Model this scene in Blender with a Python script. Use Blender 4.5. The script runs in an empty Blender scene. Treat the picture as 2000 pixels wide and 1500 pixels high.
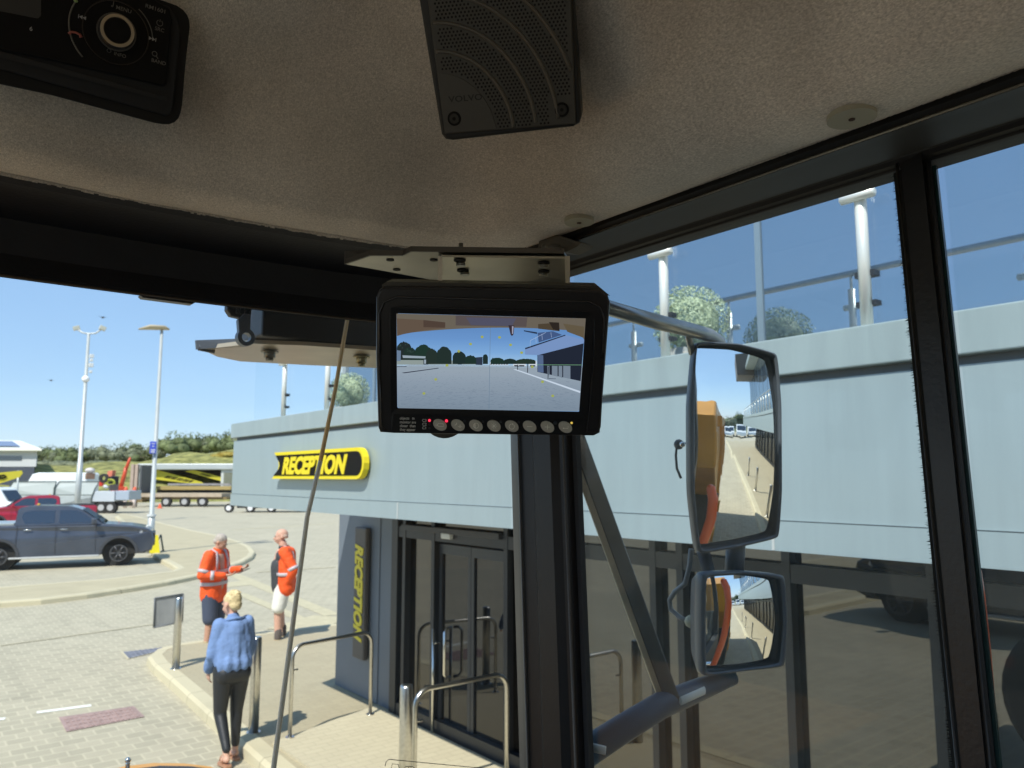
import bpy, bmesh, math, random
from mathutils import Vector, Matrix, Quaternion, noise
random.seed(7)
sc = bpy.context.scene
R = math.radians
V = Vector
# ------------------------------------------------------------------ camera
EYE = V((0, 0, 2.8)); YAW = R(38.7); PIT = R(6.9); FPX = 1500.0
Fw = V((math.sin(YAW)*math.cos(PIT), math.cos(YAW)*math.cos(PIT), math.sin(PIT)))
Rt = V((math.cos(YAW), -math.sin(YAW), 0)); Up = Rt.cross(Fw)
cam = bpy.data.cameras.new('camera'); camo = bpy.data.objects.new('camera', cam)
sc.collection.objects.link(camo); sc.camera = camo
camo.matrix_world = Matrix.Translation(EYE) @ Matrix((Rt, Up, -Fw)).transposed().to_4x4()
cam.sensor_width = 36; cam.lens = 36*FPX/2000; cam.clip_start = .02; cam.clip_end = 2000
cam.dof.use_dof = True; cam.dof.focus_distance = .64; cam.dof.aperture_fstop = cam.lens/1.6
# ------------------------------------------------------------------ light
SUN_EL = 52; SUN_AZ = 240        # compass of the sun, clockwise from +Y
w = bpy.data.worlds.new('World'); sc.world = w; w.use_nodes = True
wn = w.node_tree; bg = wn.nodes['Background']
sky = wn.nodes.new('ShaderNodeTexSky'); sky.sky_type = 'NISHITA'; sky.sun_disc = False
sky.sun_elevation = R(SUN_EL); sky.sun_rotation = R(SUN_AZ); sky.air_density = 1.0; sky.dust_density = .05; sky.ozone_density = 1.6
tc = wn.nodes.new('ShaderNodeTexCoord'); mp = wn.nodes.new('ShaderNodeMapping'); mp.inputs['Scale'].default_value = (1.2, 1.2, 7)
nz = wn.nodes.new('ShaderNodeTexNoise'); nz.inputs['Scale'].default_value = 1.6; nz.inputs['Detail'].default_value = 5
cr = wn.nodes.new('ShaderNodeValToRGB'); cr.color_ramp.elements[0].position = .52; cr.color_ramp.elements[1].position = .85
cr.color_ramp.elements[0].color = (.58, .58, .58, 1); cr.color_ramp.elements[1].color = (.78, .78, .78, 1)
mx = wn.nodes.new('ShaderNodeMix'); mx.data_type = 'RGBA'; mx.inputs['B'].default_value = (2.3, 3.9, 6.4, 1)
wn.links.new(tc.outputs['Generated'], mp.inputs['Vector']); wn.links.new(mp.outputs['Vector'], nz.inputs['Vector'])
wn.links.new(nz.outputs['Fac'], cr.inputs['Fac']); wn.links.new(cr.outputs['Color'], mx.inputs['Factor'])
wn.links.new(sky.outputs['Color'], mx.inputs['A']); wn.links.new(mx.outputs['Result'], bg.inputs['Color'])
bg.inputs['Strength'].default_value = .105
sl = bpy.data.lights.new('sun', 'SUN'); sl.energy = 3.6; sl.angle = R(.6); sl.color = (1, .955, .88)
so = bpy.data.objects.new('sun', sl); sc.collection.objects.link(so)
tosun = V((math.sin(R(SUN_AZ))*math.cos(R(SUN_EL)), math.cos(R(SUN_AZ))*math.cos(R(SUN_EL)), math.sin(R(SUN_EL))))
so.rotation_euler = tosun.to_track_quat('Z', 'Y').to_euler()
sc.view_settings.view_transform = 'Standard'; sc.view_settings.look = 'None'
EXPO = .67
sc.view_settings.exposure = EXPO; sc.view_settings.gamma = 1
sc.cycles.max_bounces = 12; sc.cycles.diffuse_bounces = 6; sc.cycles.transparent_max_bounces = 16
# ------------------------------------------------------------------ calibrated rays (pixel of the 2000x1500 photograph -> a real point at its own place)
def ray(px, py): return Fw + Rt*((px-1000)/FPX) + Up*((750-py)/FPX)
def PX(px, py, x): d = ray(px, py); return EYE + d*(x/d.x)
def PY(px, py, y): d = ray(px, py); return EYE + d*(y/d.y)
def PZ(px, py, z=0.): d = ray(px, py); return EYE + d*((z-EYE.z)/d.z)
def PD(px, py, dist): return EYE + ray(px, py).normalized()*dist
def PV(px, py, depth): return EYE + ray(px, py)*depth        # depth along the view axis
def PL(px, py, o, n): d = ray(px, py); return EYE + d*((o-EYE).dot(n)/d.dot(n))
# ------------------------------------------------------------------ materials
MATS = {}
def mat(name, c, rough=.6, metal=0., nz=None, bump=None, spec=.5, emit=None, coat=0., alt=None):
    if name in MATS: return MATS[name]
    m = bpy.data.materials.new(name); m.use_nodes = True; t = m.node_tree; b = t.nodes['Principled BSDF']
    b.inputs['Base Color'].default_value = (*c, 1); b.inputs['Roughness'].default_value = rough
    b.inputs['Metallic'].default_value = metal; b.inputs['Specular IOR Level'].default_value = spec
    b.inputs['Coat Weight'].default_value = coat; b.inputs['Coat Roughness'].default_value = .05
    co = t.nodes.new('ShaderNodeTexCoord')
    if nz:
        n = t.nodes.new('ShaderNodeTexNoise'); n.inputs['Scale'].default_value = nz[0]; n.inputs['Detail'].default_value = 6
        t.links.new(co.outputs['Object'], n.inputs['Vector'])
        r = t.nodes.new('ShaderNodeValToRGB'); r.color_ramp.elements[0].position = .3; r.color_ramp.elements[1].position = .7
        lo = [x*(1-nz[1]) for x in c]; hi = [min(1, x*(1+nz[1])) for x in c]
        if alt: hi = alt
        r.color_ramp.elements[0].color = (*lo, 1); r.color_ramp.elements[1].color = (*hi, 1)
        t.links.new(n.outputs['Fac'], r.inputs['Fac']); t.links.new(r.outputs['Color'], b.inputs['Base Color'])
    if bump:
        n = t.nodes.new('ShaderNodeTexNoise'); n.inputs['Scale'].default_value = bump[0]; n.inputs['Detail'].default_value = 4
        t.links.new(co.outputs['Object'], n.inputs['Vector'])
        u = t.nodes.new('ShaderNodeBump'); u.inputs['Strength'].default_value = bump[1]; u.inputs['Distance'].default_value = bump[2] if len(bump) > 2 else .01
        t.links.new(n.outputs['Fac'], u.inputs['Height']); t.links.new(u.outputs['Normal'], b.inputs['Normal'])
    if emit:
        b.inputs['Emission Color'].default_value = (*c, 1); b.inputs['Emission Strength'].default_value = emit
    MATS[name] = m; return m
def _mm(t, op, a, b=None):
    n = t.nodes.new('ShaderNodeMath'); n.operation = op
    for i, v in enumerate((a, b)):
        if v is None: continue
        if isinstance(v, (int, float)): n.inputs[i].default_value = v
        else: t.links.new(v, n.inputs[i])
    return n.outputs[0]
def glass(name, tint, refl=None, dirt_veil=0., rough=.0, dcol=(.75, .76, .7)):
    if name in MATS: return MATS[name]
    m = bpy.data.materials.new(name); m.use_nodes = True; t = m.node_tree; t.nodes.clear()
    o = t.nodes.new('ShaderNodeOutputMaterial'); tr = t.nodes.new('ShaderNodeBsdfTransparent'); tr.inputs['Color'].default_value = (*tint, 1)
    g = t.nodes.new('ShaderNodeBsdfGlossy'); g.inputs['Roughness'].default_value = rough
    x = t.nodes.new('ShaderNodeMixShader'); ge = t.nodes.new('ShaderNodeNewGeometry')
    dt = t.nodes.new('ShaderNodeVectorMath'); dt.operation = 'DOT_PRODUCT'; t.links.new(ge.outputs['Normal'], dt.inputs[0]); t.links.new(ge.outputs['Incoming'], dt.inputs[1])
    mm = lambda op, a_, b_=None: _mm(t, op, a_, b_)
    f = mm('ADD', mm('MULTIPLY', mm('POWER', mm('SUBTRACT', 1.0, mm('ABSOLUTE', dt.outputs['Value'])), 5.0), .85), .02)
    if refl is None: t.links.new(f, x.inputs['Fac'])
    else: x.inputs['Fac'].default_value = refl
    t.links.new(tr.outputs[0], x.inputs[1]); t.links.new(g.outputs[0], x.inputs[2])
    last = x
    if dirt_veil:
        d = t.nodes.new('ShaderNodeBsdfTranslucent'); d.inputs['Color'].default_value = (*dcol, 1)
        d2 = t.nodes.new('ShaderNodeBsdfDiffuse'); d2.inputs['Color'].default_value = (*dcol, 1)
        dm = t.nodes.new('ShaderNodeMixShader'); dm.inputs[0].default_value = .5
        t.links.new(d.outputs[0], dm.inputs[1]); t.links.new(d2.outputs[0], dm.inputs[2])
        n = t.nodes.new('ShaderNodeTexNoise'); n.inputs['Scale'].default_value = 9; n.inputs['Detail'].default_value = 8
        co = t.nodes.new('ShaderNodeTexCoord'); t.links.new(co.outputs['Object'], n.inputs['Vector'])
        r = t.nodes.new('ShaderNodeMapRange'); r.inputs['From Min'].default_value = .3; r.inputs['From Max'].default_value = .75
        r.inputs['To Min'].default_value = dirt_veil*.5; r.inputs['To Max'].default_value = dirt_veil*1.7
        t.links.new(n.outputs['Fac'], r.inputs['Value'])
        y = t.nodes.new('ShaderNodeMixShader'); t.links.new(r.outputs['Result'], y.inputs['Fac'])
        t.links.new(x.outputs[0], y.inputs[1]); t.links.new(dm.outputs[0], y.inputs[2]); last = y
    t.links.new(last.outputs[0], o.inputs['Surface'])
    MATS[name] = m; return m
def reflective(name, base, fac, tint=(1, 1, 1), rough=.0):
    """opaque dark coated glazing: a dark body that mirrors a fixed share of what is in front"""
    if name in MATS: return MATS[name]
    m = bpy.data.materials.new(name); m.use_nodes = True; t = m.node_tree; t.nodes.clear()
    o = t.nodes.new('ShaderNodeOutputMaterial'); d = t.nodes.new('ShaderNodeBsdfDiffuse'); d.inputs['Color'].default_value = (*base, 1)
    g = t.nodes.new('ShaderNodeBsdfGlossy'); g.inputs['Roughness'].default_value = rough; g.inputs['Color'].default_value = (*tint, 1)
    x = t.nodes.new('ShaderNodeMixShader'); x.inputs['Fac'].default_value = fac
    co = t.nodes.new('ShaderNodeTexCoord'); n = t.nodes.new('ShaderNodeTexNoise'); n.inputs['Scale'].default_value = .7; n.inputs['Detail'].default_value = 1
    u = t.nodes.new('ShaderNodeBump'); u.inputs['Strength'].default_value = .05; u.inputs['Distance'].default_value = .02
    t.links.new(co.outputs['Object'], n.inputs['Vector']); t.links.new(n.outputs['Fac'], u.inputs['Height']); t.links.new(u.outputs['Normal'], g.inputs['Normal'])
    t.links.new(d.outputs[0], x.inputs[1]); t.links.new(g.outputs[0], x.inputs[2]); t.links.new(x.outputs[0], o.inputs['Surface'])
    MATS[name] = m; return m
def glow(name, c, s=1.):
    if name in MATS: return MATS[name]
    m = bpy.data.materials.new(name); m.use_nodes = True; t = m.node_tree; t.nodes.clear()
    o = t.nodes.new('ShaderNodeOutputMaterial'); e = t.nodes.new('ShaderNodeEmission')
    e.inputs['Color'].default_value = (*c, 1); e.inputs['Strength'].default_value = s
    t.links.new(e.outputs[0], o.inputs['Surface']); MATS[name] = m; return m
def paving(name, c1, c2, mortar, bw, rh, rot=0., msize=.006, big=.35):
    m = bpy.data.materials.new(name); m.use_nodes = True; t = m.node_tree; b = t.nodes['Principled BSDF']
    co = t.nodes.new('ShaderNodeTexCoord'); mp = t.nodes.new('ShaderNodeMapping'); mp.inputs['Rotation'].default_value = (0, 0, rot)
    br = t.nodes.new('ShaderNodeTexBrick'); br.inputs['Scale'].default_value = 1; br.inputs['Brick Width'].default_value = bw; br.inputs['Row Height'].default_value = rh
    br.inputs['Mortar Size'].default_value = msize; br.inputs['Color1'].default_value = (*c1, 1); br.inputs['Color2'].default_value = (*c2, 1); br.inputs['Mortar'].default_value = (*mortar, 1)
    n = t.nodes.new('ShaderNodeTexNoise'); n.inputs['Scale'].default_value = .45; n.inputs['Detail'].default_value = 9; n.inputs['Roughness'].default_value = .65
    r = t.nodes.new('ShaderNodeMapRange'); r.inputs['From Min'].default_value = .3; r.inputs['From Max'].default_value = .7; r.inputs['To Min'].default_value = 1-big*.5; r.inputs['To Max'].default_value = 1+big*.5
    x = t.nodes.new('ShaderNodeVectorMath'); x.operation = 'SCALE'
    t.links.new(co.outputs['Object'], mp.inputs['Vector']); t.links.new(mp.outputs['Vector'], br.inputs['Vector']); t.links.new(co.outputs['Object'], n.inputs['Vector'])
    t.links.new(n.outputs['Fac'], r.inputs['Value']); t.links.new(br.outputs['Color'], x.inputs[0]); t.links.new(r.outputs['Result'], x.inputs['Scale'])
    n2 = t.nodes.new('ShaderNodeTexNoise'); n2.inputs['Scale'].default_value = 1.7; n2.inputs['Detail'].default_value = 7; n2.inputs['Distortion'].default_value = .6
    r2 = t.nodes.new('ShaderNodeMapRange'); r2.inputs['From Min'].default_value = .60; r2.inputs['From Max'].default_value = .74; r2.inputs['To Min'].default_value = 1; r2.inputs['To Max'].default_value = .90
    mp3 = t.nodes.new('ShaderNodeMapping'); mp3.inputs['Scale'].default_value = (3.2, .12, 1); mp3.inputs['Rotation'].default_value = (0, 0, .12)
    n3 = t.nodes.new('ShaderNodeTexNoise'); n3.inputs['Scale'].default_value = 1.0; n3.inputs['Detail'].default_value = 5
    r3 = t.nodes.new('ShaderNodeMapRange'); r3.inputs['From Min'].default_value = .56; r3.inputs['From Max'].default_value = .72; r3.inputs['To Min'].default_value = 1; r3.inputs['To Max'].default_value = .93
    m2 = t.nodes.new('ShaderNodeMath'); m2.operation = 'MULTIPLY'; y = t.nodes.new('ShaderNodeVectorMath'); y.operation = 'SCALE'
    t.links.new(co.outputs['Object'], n2.inputs['Vector']); t.links.new(n2.outputs['Fac'], r2.inputs['Value']); t.links.new(co.outputs['Object'], mp3.inputs['Vector']); t.links.new(mp3.outputs['Vector'], n3.inputs['Vector']); t.links.new(n3.outputs['Fac'], r3.inputs['Value'])
    t.links.new(r2.outputs['Result'], m2.inputs[0]); t.links.new(r3.outputs['Result'], m2.inputs[1]); t.links.new(x.outputs['Vector'], y.inputs[0]); t.links.new(m2.outputs['Value'], y.inputs['Scale'])
    t.links.new(y.outputs['Vector'], b.inputs['Base Color']); b.inputs['Roughness'].default_value = .85
    MATS[name] = m; return m
# ------------------------------------------------------------------ mesh helper
class M:
    def __init__(s): s.b = bmesh.new(); s.sm = False
    def _add(s, vs, fs, mi=0):
        v = [s.b.verts.new(p) for p in vs]
        for f in fs:
            try:
                q = s.b.faces.new([v[i] for i in f]); q.material_index = mi
            except ValueError: pass
        return v
    def box(s, c, sz, mx=None, bev=0., mi=0):
        """c centre, sz full sizes, mx optional 3x3 of axes"""
        c = V(c); h = [x/2 for x in sz]; t = M()
        vs = [V((x*h[0], y*h[1], z*h[2])) for x in (-1, 1) for y in (-1, 1) for z in (-1, 1)]
        fs = [(0, 1, 3, 2), (4, 6, 7, 5), (0, 4, 5, 1), (2, 3, 7, 6), (0, 2, 6, 4), (1, 5, 7, 3)]
        t._add(vs, fs)
        if bev: bmesh.ops.bevel(t.b, geom=t.b.edges[:], offset=bev, segments=2, affect='EDGES', profile=.5)
        s.merge(t, Matrix.Translation(c) @ (mx.to_4x4() if mx else Matrix()), mi); return s
    def bb(s, a, b, bev=0., mi=0):
        a = V(a); b = V(b); return s.box((a+b)/2, [abs(x) for x in (b-a)], None, bev, mi)
    def merge(s, t, mx=Matrix(), mi=0):
        mp = {}
        for v in t.b.verts: mp[v] = s.b.verts.new(mx @ v.co)
        for f in t.b.faces:
            try:
                q = s.b.faces.new([mp[v] for v in f.verts]); q.material_index = mi or f.material_index; q.smooth = f.smooth
            except ValueError: pass
        t.b.free()
    def bar(s, p, q, r, r2=None, n=12, cap=True, mi=0):
        p = V(p); q = V(q); return s.tube([p, q], [r, r if r2 is None else r2], n, cap, mi)
    def tube(s, pts, r, n=10, cap=True, mi=0, flat=None):
        pts = [V(p) for p in pts]
        rs = r if isinstance(r, (list, tuple)) else [r]*len(pts)
        rings = []; prev = None
        for i, p in enumerate(pts):
            d = (pts[min(i+1, len(pts)-1)]-pts[max(i-1, 0)]).normalized()
            if prev is None:
                a = d.orthogonal().normalized() if flat is None else (V(flat)-d*V(flat).dot(d)).normalized()
            else: a = (prev-d*prev.dot(d)).normalized()
            prev = a; c = d.cross(a)
            k = .4 if flat is not None else 1
            rings.append([s.b.verts.new(p+(a*math.cos(t)+c*math.sin(t)*k)*rs[i]) for t in [2*math.pi*j/n for j in range(n)]])
        for x, y in zip(rings, rings[1:]):
            for j in range(n):
                f = s.b.faces.new([x[j], x[(j+1) % n], y[(j+1) % n], y[j]]); f.smooth = True; f.material_index = mi
        if cap:
            for rg in (rings[0][::-1], rings[-1]):
                f = s.b.faces.new(rg); f.material_index = mi
        return s
    def prism(s, poly, off, bev=0., mi=0):
        """poly: planar 3D loop, off: extrusion vector"""
        t = M(); n = len(poly); off = V(off)
        a = [V(p) for p in poly]; vs = a+[p+off for p in a]
        fs = [tuple(range(n))[::-1], tuple(range(n, 2*n))]+[(i, (i+1) % n, n+(i+1) % n, n+i) for i in range(n)]
        t._add(vs, fs)
        bmesh.ops.recalc_face_normals(t.b, faces=t.b.faces[:])
        if bev:
            es = [e for e in t.b.edges if any(len(f.verts) == n for f in e.link_faces)] if n > 4 else t.b.edges[:]
            bmesh.ops.bevel(t.b, geom=es, offset=bev, segments=2, affect='EDGES', profile=.5)
        s.merge(t, Matrix(), mi); return s
    def quad(s, *p, mi=0): s._add([V(x) for x in p], [tuple(range(len(p)))], mi); return s
    def ball(s, c, r, sub=2, jit=0., mi=0, mx=None):
        t = M(); bmesh.ops.create_icosphere(t.b, subdivisions=sub, radius=1)
        rr = r if isinstance(r, (tuple, list)) else (r, r, r)
        for v in t.b.verts:
            if jit: v.co *= 1+jit*(noise.noise(v.co*2.3+V(c))*1.5+random.uniform(-.3, .3))
            v.co = V((v.co.x*rr[0], v.co.y*rr[1], v.co.z*rr[2]))
        for f in t.b.faces: f.smooth = True
        s.merge(t, Matrix.Translation(V(c)) @ (mx.to_4x4() if mx else Matrix()), mi); return s
    def disc(s, c, nrm, r, th, n=24, r2=None, mi=0, seg=None):
        c = V(c); nrm = V(nrm).normalized(); return s.tube([c, c+nrm*th], [r, r if r2 is None else r2], n, True, mi)
    def ring(s, c, nrm, ro, ri, th, n=32, mi=0):
        c = V(c); z = V(nrm).normalized(); a = z.orthogonal().normalized(); b = z.cross(a)
        prof = [(ri, 0), (ro, 0), (ro, th), (ri, th)]; R_ = []
        for j in range(n):
            t = 2*math.pi*j/n; d = a*math.cos(t)+b*math.sin(t)
            R_.append([s.b.verts.new(c+d*p+z*h) for p, h in prof])
        for j in range(n):
            for k in range(4):
                f = s.b.faces.new([R_[j][k], R_[(j+1) % n][k], R_[(j+1) % n][(k+1) % 4], R_[j][(k+1) % 4]]); f.material_index = mi; f.smooth = False
        return s
    def xf(s, mx): bmesh.ops.transform(s.b, matrix=mx, verts=s.b.verts[:]); return s
COL = sc.collection
def ob(name, m, mats, parent=None, world=True, smooth=None, label=None, recalc=True):
    """link the builder's mesh as ONE object; world=True: verts are world coordinates"""
    if recalc: bmesh.ops.recalc_face_normals(m.b, faces=m.b.faces[:])
    me = bpy.data.meshes.new(name); 
    org = V((0, 0, 0))
    if world:
        pp = parent
        while pp is not None: org += pp.location; pp = pp.parent
        if parent is None and len(m.b.verts):
            xs = [v.co for v in m.b.verts]; org = V((sum(v.x for v in xs)/len(xs), sum(v.y for v in xs)/len(xs), min(v.z for v in xs)))
        bmesh.ops.translate(m.b, verts=m.b.verts[:], vec=-org)
    m.b.to_mesh(me); m.b.free()
    if smooth is not None:
        for p in me.polygons: p.use_smooth = smooth
    for x in (mats if isinstance(mats, (list, tuple)) else [mats]): me.materials.append(x)
    o = bpy.data.objects.new(name, me); COL.objects.link(o)
    if parent is not None: o.parent = parent
    elif world: o.location = org
    if label: o['label'] = label
    return o
def root(name, loc, label, cat, group=None, rz=0.):
    o = bpy.data.objects.new(name, None); COL.objects.link(o); o.location = loc; o.rotation_euler = (0, 0, rz); o.empty_display_size = .1
    tag(o, label, cat, group); return o
def tag(o, label, cat, group=None):
    o['label'] = label; o['category'] = cat
    if group: o['group'] = group
    return o
def struct(o): o['kind'] = 'structure'; return o
def dup(o, loc=None, rz=None, label=None, group=None, parent=None):
    c = o.copy(); COL.objects.link(c)
    if parent is not None: c.parent = parent
    if loc is not None: c.location = loc
    if rz is not None: c.rotation_euler = (0, 0, rz)
    if label: c['label'] = label
    if group: c['group'] = group
    for ch in list(o.children): dup(ch, parent=c)
    return c
def text(s, size, mt, parent, origin, ax, ay, name='lettering', ext=.0005, off=0., shear=0., align='LEFT', sx=1., spacing=1., label=None):
    cu = bpy.data.curves.new('t', 'FONT'); cu.body = s; cu.size = size; cu.extrude = ext; cu.offset = off; cu.shear = shear; cu.align_x = align; cu.space_character = spacing
    cu.resolution_u = 3
    to = bpy.data.objects.new('t', cu); COL.objects.link(to)
    dg = bpy.context.evaluated_depsgraph_get(); me = bpy.data.meshes.new_from_object(to.evaluated_get(dg))
    bpy.data.objects.remove(to); bpy.data.curves.remove(cu)
    m = M(); m.b.from_mesh(me); bpy.data.meshes.remove(me)
    ax = V(ax).normalized(); ay = V(ay).normalized(); az = ax.cross(ay)
    mx = Matrix((ax*sx, ay, az)).transposed().to_4x4(); mx.translation = V(origin)
    m.xf(mx)
    return ob(name, m, mt, parent, label=label)
def wmat(o, *ms): pass
# basic materials
steel = mat('brushed_steel', (.62, .61, .57), .28, 1., nz=(40, .1))
chrome = mat('chrome', (.75, .74, .7), .12, 1.)
blackp = mat('black_plastic', (.012, .012, .014), .42, nz=(60, .2))
blackm = mat('black_paint', (.018, .018, .02), .35, bump=(180, .15, .002))
darkg = mat('dark_grey_plastic', (.035, .036, .04), .5)
rubber = mat('rubber', (.02, .02, .02), .75)
yel = mat('machine_yellow', (.64, .29, .018), .38, nz=(3, .12), coat=.2)
orange = mat('orange_paint', (.75, .11, .02), .3, coat=.4)
# ================================================================== GROUND, YARD, PAVEMENT (the setting)
road = paving('block_paving_grey', (.44, .395, .285), (.38, .345, .248), (.505, .455, .325), .23, .19, 0, .011, .16)
beige = paving('block_paving_beige', (.42, .365, .24), (.395, .343, .225), (.33, .29, .195), .2, .1, 0, .004, .10)
kerbm = paving('pale_kerb_concrete', (.56, .50, .335), (.53, .475, .32), (.36, .32, .22), 60, .92, 0, .009, .12)
g = M(); n = 60
g.quad((-600, -600, 0), (600, -600, 0), (600, 700, 0), (-600, 700, 0))
struct(ob('yard_ground', g, road))
def smooth_poly(pts, it=2):
    p = [V((a, b)) for a, b in pts]
    for _ in range(it):
        q = []
        for i in range(len(p)):
            a, b = p[i], p[(i+1) % len(p)]; q += [a.lerp(b, .25), a.lerp(b, .75)]
        p = q
    return p
def slab(name, poly, h, m, kw=.14, closed=True, km=kerbm, sel=lambda a, b: True):
    """raised pavement slab with its own kerb as a second object"""
    P = [V((a[0], a[1], 0)) for a in poly]
    area = sum(P[i].x*P[(i+1) % len(P)].y-P[(i+1) % len(P)].x*P[i].y for i in range(len(P)))
    if area < 0: P = P[::-1]
    n = len(P); inn = []
    for i in range(n):
        d = (P[(i+1) % n]-P[i-1]).normalized(); inn.append(P[i]+V((-d.y, d.x, 0))*kw)
    a = M(); a._add([p+V((0, 0, h)) for p in inn], [tuple(range(n))]); bmesh.ops.triangulate(a.b, faces=a.b.faces[:])
    s = struct(ob(name, a, m, recalc=False))
    k = M()
    prof = [(0, 0), (.012, h-.03), (.05, h+.004), (kw, h+.004), (kw+.004, h-.01)]
    rows = []
    for i in range(n):
        d = (P[(i+1) % n]-P[i-1]).normalized(); nn = V((-d.y, d.x, 0))
        rows.append([P[i]+nn*o+V((0, 0, z)) for o, z in prof])
    vs = [v for r in rows for v in r]; m5 = len(prof); fs = []
    for i in range(n):
        j = (i+1) % n
        for q in range(m5-1): fs.append((i*m5+q, j*m5+q, j*m5+q+1, i*m5+q+1))
    k._add(vs, fs); struct(ob(name.replace('pavement', 'kerb').replace('traffic_island', 'island_kerb'), k, km))
    return s
# pavement in front of reception
pv = [(.75, -40), (1.85, -16), (2.55, -1), (3.10, 11.2), (3.13, 12.2), (3.2, 12.8), (3.42, 13.22), (3.8, 13.45), (4.6, 13.5), (26, 12.6), (26, -40)]
slab('pavement', pv, .12, beige, .21)
# pale flush ramp slab in front of the doors
rm = paving('ramp_paving', (.56, .50, .345), (.53, .47, .325), (.45, .40, .28), .2, .1, 0, .005, .1)
g = M(); g._add([(3.2, 4.3, .145), (4.62, 4.3, .145), (4.62, 8.32, .145), (3.2, 7.86, .145), (3.2, 4.3, .118), (4.62, 4.3, .118), (4.62, 8.32, .118), (3.2, 7.86, .118)],
              [(0, 1, 2, 3), (0, 3, 7, 4), (3, 2, 6, 7), (1, 0, 4, 5)]); struct(ob('ramp_pavement', g, rm))
# island on the far side of the yard
def gp(x, y, z=0): p = PZ(x, y, z); return (p.x, p.y)
isl = [gp(*p) for p in [(-60, 1196), (0, 1187), (80, 1181), (170, 1170), (260, 1156), (330, 1144), (390, 1131), (440, 1117), (475, 1104), (494, 1093), (499, 1084), (492, 1074), (470, 1063), (430, 1051), (380, 1041), (320, 1026), (270, 1012), (235, 1006), (225, 1012), (250, 1035), (285, 1072), (302, 1094), (330, 1108), (345, 1118), (330, 1124), (200, 1140), (0, 1156), (-60, 1160)]]
slab('traffic_island', isl, .12, mat('island_surface', (.44, .385, .25), .9, nz=(1.5, .07), bump=(60, .2, .003)), .22)
# second bay kerb, far
isl2 = [gp(*p) for p in [(-60, 1030), (120, 1022), (185, 1014), (255, 1014), (262, 1008), (150, 1006), (-60, 1012)]]
# white line markings and pale worn lines on the block paving
wl = mat('white_road_paint', (.85, .85, .78), .7, nz=(30, .08))
SZ = [.003]
def strip(name, p, q, wd, m, z=None):
    SZ[0] += .0008; z = SZ[0]
    a = PZ(*p, 0); b = PZ(*q, 0); d = (b-a).normalized(); nn = V((-d.y, d.x, 0))*wd/2
    g = M(); g.quad(a-nn+V((0, 0, z)), b-nn+V((0, 0, z)), b+nn+V((0, 0, z)), a+nn+V((0, 0, z))); return struct(ob(name, g, m))
strip('road_marking', (72, 1392), (178, 1378), .09, wl)
strip('road_marking', (-60, 1411), (10, 1404), .09, wl)
pal = mat('pale_paver_line', (.50, .445, .29), .85, nz=(5, .1))
for a, b, wd in (((455, 1122), (650, 1202), .35), ((440, 1138), (470, 1145), .9), ((455, 1035), (655, 1022), .3), ((470, 1160), (660, 1240), .25), ((300, 1070), (440, 1062), .06), ((500, 1118), (655, 1108), .12), ((560, 1232), (650, 1205), .9), ((0, 1262), (330, 1216), .05)):
    strip('paving_line', a, b, wd, pal)
dkl = mat('drain_slot', (.28, .28, .26), .8, nz=(9, .2))
strip('drain_slot', (475, 1061), (522, 1056), .2, dkl); strip('drain_slot', (-40, 1055), (90, 1049), .1, dkl)
# manholes
def cover(px4, m, fr, label, ribs=9):
    P = [PZ(*p, 0) for p in px4]; g = M(); c = sum(P, V())/4
    r = root('manhole_cover', c, label, 'manhole cover', 'covers set into the block paving')
    up = V((0, 0, 1))
    for i in range(4):
        a, b = P[i], P[(i+1) % 4]; ai = a+(a-c)*.10; bi = b+(b-c)*.10; g._add([a+up*.008, b+up*.008, bi+up*.008, ai+up*.008], [(0, 1, 2, 3)])
    ob('frame', g, fr, r)
    g = M(); g._add([p+up*.006 for p in P], [(0, 1, 2, 3)]); 
    for i in range(ribs):
        for j in range(4):
            t0 = (i+.15)/ribs; t1 = (i+.75)/ribs; s0 = (j+.12)/4; s1 = (j+.88)/4
            q = lambda s, t: (P[0].lerp(P[1], t)).lerp(P[3].lerp(P[2], t), s)
            g.prism([q(s0, t0)+up*.006, q(s0, t1)+up*.006, q(s1, t1)+up*.006, q(s1, t0)+up*.006], up*.006)
    ob('plate', g, m, r)
cover([(122, 1402), (256, 1382), (275, 1401), (136, 1428)], mat('red_iron', (.36, .25, .22), .7, nz=(12, .2)), mat('red_iron', (0, 0, 0)), 'rust red ribbed manhole cover in the grey paving by the white line', 14)
cover([(240, 1274), (318, 1265), (322, 1270), (252, 1287)], mat('blue_iron', (.20, .205, .235), .6, nz=(12, .2)), kerbm, 'dark grey drain grate against the rounded pavement corner', 8)
# far bank with gorse, rising behind the yard
grass = mat('rough_grass', (.17, .19, .05), .95, nz=(.9, .5), alt=(.38, .36, .11), bump=(2.5, .8, .4))
gorse = mat('gorse_flower', (.55, .36, .03), .9, nz=(.6, .5), alt=(.30, .27, .07))
def bank_h(a, d):
    """height of the bank by azimuth (deg) and distance"""
    top = 4.5+max(0, (a-11))*.30+.3*math.sin(a*1.3)
    s = min(1, max(0, (d-92)/26)); return .02+top*s*s*(3-2*s)-.6*(d > 150)
g = M(); rows = []
for i in range(70):
    a = -25+i*1.0; r_ = []
    for j in range(26):
        d = 88+j*3.2; h = bank_h(a, d)+(.35*noise.noise(V((a*.9, d*.12, 0))) if 95 < d else -.4)
        r_.append(g.b.verts.new((math.sin(R(a))*d, math.cos(R(a))*d, h)))
    rows.append(r_)
for x, y in zip(rows, rows[1:]):
    for k in range(25):
        f = g.b.faces.new([x[k], x[k+1], y[k+1], y[k]]); f.smooth = True
struct(ob('bank_terrain', g, grass))
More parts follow.
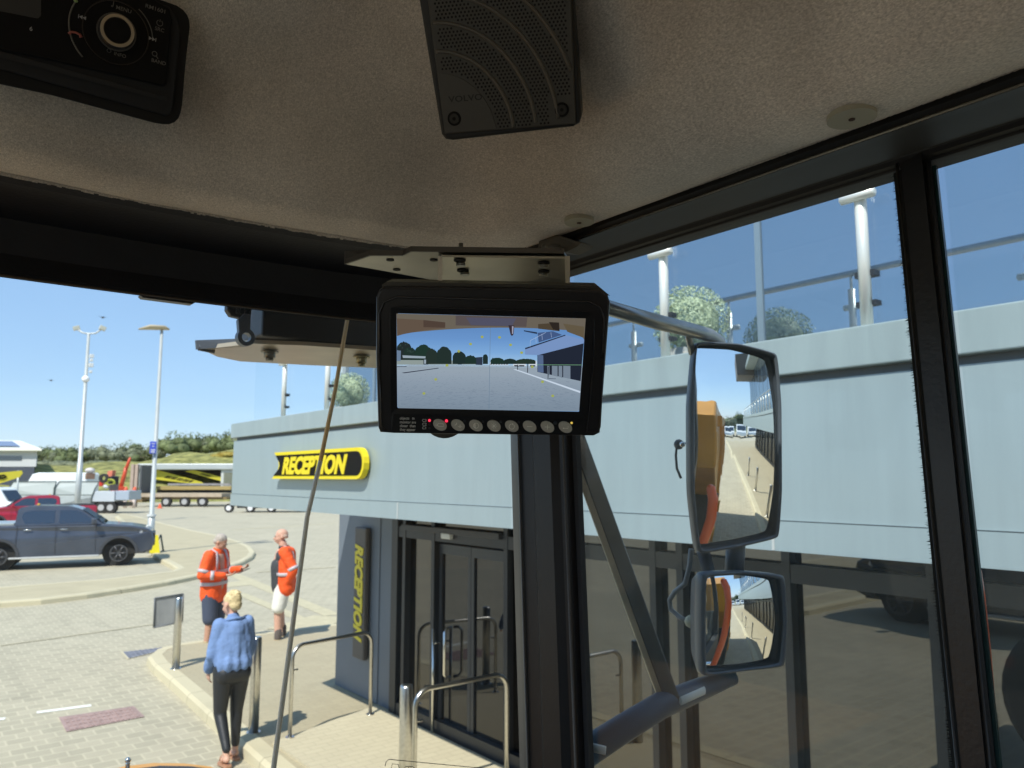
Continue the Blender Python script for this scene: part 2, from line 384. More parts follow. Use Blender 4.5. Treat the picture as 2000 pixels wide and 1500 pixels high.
# hills behind the camera (seen in the mirrors)
g = M(); rows = []
for i in range(60):
    a = 120+i*2.2; r_ = []
    for j in range(14):
        d = 75+j*9; h = (0 if j == 0 else 1)*(1.0+3.2*min(1, (d-80)/60)+.8*noise.noise(V((a*.3, d*.05, 3))))
        r_.append(g.b.verts.new((math.sin(R(a))*d, math.cos(R(a))*d, h if j else -.3)))
    rows.append(r_)
for x, y in zip(rows, rows[1:]):
    for k in range(13): f = g.b.faces.new([x[k], x[k+1], y[k+1], y[k]]); f.smooth = True
struct(ob('hill_terrain', g, mat('hill_green', (.10, .12, .045), .95, nz=(.1, .4))))
def streaky(m, c, k=.13):
    t = m.node_tree; b = t.nodes['Principled BSDF']; co = t.nodes.new('ShaderNodeTexCoord'); mp = t.nodes.new('ShaderNodeMapping'); mp.inputs['Scale'].default_value = (6, 6, .5)
    n = t.nodes.new('ShaderNodeTexNoise'); n.inputs['Scale'].default_value = 1.6; n.inputs['Detail'].default_value = 8; n.inputs['Roughness'].default_value = .7
    cr = t.nodes.new('ShaderNodeValToRGB'); cr.color_ramp.elements[0].position = .3; cr.color_ramp.elements[1].position = .72
    cr.color_ramp.elements[0].color = (*[x*(1-k) for x in c], 1); cr.color_ramp.elements[1].color = (*[x*(1+k*.6) for x in c], 1)
    t.links.new(co.outputs['Object'], mp.inputs['Vector']); t.links.new(mp.outputs['Vector'], n.inputs['Vector']); t.links.new(n.outputs['Fac'], cr.inputs['Fac']); t.links.new(cr.outputs['Color'], b.inputs['Base Color'])
    r = t.nodes.new('ShaderNodeMapRange'); r.inputs['To Min'].default_value = .25; r.inputs['To Max'].default_value = .5; t.links.new(n.outputs['Fac'], r.inputs['Value']); t.links.new(r.outputs['Result'], b.inputs['Roughness'])
    return m
# ================================================================== RECEPTION BUILDING
panel = streaky(mat('grey_blue_cladding', (.295, .365, .378), .34, .0, nz=(1.2, .04), spec=.8), (.295, .365, .378), .08)
panel2 = streaky(mat('pale_coping_metal', (.31, .375, .375), .4, nz=(2, .04), spec=.6), (.31, .375, .375))
darkclad = mat('darker_grey_cladding', (.145, .172, .205), .5, nz=(1.5, .06))  # darker grey than the band, for the corner and upper walls
frame = mat('black_window_frame', (.022, .025, .03), .4)
lowglass = reflective('tinted_ground_floor_glass', (.006, .006, .006), .145, (1, .97, .92))
upglass = reflective('blue_mirror_glass', (.035, .055, .08), .44, (.86, .93, 1))
XB, XW, XG = 3.0, 4.7, 4.0
YE = 8.8; YW = 9.55; YS = -31.
ZB = 2.485; ZT = 3.40
bl = root('reception_building', (XW, 2, 0), 'two storey reception building with pale grey blue overhanging band and dark glazing', 'building')
g = M(); zg = PX(1178, 786, XB).z; zg2 = PX(1178, 774, XB).z
g.bb((XB, YS, ZB+.13), (XB+.12, YE, zg)); g.bb((XB-.012, YS, ZB), (XB+.12, YE-.0, ZB+.125))
g.bb((XB+.12, YE-.06, ZB), (XW+.3, YE, zg))
ob('band', g, panel, bl)
g = M(); g.bb((XB+.03, YS, zg+.0), (XB+.10, YE-.01, zg2)); g.bb((XB+.004, YS, ZB+.122), (XB+.1, YE-.003, ZB+.134)); ob('shadow_gap', g, mat('gap_dark', (.13, .145, .15), .6), bl)
g = M(); g.bb((XB-.03, YS, zg2), (XB+.25, YE+.03, ZT), .006); g.bb((XB+.25, YE-.2, zg2), (XW+.3, YE+.03, ZT)); ob('coping', g, panel2, bl)
g = M()
for y in (-9.2, -6.2, -3.2, -.2, 1.92, 5.1): g.bb((XB-.016, y, ZB+.002), (XB-.0125, y+.012, ZB+.123))
ob('cover_strip', g, mat('strip_pale', (.5, .52, .5), .5), bl)
g = M(); g.bb((XB+.12, YS, ZB+.03), (XW+5, YE-.06, ZB+.10)); ob('soffit', g, mat('soffit_grey', (.16, .17, .18), .6), bl)
g = M(); g.bb((XB+.1, YS, ZT-.35), (XG+6, YE, ZT-.25)); ob('balcony_floor', g, mat('balcony_floor', (.25, .25, .24), .8), bl)
# corner wall pier
y0 = 8.06
g = M(); g.bb((XW, y0, .05), (XW+6, YW, ZB+.04)); g.bb((XW-.012, y0+.36, .13), (XW, y0+1.12, ZB+.02)); ob('corner_wall', g, darkclad, bl)
# lower glazing: frames and panes
def az_y(px, x, py=1200): return PX(px, py, x).y
ys = [az_y(795, XW), az_y(852, XW), 5.9, az_y(1285, XW), az_y(1338, XW), az_y(1547, XW), az_y(1832, XW), 1.1, .2, -.8, -1.8, -2.8, -3.8, -4.8, -5.8, -6.8, -7.8, -8.8, -9.8, -11, -13, -15, -17, -19, -21, -23, -25, -27, -29, -30.9]
zt = PX(1700, 1135, XW).z
fr = M(); fr.bb((XW-.05, YS, .1), (XW+.08, y0-.003, .26)); fr.bb((XW-.05, YS, zt-.06), (XW+.08, y0-.003, zt+.06)); fr.bb((XW-.02, YS, 2.38), (XW+.09, y0-.003, ZB+.03))
for i, y in enumerate(ys): fr.bb((XW-.055, y-.03, .12), (XW+.085, y+.03, ZB+.02))
fr.bb((XW-.06, y0-.14, .12), (XW+.09, y0-.006, ZB+.01))
ob('window_frame', fr, frame, bl)
yy = [y0-.1]+ys
for a, b in zip(yy, yy[1:]):
    if a == ys[1]: continue
    q = M(); q.bb((XW+.02, b+.02, .2), (XW+.035, a-.02, zt-.05)); ob('window_pane', q, lowglass, bl)
    q = M(); q.bb((XW+.02, b+.02, zt+.05), (XW+.035, a-.02, 2.42)); ob('window_pane', q, lowglass, bl)
# door (slightly darker, set back) with pull handles
dy0, dy1 = ys[2]+.05, ys[1]-.05
dr = M(); dm = (dy0+dy1)/2
for a, b in ((dy0, dm-.004), (dm+.004, dy1)):
    for c, d in (((XW-.0, a, .13), (XW+.05, a+.05, zt-.09)), ((XW, b-.05, .13), (XW+.05, b, zt-.09)), ((XW, a+.05, .13), (XW+.05, b-.05, .24)), ((XW, a+.05, zt-.19), (XW+.05, b-.05, zt-.09))): dr.bb(c, d)
drr = ob('door', dr, mat('door_frame_dark', (.03, .035, .042), .35), bl)
q = M(); q.bb((XW+.02, dy0+.05, .24), (XW+.03, dy1-.05, zt-.19)); ob('door_pane', q, reflective('door_glass', (.005, .005, .006), .085), drr)
q = M(); q.bb((XW+.02, dy0, zt+.05), (XW+.035, dy1, 2.42)); ob('window_pane', q, lowglass, bl)
hd = M()
hy = PX(868, 1280, XW-.09).y; h1 = PX(868, 1228, XW-.09).z; h0 = PX(868, 1326, XW-.09).z
hd.tube([(XW, hy+.02, h0), (XW-.05, hy+.01, h0), (XW-.09, hy, h0+.04), (XW-.09, hy, h1-.04), (XW-.05, hy+.01, h1), (XW, hy+.02, h1)], .016, 10)
if 1:
    pass
ob('pull_handle', hd, chrome, drr)
hd = M(); hd.tube([(XW-.09, dy1-.04, .12), (XW-.09, dy1-.04, 1.2)], .016, 10); hd.tube([(XW-.09, dy1-.04, 1.05), (XW, dy1-.04, 1.05)], .012, 8); ob('push_bar', hd, chrome, drr)
q = M(); q.bb((XW-.10, dm+.25, zt-.02), (XW-.05, dm+.42, zt+.05), .01); ob('door_sensor', q, mat('sensor_white', (.7, .72, .7), .5), drr)
q = M(); q.bb((XW-.10, dy0, zt+.03), (XW-.05, ys[0], zt+.09), .004); ob('door_track', q, mat('track_dark', (.05, .05, .052), .5), bl)
# interior back wall so the building is solid
q = M(); q.bb((XW+.3, YS, .05), (XW+6, YW-.1, ZB+.02)); ob('interior_wall', q, mat('interior_dark', (.02, .02, .02), .9), bl)
# upper storey
YG = az_y(672, XG, 760)
q = M(); q.bb((XG+.03, YS, ZT-.25), (XG+6, YG-.05, 7.7)); ob('upper_wall', q, darkclad, bl)
ms = [7.38, 5.0, 2.60, .2, -2.2, -4.6, -7, -9.4, -11.8, -14.2, -16.6, -19, -21.4, -23.8, -26.2, -28.6]
e = [YG]+ms+[YS]
for a, b in zip(e, e[1:]):
    q = M(); q.bb((XG, b+.022, ZT-.24), (XG+.02, a-.022, 7.6)); ob('upper_pane', q, upglass, bl)
q = M()
for y in ms: q.bb((XG-.012, y-.02, ZT-.24), (XG+.025, y+.02, 7.6))
ob('upper_mullion', q, mat('pale_mullion', (.20, .26, .31), .4), bl)
q = M(); q.bb((XG-.04, YG-.03, ZT-.24), (XG+.03, YG+.02, 7.6)); ob('upper_frame', q, mat('white_frame', (.5, .55, .56), .5), bl)
q = M(); q.bb((XG-.75, YS-.5, 7.6), (XG+7, YG+.6, 7.9)); ob('roof', q, panel2, bl)
# deep canopy box at the rear end, seen in the upper mirror
q = M(); q.bb((XG-1.7, -29.5, 7.1), (XG+1, -25, 9.0)); ob('roof_canopy', q, mat('canopy_brown', (.10, .09, .08), .6), bl)
# balustrade on the balcony
brt = mat('bright_post', (.78, .78, .72), .35, .3)
bal = root('balcony_balustrade', (XB+.06, 2, ZT), 'glass balustrade with pale steel posts along the top of the grey band', 'balustrade')
posts = [7.47, 6.47, 5.48, 4.5, 3.51, 2.53, 1.485, .5, -.5, -1.5, -2.5, -3.5, -4.5, -5.5, -6.5, -7.5, -8.5, -9.5, -10.5, -11.5, -12.5, -13.5, -15, -17, -19, -21, -23, -25, -27, -29]
xp = XB+.03
for y in posts:
    g = M(); g.bar((xp, y, ZT-.01), (xp, y, 4.06), .024, n=14); g.bar((xp, y, 4.06), (xp, y, 4.15), .009)
    p = ob('post', g, brt, bal)
    c = M(); c.tube([(xp-.024, y-.075, 3.945), (xp-.024, y-.068, 3.945), (xp-.024, y+.068, 3.945), (xp-.024, y+.075, 3.945)], [.010, .021, .021, .010], 14); ob('clamp', c, brt, p)
    c = M(); c.bb((xp+.0, y-.042, 3.61), (xp+.045, y+.042, 3.635)); c.bb((xp+.0, y-.042, 3.49), (xp+.045, y+.042, 3.51)); ob('glass_clip', c, frame, p)
g = M(); g.bar((xp, 8.4, 4.17), (xp, -29.2, 4.17), .022, n=14); ob('handrail', g, steel, bal)
bg_ = glass('balustrade_glass', (.97, .985, .99), .025)
for a, b in zip([8.4]+posts, posts):
    g = M(); g.bb((xp+.03, b+.03, ZT+.03), (xp+.04, a-.03, 4.08)); ob('glass_panel', g, bg_, bal)
# topiary balls in pots on the balcony
leafA = mat('box_leaf', (.22, .30, .15), .6, nz=(26, .5), alt=(.62, .72, .48))
def leafball(c, r, n, sz, m_, squash=1.0, noise_amp=.08, shell=.75):
    for _ in range(n):
        d = V((random.gauss(0, 1), random.gauss(0, 1), random.gauss(0, 1))).normalized()
        rr = r*(shell+(1-shell)*random.random()**.5)*(1+noise_amp*noise.noise(d*2.5+V(c)))
        p = V(c)+V((d.x*rr, d.y*rr, d.z*rr*squash))
        u = (d+V((random.uniform(-1, 1), random.uniform(-1, 1), random.uniform(-1, 1)))*.9).normalized(); a = u.orthogonal().normalized()*sz*random.uniform(.6, 1.2); b = u.cross(a)*random.uniform(.5, .9)
        m_._add([p-a-b, p+a-b*.3, p+a*.2+b], [(0, 1, 2)])
def topiary(x, y, z, r, label):
    t = root('topiary_ball', (x, y, ZT-.25), label, 'plant', 'clipped box balls on the balcony')
    g = M(); g.ball((x, y, z), r*.70, 3, .05); leafball((x, y, z), r, 5200, .0085, g, shell=.72); ob('crown', g, leafA, t, recalc=False)
    g = M(); g.tube([(x, y, ZT-.25), (x, y, ZT-.02), (x, y, z-r*.7)], [.13, .17, .15], 20); ob('pot', g, mat('grey_pot', (.3, .3, .28), .7), t)
P = PX(1350, 632, 3.55); topiary(3.55, P.y, P.z, .225, 'clipped round box ball on the balcony behind the monitor and mirror arm')
P = PX(682, 768, 3.5); topiary(3.5, P.y, P.z, .21, 'clipped round box ball at the far left end of the balcony')
# reception sign
yl = mat('sign_yellow', (.80, .64, .025), .6, spec=.2); blk = mat('sign_black', (.010, .010, .009), .8, spec=.1)
sa, sb = PX(545, 912, XB), PX(726, 905, XB); zc = PX(640, 907, XB).z
hh = abs(PX(640, 880, XB).z-PX(640, 937, XB).z)/2
sg = root('reception_sign', (XB-.04, (sa.y+sb.y)/2, zc), 'long black and yellow sign reading RECEPTION fixed to the grey band', 'sign')
L0, L1 = sa.y, sb.y       # left end is the far one
def sign_outline(dx):      # profile in (s along sign from left, z)
    L = L0-L1; h = hh; pts = []
    r = h*.95
    for k in range(9): t = math.pi/2-k*math.pi/8; pts.append((L-r+math.cos(t)*(r-dx), math.sin(t)*(h-dx)))
    pts.append((dx*1.4, -h+dx))
    for k in range(1, 6): t = k/6; pts.append((dx+.30*math.sin(t*math.pi)*.5+.03*(t), -h+dx+(2*h-2*dx)*t))
    pts.append((dx*1.4+.04, h-dx))
    return pts
def sp(s, z, x): return V((x, L0-s, zc+z))
A, B = sign_outline(0), sign_outline(.030)
g = M(); g.prism([sp(s, z, XB-.07) for s, z in A], (.05, 0, 0)); ob('border', g, yl, sg)
g = M(); g.prism([sp(s, z, XB-.074) for s, z in B], (.02, 0, 0)); ob('panel', g, blk, sg)
th = 2*hh*.60
text('RECEPTION', th*1.37, yl, sg, sp(.27, -th*.5, XB-.0785), (0, -1, 0), (0, 0, 1), 'lettering', .003, .013*th/.2, .28, sx=.70*(L0-L1)*.68/(th*1.37*5.2)*1.43)
g = M()
for s in (.5, (L0-L1)-.6): g.bar(sp(s, 0, XB-.03), sp(s, 0, XB), .02)
ob('bracket', g, frame, sg)
# vertical sign on the corner pier
vt, vb = PX(705, 1030, XW-.1), PX(700, 1288, XW-.1)
yl_, yr_ = PX(690, 1150, XW-.1).y, PX(712, 1150, XW-.1).y
vs = root('vertical_sign', (XW-.06, (yl_+yr_)/2, vb.z), 'tall narrow dark sign with yellow vertical lettering on the corner wall', 'sign')
g = M(); g.bb((XW-.10, yr_, vb.z), (XW-.03, yl_, vt.z), .02); ob('board', g, mat('sign_dark_grey', (.10, .09, .08), .5), vs)
wd_ = yl_-yr_; hgt = vt.z-vb.z
text('RECEPTION', wd_*.92, mat('sign_yellow_dull', (.75, .62, .04), .5), vs, (XW-.106, yl_-wd_*.18, vt.z-.13*hgt), (0, 0, -1), (0, -1, 0), 'lettering', .003, .014, .25, sx=hgt*.76/(wd_*.92*5.6))
# ================================================================== THE MACHINE WE SIT IN
E0 = EYE
def cab(x, y, z): return V((x, y, z+2.8))
KS = 1.15
def cabk(x, y, z): return V((x*KS, y*KS, z*KS+2.8))     # window frame line, a little outside the cloth edge
def yh(x): return KS*yf(x/KS)
YF = .818
def yf(x): return YF-.075*(max(0, x)/.6)**3
ZL = .277; XL = .58
tk = root('dump_truck', (-.35, 0, 0), 'large yellow articulated dump truck whose black trimmed cab surrounds the view', 'dump truck')
# --- headliner (one moulded cloth surface)
def hz(x, y):
    dx = max(1e-4, XL-x); dy = max(1e-4, yf(x)-y)
    d = (dx**-3.4+dy**-3.4)**(-1/3.4)
    z = ZL-.007*math.sin(math.pi*min(1, d/.078))
    t = min(1, max(0, (d-.070)/.19)); z += .168*(.45*t*t*(3-2*t)+.55*(1-(1-t)**2))
    t = min(1, max(0, (d-.2)/.5)); z += .03*t
    return z+.002*noise.noise(V((x*9, y*9, 1)))
def hit(px, py):
    d = ray(px, py); lo = None; s = .25
    while s < 1.6:
        p = d*s
        if p.z > hz(p.x, p.y): break
        s += .002
    return EYE+d*(s-.001)
g = M(); N1, N2 = 130, 110; rows = []
xs = [XL-(1.85)*(i/N1)**1.6 for i in range(N1+1)]
for x in xs:
    r_ = []
    for j in range(N2+1):
        y = yf(x)-(1.75)*(j/N2)**1.6
        r_.append(g.b.verts.new(cab(x, y, hz(x, y))))
    rows.append(r_)
for a, b in zip(rows, rows[1:]):
    for k in range(N2): f = g.b.faces.new([a[k], a[k+1], b[k+1], b[k]]); f.smooth = True
# rolled ragged cloth edge
er = random.Random(3)
def edge(pts):
    prev = None
    for p in pts:
        q = [g.b.verts.new(p), g.b.verts.new(p+V((0, 0, -.0)))]
hm = bpy.data.materials.new('headliner_cloth'); hm.use_nodes = True; t = hm.node_tree; b = t.nodes['Principled BSDF']
co = t.nodes.new('ShaderNodeTexCoord')
mp1 = t.nodes.new('ShaderNodeMapping'); mp1.inputs['Rotation'].default_value = (0, 0, R(28)); mp1.inputs['Scale'].default_value = (1, .45, 1)
n1 = t.nodes.new('ShaderNodeTexNoise'); n1.inputs['Scale'].default_value = 900; n1.inputs['Detail'].default_value = 3; n1.inputs['Roughness'].default_value = .7
n2 = t.nodes.new('ShaderNodeTexNoise'); n2.inputs['Scale'].default_value = 7; n2.inputs['Detail'].default_value = 6
n3 = t.nodes.new('ShaderNodeTexNoise'); n3.inputs['Scale'].default_value = 380; n3.inputs['Detail'].default_value = 5
c1 = t.nodes.new('ShaderNodeValToRGB'); c1.color_ramp.elements[0].position = .24; c1.color_ramp.elements[1].position = .76
c1.color_ramp.elements[0].color = (.42, .375, .32, 1); c1.color_ramp.elements[1].color = (.95, .875, .785, 1)
c2 = t.nodes.new('ShaderNodeMapRange'); c2.inputs['From Min'].default_value = .3; c2.inputs['From Max'].default_value = .7; c2.inputs['To Min'].default_value = .74; c2.inputs['To Max'].default_value = 1.12
c3 = t.nodes.new('ShaderNodeMapRange'); c3.inputs['From Min'].default_value = .3; c3.inputs['From Max'].default_value = .7; c3.inputs['To Min'].default_value = .88; c3.inputs['To Max'].default_value = 1.12
ml = t.nodes.new('ShaderNodeMath'); ml.operation = 'MULTIPLY'; vm = t.nodes.new('ShaderNodeVectorMath'); vm.operation = 'SCALE'
L_ = t.links.new
L_(co.outputs['Object'], mp1.inputs['Vector']); L_(mp1.outputs['Vector'], n1.inputs['Vector']); L_(co.outputs['Object'], n2.inputs['Vector']); L_(co.outputs['Object'], n3.inputs['Vector'])
L_(n1.outputs['Fac'], c1.inputs['Fac']); L_(n2.outputs['Fac'], c2.inputs['Value']); L_(n3.outputs['Fac'], c3.inputs['Value'])
L_(c2.outputs['Result'], ml.inputs[0]); L_(c3.outputs['Result'], ml.inputs[1]); L_(c1.outputs['Color'], vm.inputs[0]); L_(ml.outputs['Value'], vm.inputs['Scale']); L_(vm.outputs['Vector'], b.inputs['Base Color'])
b.inputs['Roughness'].default_value = .95; b.inputs['Sheen Weight'].default_value = .25; b.inputs['Specular IOR Level'].default_value = .1
bu = t.nodes.new('ShaderNodeBump'); bu.inputs['Strength'].default_value = .8; bu.inputs['Distance'].default_value = .0008; L_(n1.outputs['Fac'], bu.inputs['Height']); L_(bu.outputs['Normal'], b.inputs['Normal'])
hl = ob('headliner', g, hm, tk, recalc=False)
# ragged hanging cloth fringe along the side edge
g = M(); y = -.6; er = random.Random(5)
while y < .70:
    st = er.uniform(.002, .006); dz = er.uniform(.000, .0045)*(1 if y < .6 else .4); g._add([cab(XL, y, ZL+.006), cab(XL, y+st, ZL+.006), cab(XL+.004+dz*.7, y+st, ZL-dz), cab(XL+.004+dz*.7, y, ZL-dz*er.uniform(.5, 1))], [(0, 1, 2, 3)]); y += st
ob('cloth_edge', g, hm, hl, recalc=False); g = M()
x = -.5
while x < XL-.02:
    st = er.uniform(.002, .006); dz = er.uniform(.0, .0015); y_ = yf(x)+.0
    g._add([cab(x, y_, ZL+.006), cab(x+st, yf(x+st), ZL+.006), cab(x+st, yf(x+st)+.001, ZL-.002-dz), cab(x, y_+.001, ZL-.002-dz)], [(0, 1, 2, 3)]); x += st
ob('cloth_edge', g, hm, hl, recalc=False)
for px, py, rr in ((1663, 223, .0175), (1131, 428, .0155)):
    p = hit(px, py)
    p = PL(px, py, cab(0, 0, ZL-.0065), V((0, 0, 1)))
    g = M(); g.disc(p+V((0, 0, -.004)), (0, 0, 1), rr, .006, 36); cl = ob('retaining_button', g, mat('button_grey', (.36, .34, .26), .6, bump=(300, .2, .001)), hl, smooth=False)
    g = M(); g.disc(p+V((0, 0, -.0046)), (0, 0, 1), .0024, .001, 12); ob('button_hole', g, mat('hole_brown', (.05, .02, .012), .8), cl)
# --- roof, walls and floor of the cab (outside skin)
g = M(); g.bb(cab(-1.45, -1.05, .49), cab(.80, 1.02, .56), .03); ob('cab_roof', g, yel, tk)
g = M()
g.bb(cab(.72, -1.05, -1.3), cab(.79, .84, -.72), .01); g.bb(cab(-1.42, -1.05, -1.3), cab(-1.35, .84, -.72), .01); g.bb(cab(-1.42, -1.07, -1.3), cab(.79, -1.02, -.35), .01)
g.bb(cab(-1.42, .93, -1.3), cab(.76, 1.0, -.6), .01)
ob('cab_panel', g, darkg, tk)
g = M(); g.bb(cab(-1.35, -1.0, -1.32), cab(.72, .93, -1.27)); ob('cab_floor', g, mat('cab_floor_mat', (.27, .265, .25), .9), tk)
g = M(); g.prism([cab(-1.3, .92, -.60), cab(-1.3, .50, -.68), cab(-1.3, .36, -.80), cab(-1.3, .5, -1.2), cab(-1.3, .8, -1.2)], (1.9, 0, 0), .01); ob('dashboard', g, mat('dash_grey', (.18, .175, .16), .7), tk)
g = M(); g.bb(cab(-.68, -.55, -.95), cab(-.14, -.05, -.80), .04); g.bb(cab(-.68, -.75, -.85), cab(-.14, -.62, -.15), .04); g.bb(cab(-.55, -.5, -1.27), cab(-.27, -.1, -.95)); ob('driver_seat', g, mat('seat_cloth', (.26, .24, .21), .9), tk)
g = M()
for x0, x1, ya, yb in ((.72, .79, -1.05, -.98), (-1.42, -1.35, -1.05, -.95), (-1.42, -1.35, .76, .86), (-1.42, -1.35, -.1, -.02)): g.bb(cab(x0, ya, -.65), cab(x1, yb, .5))
g.bb(cab(-1.42, -1.06, .30), cab(.79, -1.0, .5)); g.bb(cab(-1.42, -1.05, .28), cab(-1.33, .92, .5))
ob('cab_post', g, blackm, tk)
# --- front header beam (follows the windscreen curve)
ZH = .180
g = M(); xs = [-1.40+i*.05 for i in range(42)]+[.685]
def hprof(x): return [(yf(min(x, .58)), ZL+.006), (yf(min(x, .58))+.002, ZL-.002), (yf(min(x, .58))+.012, ZL-.005), (yh(x)-.012, .266), (yh(x)+.002, KS*(ZH+.022)), (yh(x)-.003, KS*(ZH+.004)), (yh(x)+.004, KS*ZH), (yh(x)+.07, KS*ZH+.02), (yh(x)+.07, .5)]
rows = [[g.b.verts.new(cab(x, y_, z)) for y_, z in hprof(x)] for x in xs]
for a, b in zip(rows, rows[1:]):
    for k in range(8): g.b.faces.new([a[k], a[k+1], b[k+1], b[k]])
ob('windscreen_header', g, mat('header_trim', (.0075, .008, .012), .6, nz=(30, .25), bump=(260, .25, .002)), tk, smooth=False)
g = M(); a = PY(274, 576, YF*KS+.006); b = PY(383, 590, YF*KS+.006)
g.prism([a, b, b+V((-.004, 0, -.003)), a+V((.003, 0, -.0028))], (0, .012, 0)); ob('blind_tab', g, blackp, tk)
g = M(); pts = [cab(x, yh(x)-.0005, KS*ZH+.0012) for x in xs]; g.tube(pts, .0011, 6); ob('header_seam', g, mat('seam_brown', (.07, .05, .035), .5), tk)
# --- side roof rail and window top channel
g = M(); prof = [(.61, ZL+.012), (.584, ZL+.004), (.583, ZL-.004), (.590, ZL-.009), (.600, ZL-.008), (.655, ZL-.004), (.658, ZL+.004), (.676, ZL+.004), (.680, ZL+.0005), (.688, ZL-.0012), (.715, ZL-.0012), (.76, ZL+.06), (.76, .5), (.61, .5)]
g.prism([cab(x, -1.15, z) for x, z in prof], (0, 1.97, 0)); rr_ = ob('side_roof_rail', g, mat('rail_black', (.012, .0115, .011), .55, nz=(40, .2)), tk)
g = M(); g.tube([cab(.5872, -.9, ZL-.0085), cab(.5872, .62, ZL-.0085)], .0014, 8); ob('rail_highlight', g, mat('rail_highlight', (.16, .145, .12), .25, .6), rr_)  # thin paler strip, a highlight line put in along the rail
g = M(); g.tube([cab(.6875, -1.0, ZL-.001), cab(.6875, .80, ZL-.001)], .0018, 8); g.tube([cab(.656, -1.0, ZL-.0035), cab(.656, .78, ZL-.0035)], .0012, 8); ob('rubber_seal', g, rubber, rr_)
# --- front right pillar: several folded faces
def shear(k): m_ = Matrix.Identity(4); m_[1][2] = k; m_[1][3] = -k*3.076; return m_
LEANP = shear(.045) @ Matrix.Translation((0, .0104, 0)); LEAND = shear(.034)
g = M(); prof = [(.602, .752), (.596, .735), (.590, .722), (.592, .700), (.585, .690), (.586, .662), (.594, .655), (.595, .643), (.606, .640), (.655, .70), (.645, .805)]
g.prism([cabk(x, y, -1.25) for x, y in prof], (0, 0, 1.75)); g.xf(LEANP); pl_ = ob('front_pillar', g, mat('pillar_trim', (.013, .0115, .011), .45, nz=(14, .2), bump=(200, .2, .0015)), tk)
LEANP_ = 1
g = M(); g.bar(cabk(.588, .7215, -1.2), cabk(.588, .7215, .27), .0016, n=8); g.bar(cabk(.592, .646, -1.2), cabk(.592, .646, .27), .0016, n=8); g.xf(LEANP); ob('pillar_bead', g, mat('bead_grey', (.14, .125, .105), .35), pl_)
g = M(); g.prism([cabk(x, y, -1.2) for x, y in ((.6005, .752), (.5945, .736), (.5905, .7235), (.5995, .745))], (0, 0, 1.62)); g.xf(LEANP); ob('pillar_side_face', g, mat('pillar_grey_face', (.05, .044, .037), .4), pl_)
g = M(); g.prism([cabk(x, y, -1.2) for x, y in ((.60, .640), (.599, .632), (.606, .632), (.607, .640))], (0, 0, 1.62)); g.xf(LEANP); ob('glass_edge', g, rubber, pl_)
# --- door post with brush seal
g = M(); prof = [(.6, .259), (.592, .257), (.589, .240), (.593, .245), (.598, .243), (.600, .238), (.612, .241), (.66, .261), (.66, .274), (.61, .266)]
g.prism([cabk(x, y, -1.25) for x, y in prof], (0, 0, 1.722)); g.xf(LEAND); dp = ob('door_post', g, blackm, tk)
g = M(); g.bar(cabk(.5985, .2415, -1.2), cabk(.5985, .2415, .245), .0017, n=8); g.bar(cabk(.5915, .2595, -1.2), cabk(.5915, .2595, .245), .0013, n=8); g.xf(LEAND); ob('post_bead', g, mat('bead_dark', (.05, .046, .04), .3), dp)
g = M(); z = -1.0; er = random.Random(11)
while z < .238:
    L = .0036+.0020*noise.noise(V((0, 0, z*40)))+er.uniform(-.0014, .0014)
    g._add([cabk(.5995, .2595, z), cabk(.5995, .2595, z+.0022), cabk(.6, .2645+L, z-.0006+er.uniform(-.001, .001))], [(0, 1, 2)]); z += .0011
g.bb(cabk(.5985, .259, -1.1), cabk(.603, .2658, .238)); g.xf(LEAND)
ob('brush_seal', g, mat('brush_black', (.012, .013, .012), .9), dp)
g = M(); g.bb(cabk(.6025, .2360, -1.1), cabk(.606, .2390, .236)); g.xf(LEAND); ob('glass_edge', g, mat('green_glass_edge', (.02, .05, .05), .2), dp)
# --- glass
sideg = glass('side_window_glass', (.90, .95, .95), None, .05, dcol=(.70, .82, .80)); screeng = glass('windscreen_glass', (.93, .95, .94), None, .025)  # dirt layer tinted pale cyan, so it also paints the window's hazy veil
g = M(); g.quad(cabk(.606, .64, -.64), cabk(.606, .235, -.64), cabk(.606, .262, .25), cabk(.606, .64, .25)); ob('side_window', g, sideg, tk, label='front side window pane, dusty, hazed and faintly green')
g = M(); g.quad(cabk(.606, .2165, -.64), cabk(.606, -.98, -.64), cabk(.606, -.98, .25), cabk(.606, .2315, .25)); ob('side_window', g, sideg, tk, label='rear side window pane behind the door post')
g = M(); xs2 = [-1.40+i*.0696 for i in range(31)]; prev = None
for x in xs2:
    a = g.b.verts.new(cab(x, yh(x)+.006, -.60)); b_ = g.b.verts.new(cab(x, yh(x)+.006, .225))
    if prev: f = g.b.faces.new([prev[0], a, b_, prev[1]]); f.smooth = True
    prev = (a, b_)
ob('windscreen', g, screeng, tk)
# windscreen sticker outline at the lower edge
g = M(); y_ = .895
A = [PY(752, 1497, y_), PY(754, 1488, y_), PY(760, 1483, y_), PY(790, 1486, y_), PY(885, 1495, y_), PY(960, 1502, y_)]; g.tube(A, .00045, 6)
for q in ([(764, 1503), (766, 1492), (778, 1493), (780, 1503)], [(789, 1502), (792, 1497), (806, 1497), (812, 1503)], [(798, 1503), (798, 1498)]): g.tube([PY(*p, y_) for p in q], .0004, 6)
ob('window_sticker', g, mat('sticker_line', (.05, .05, .045), .6), tk)
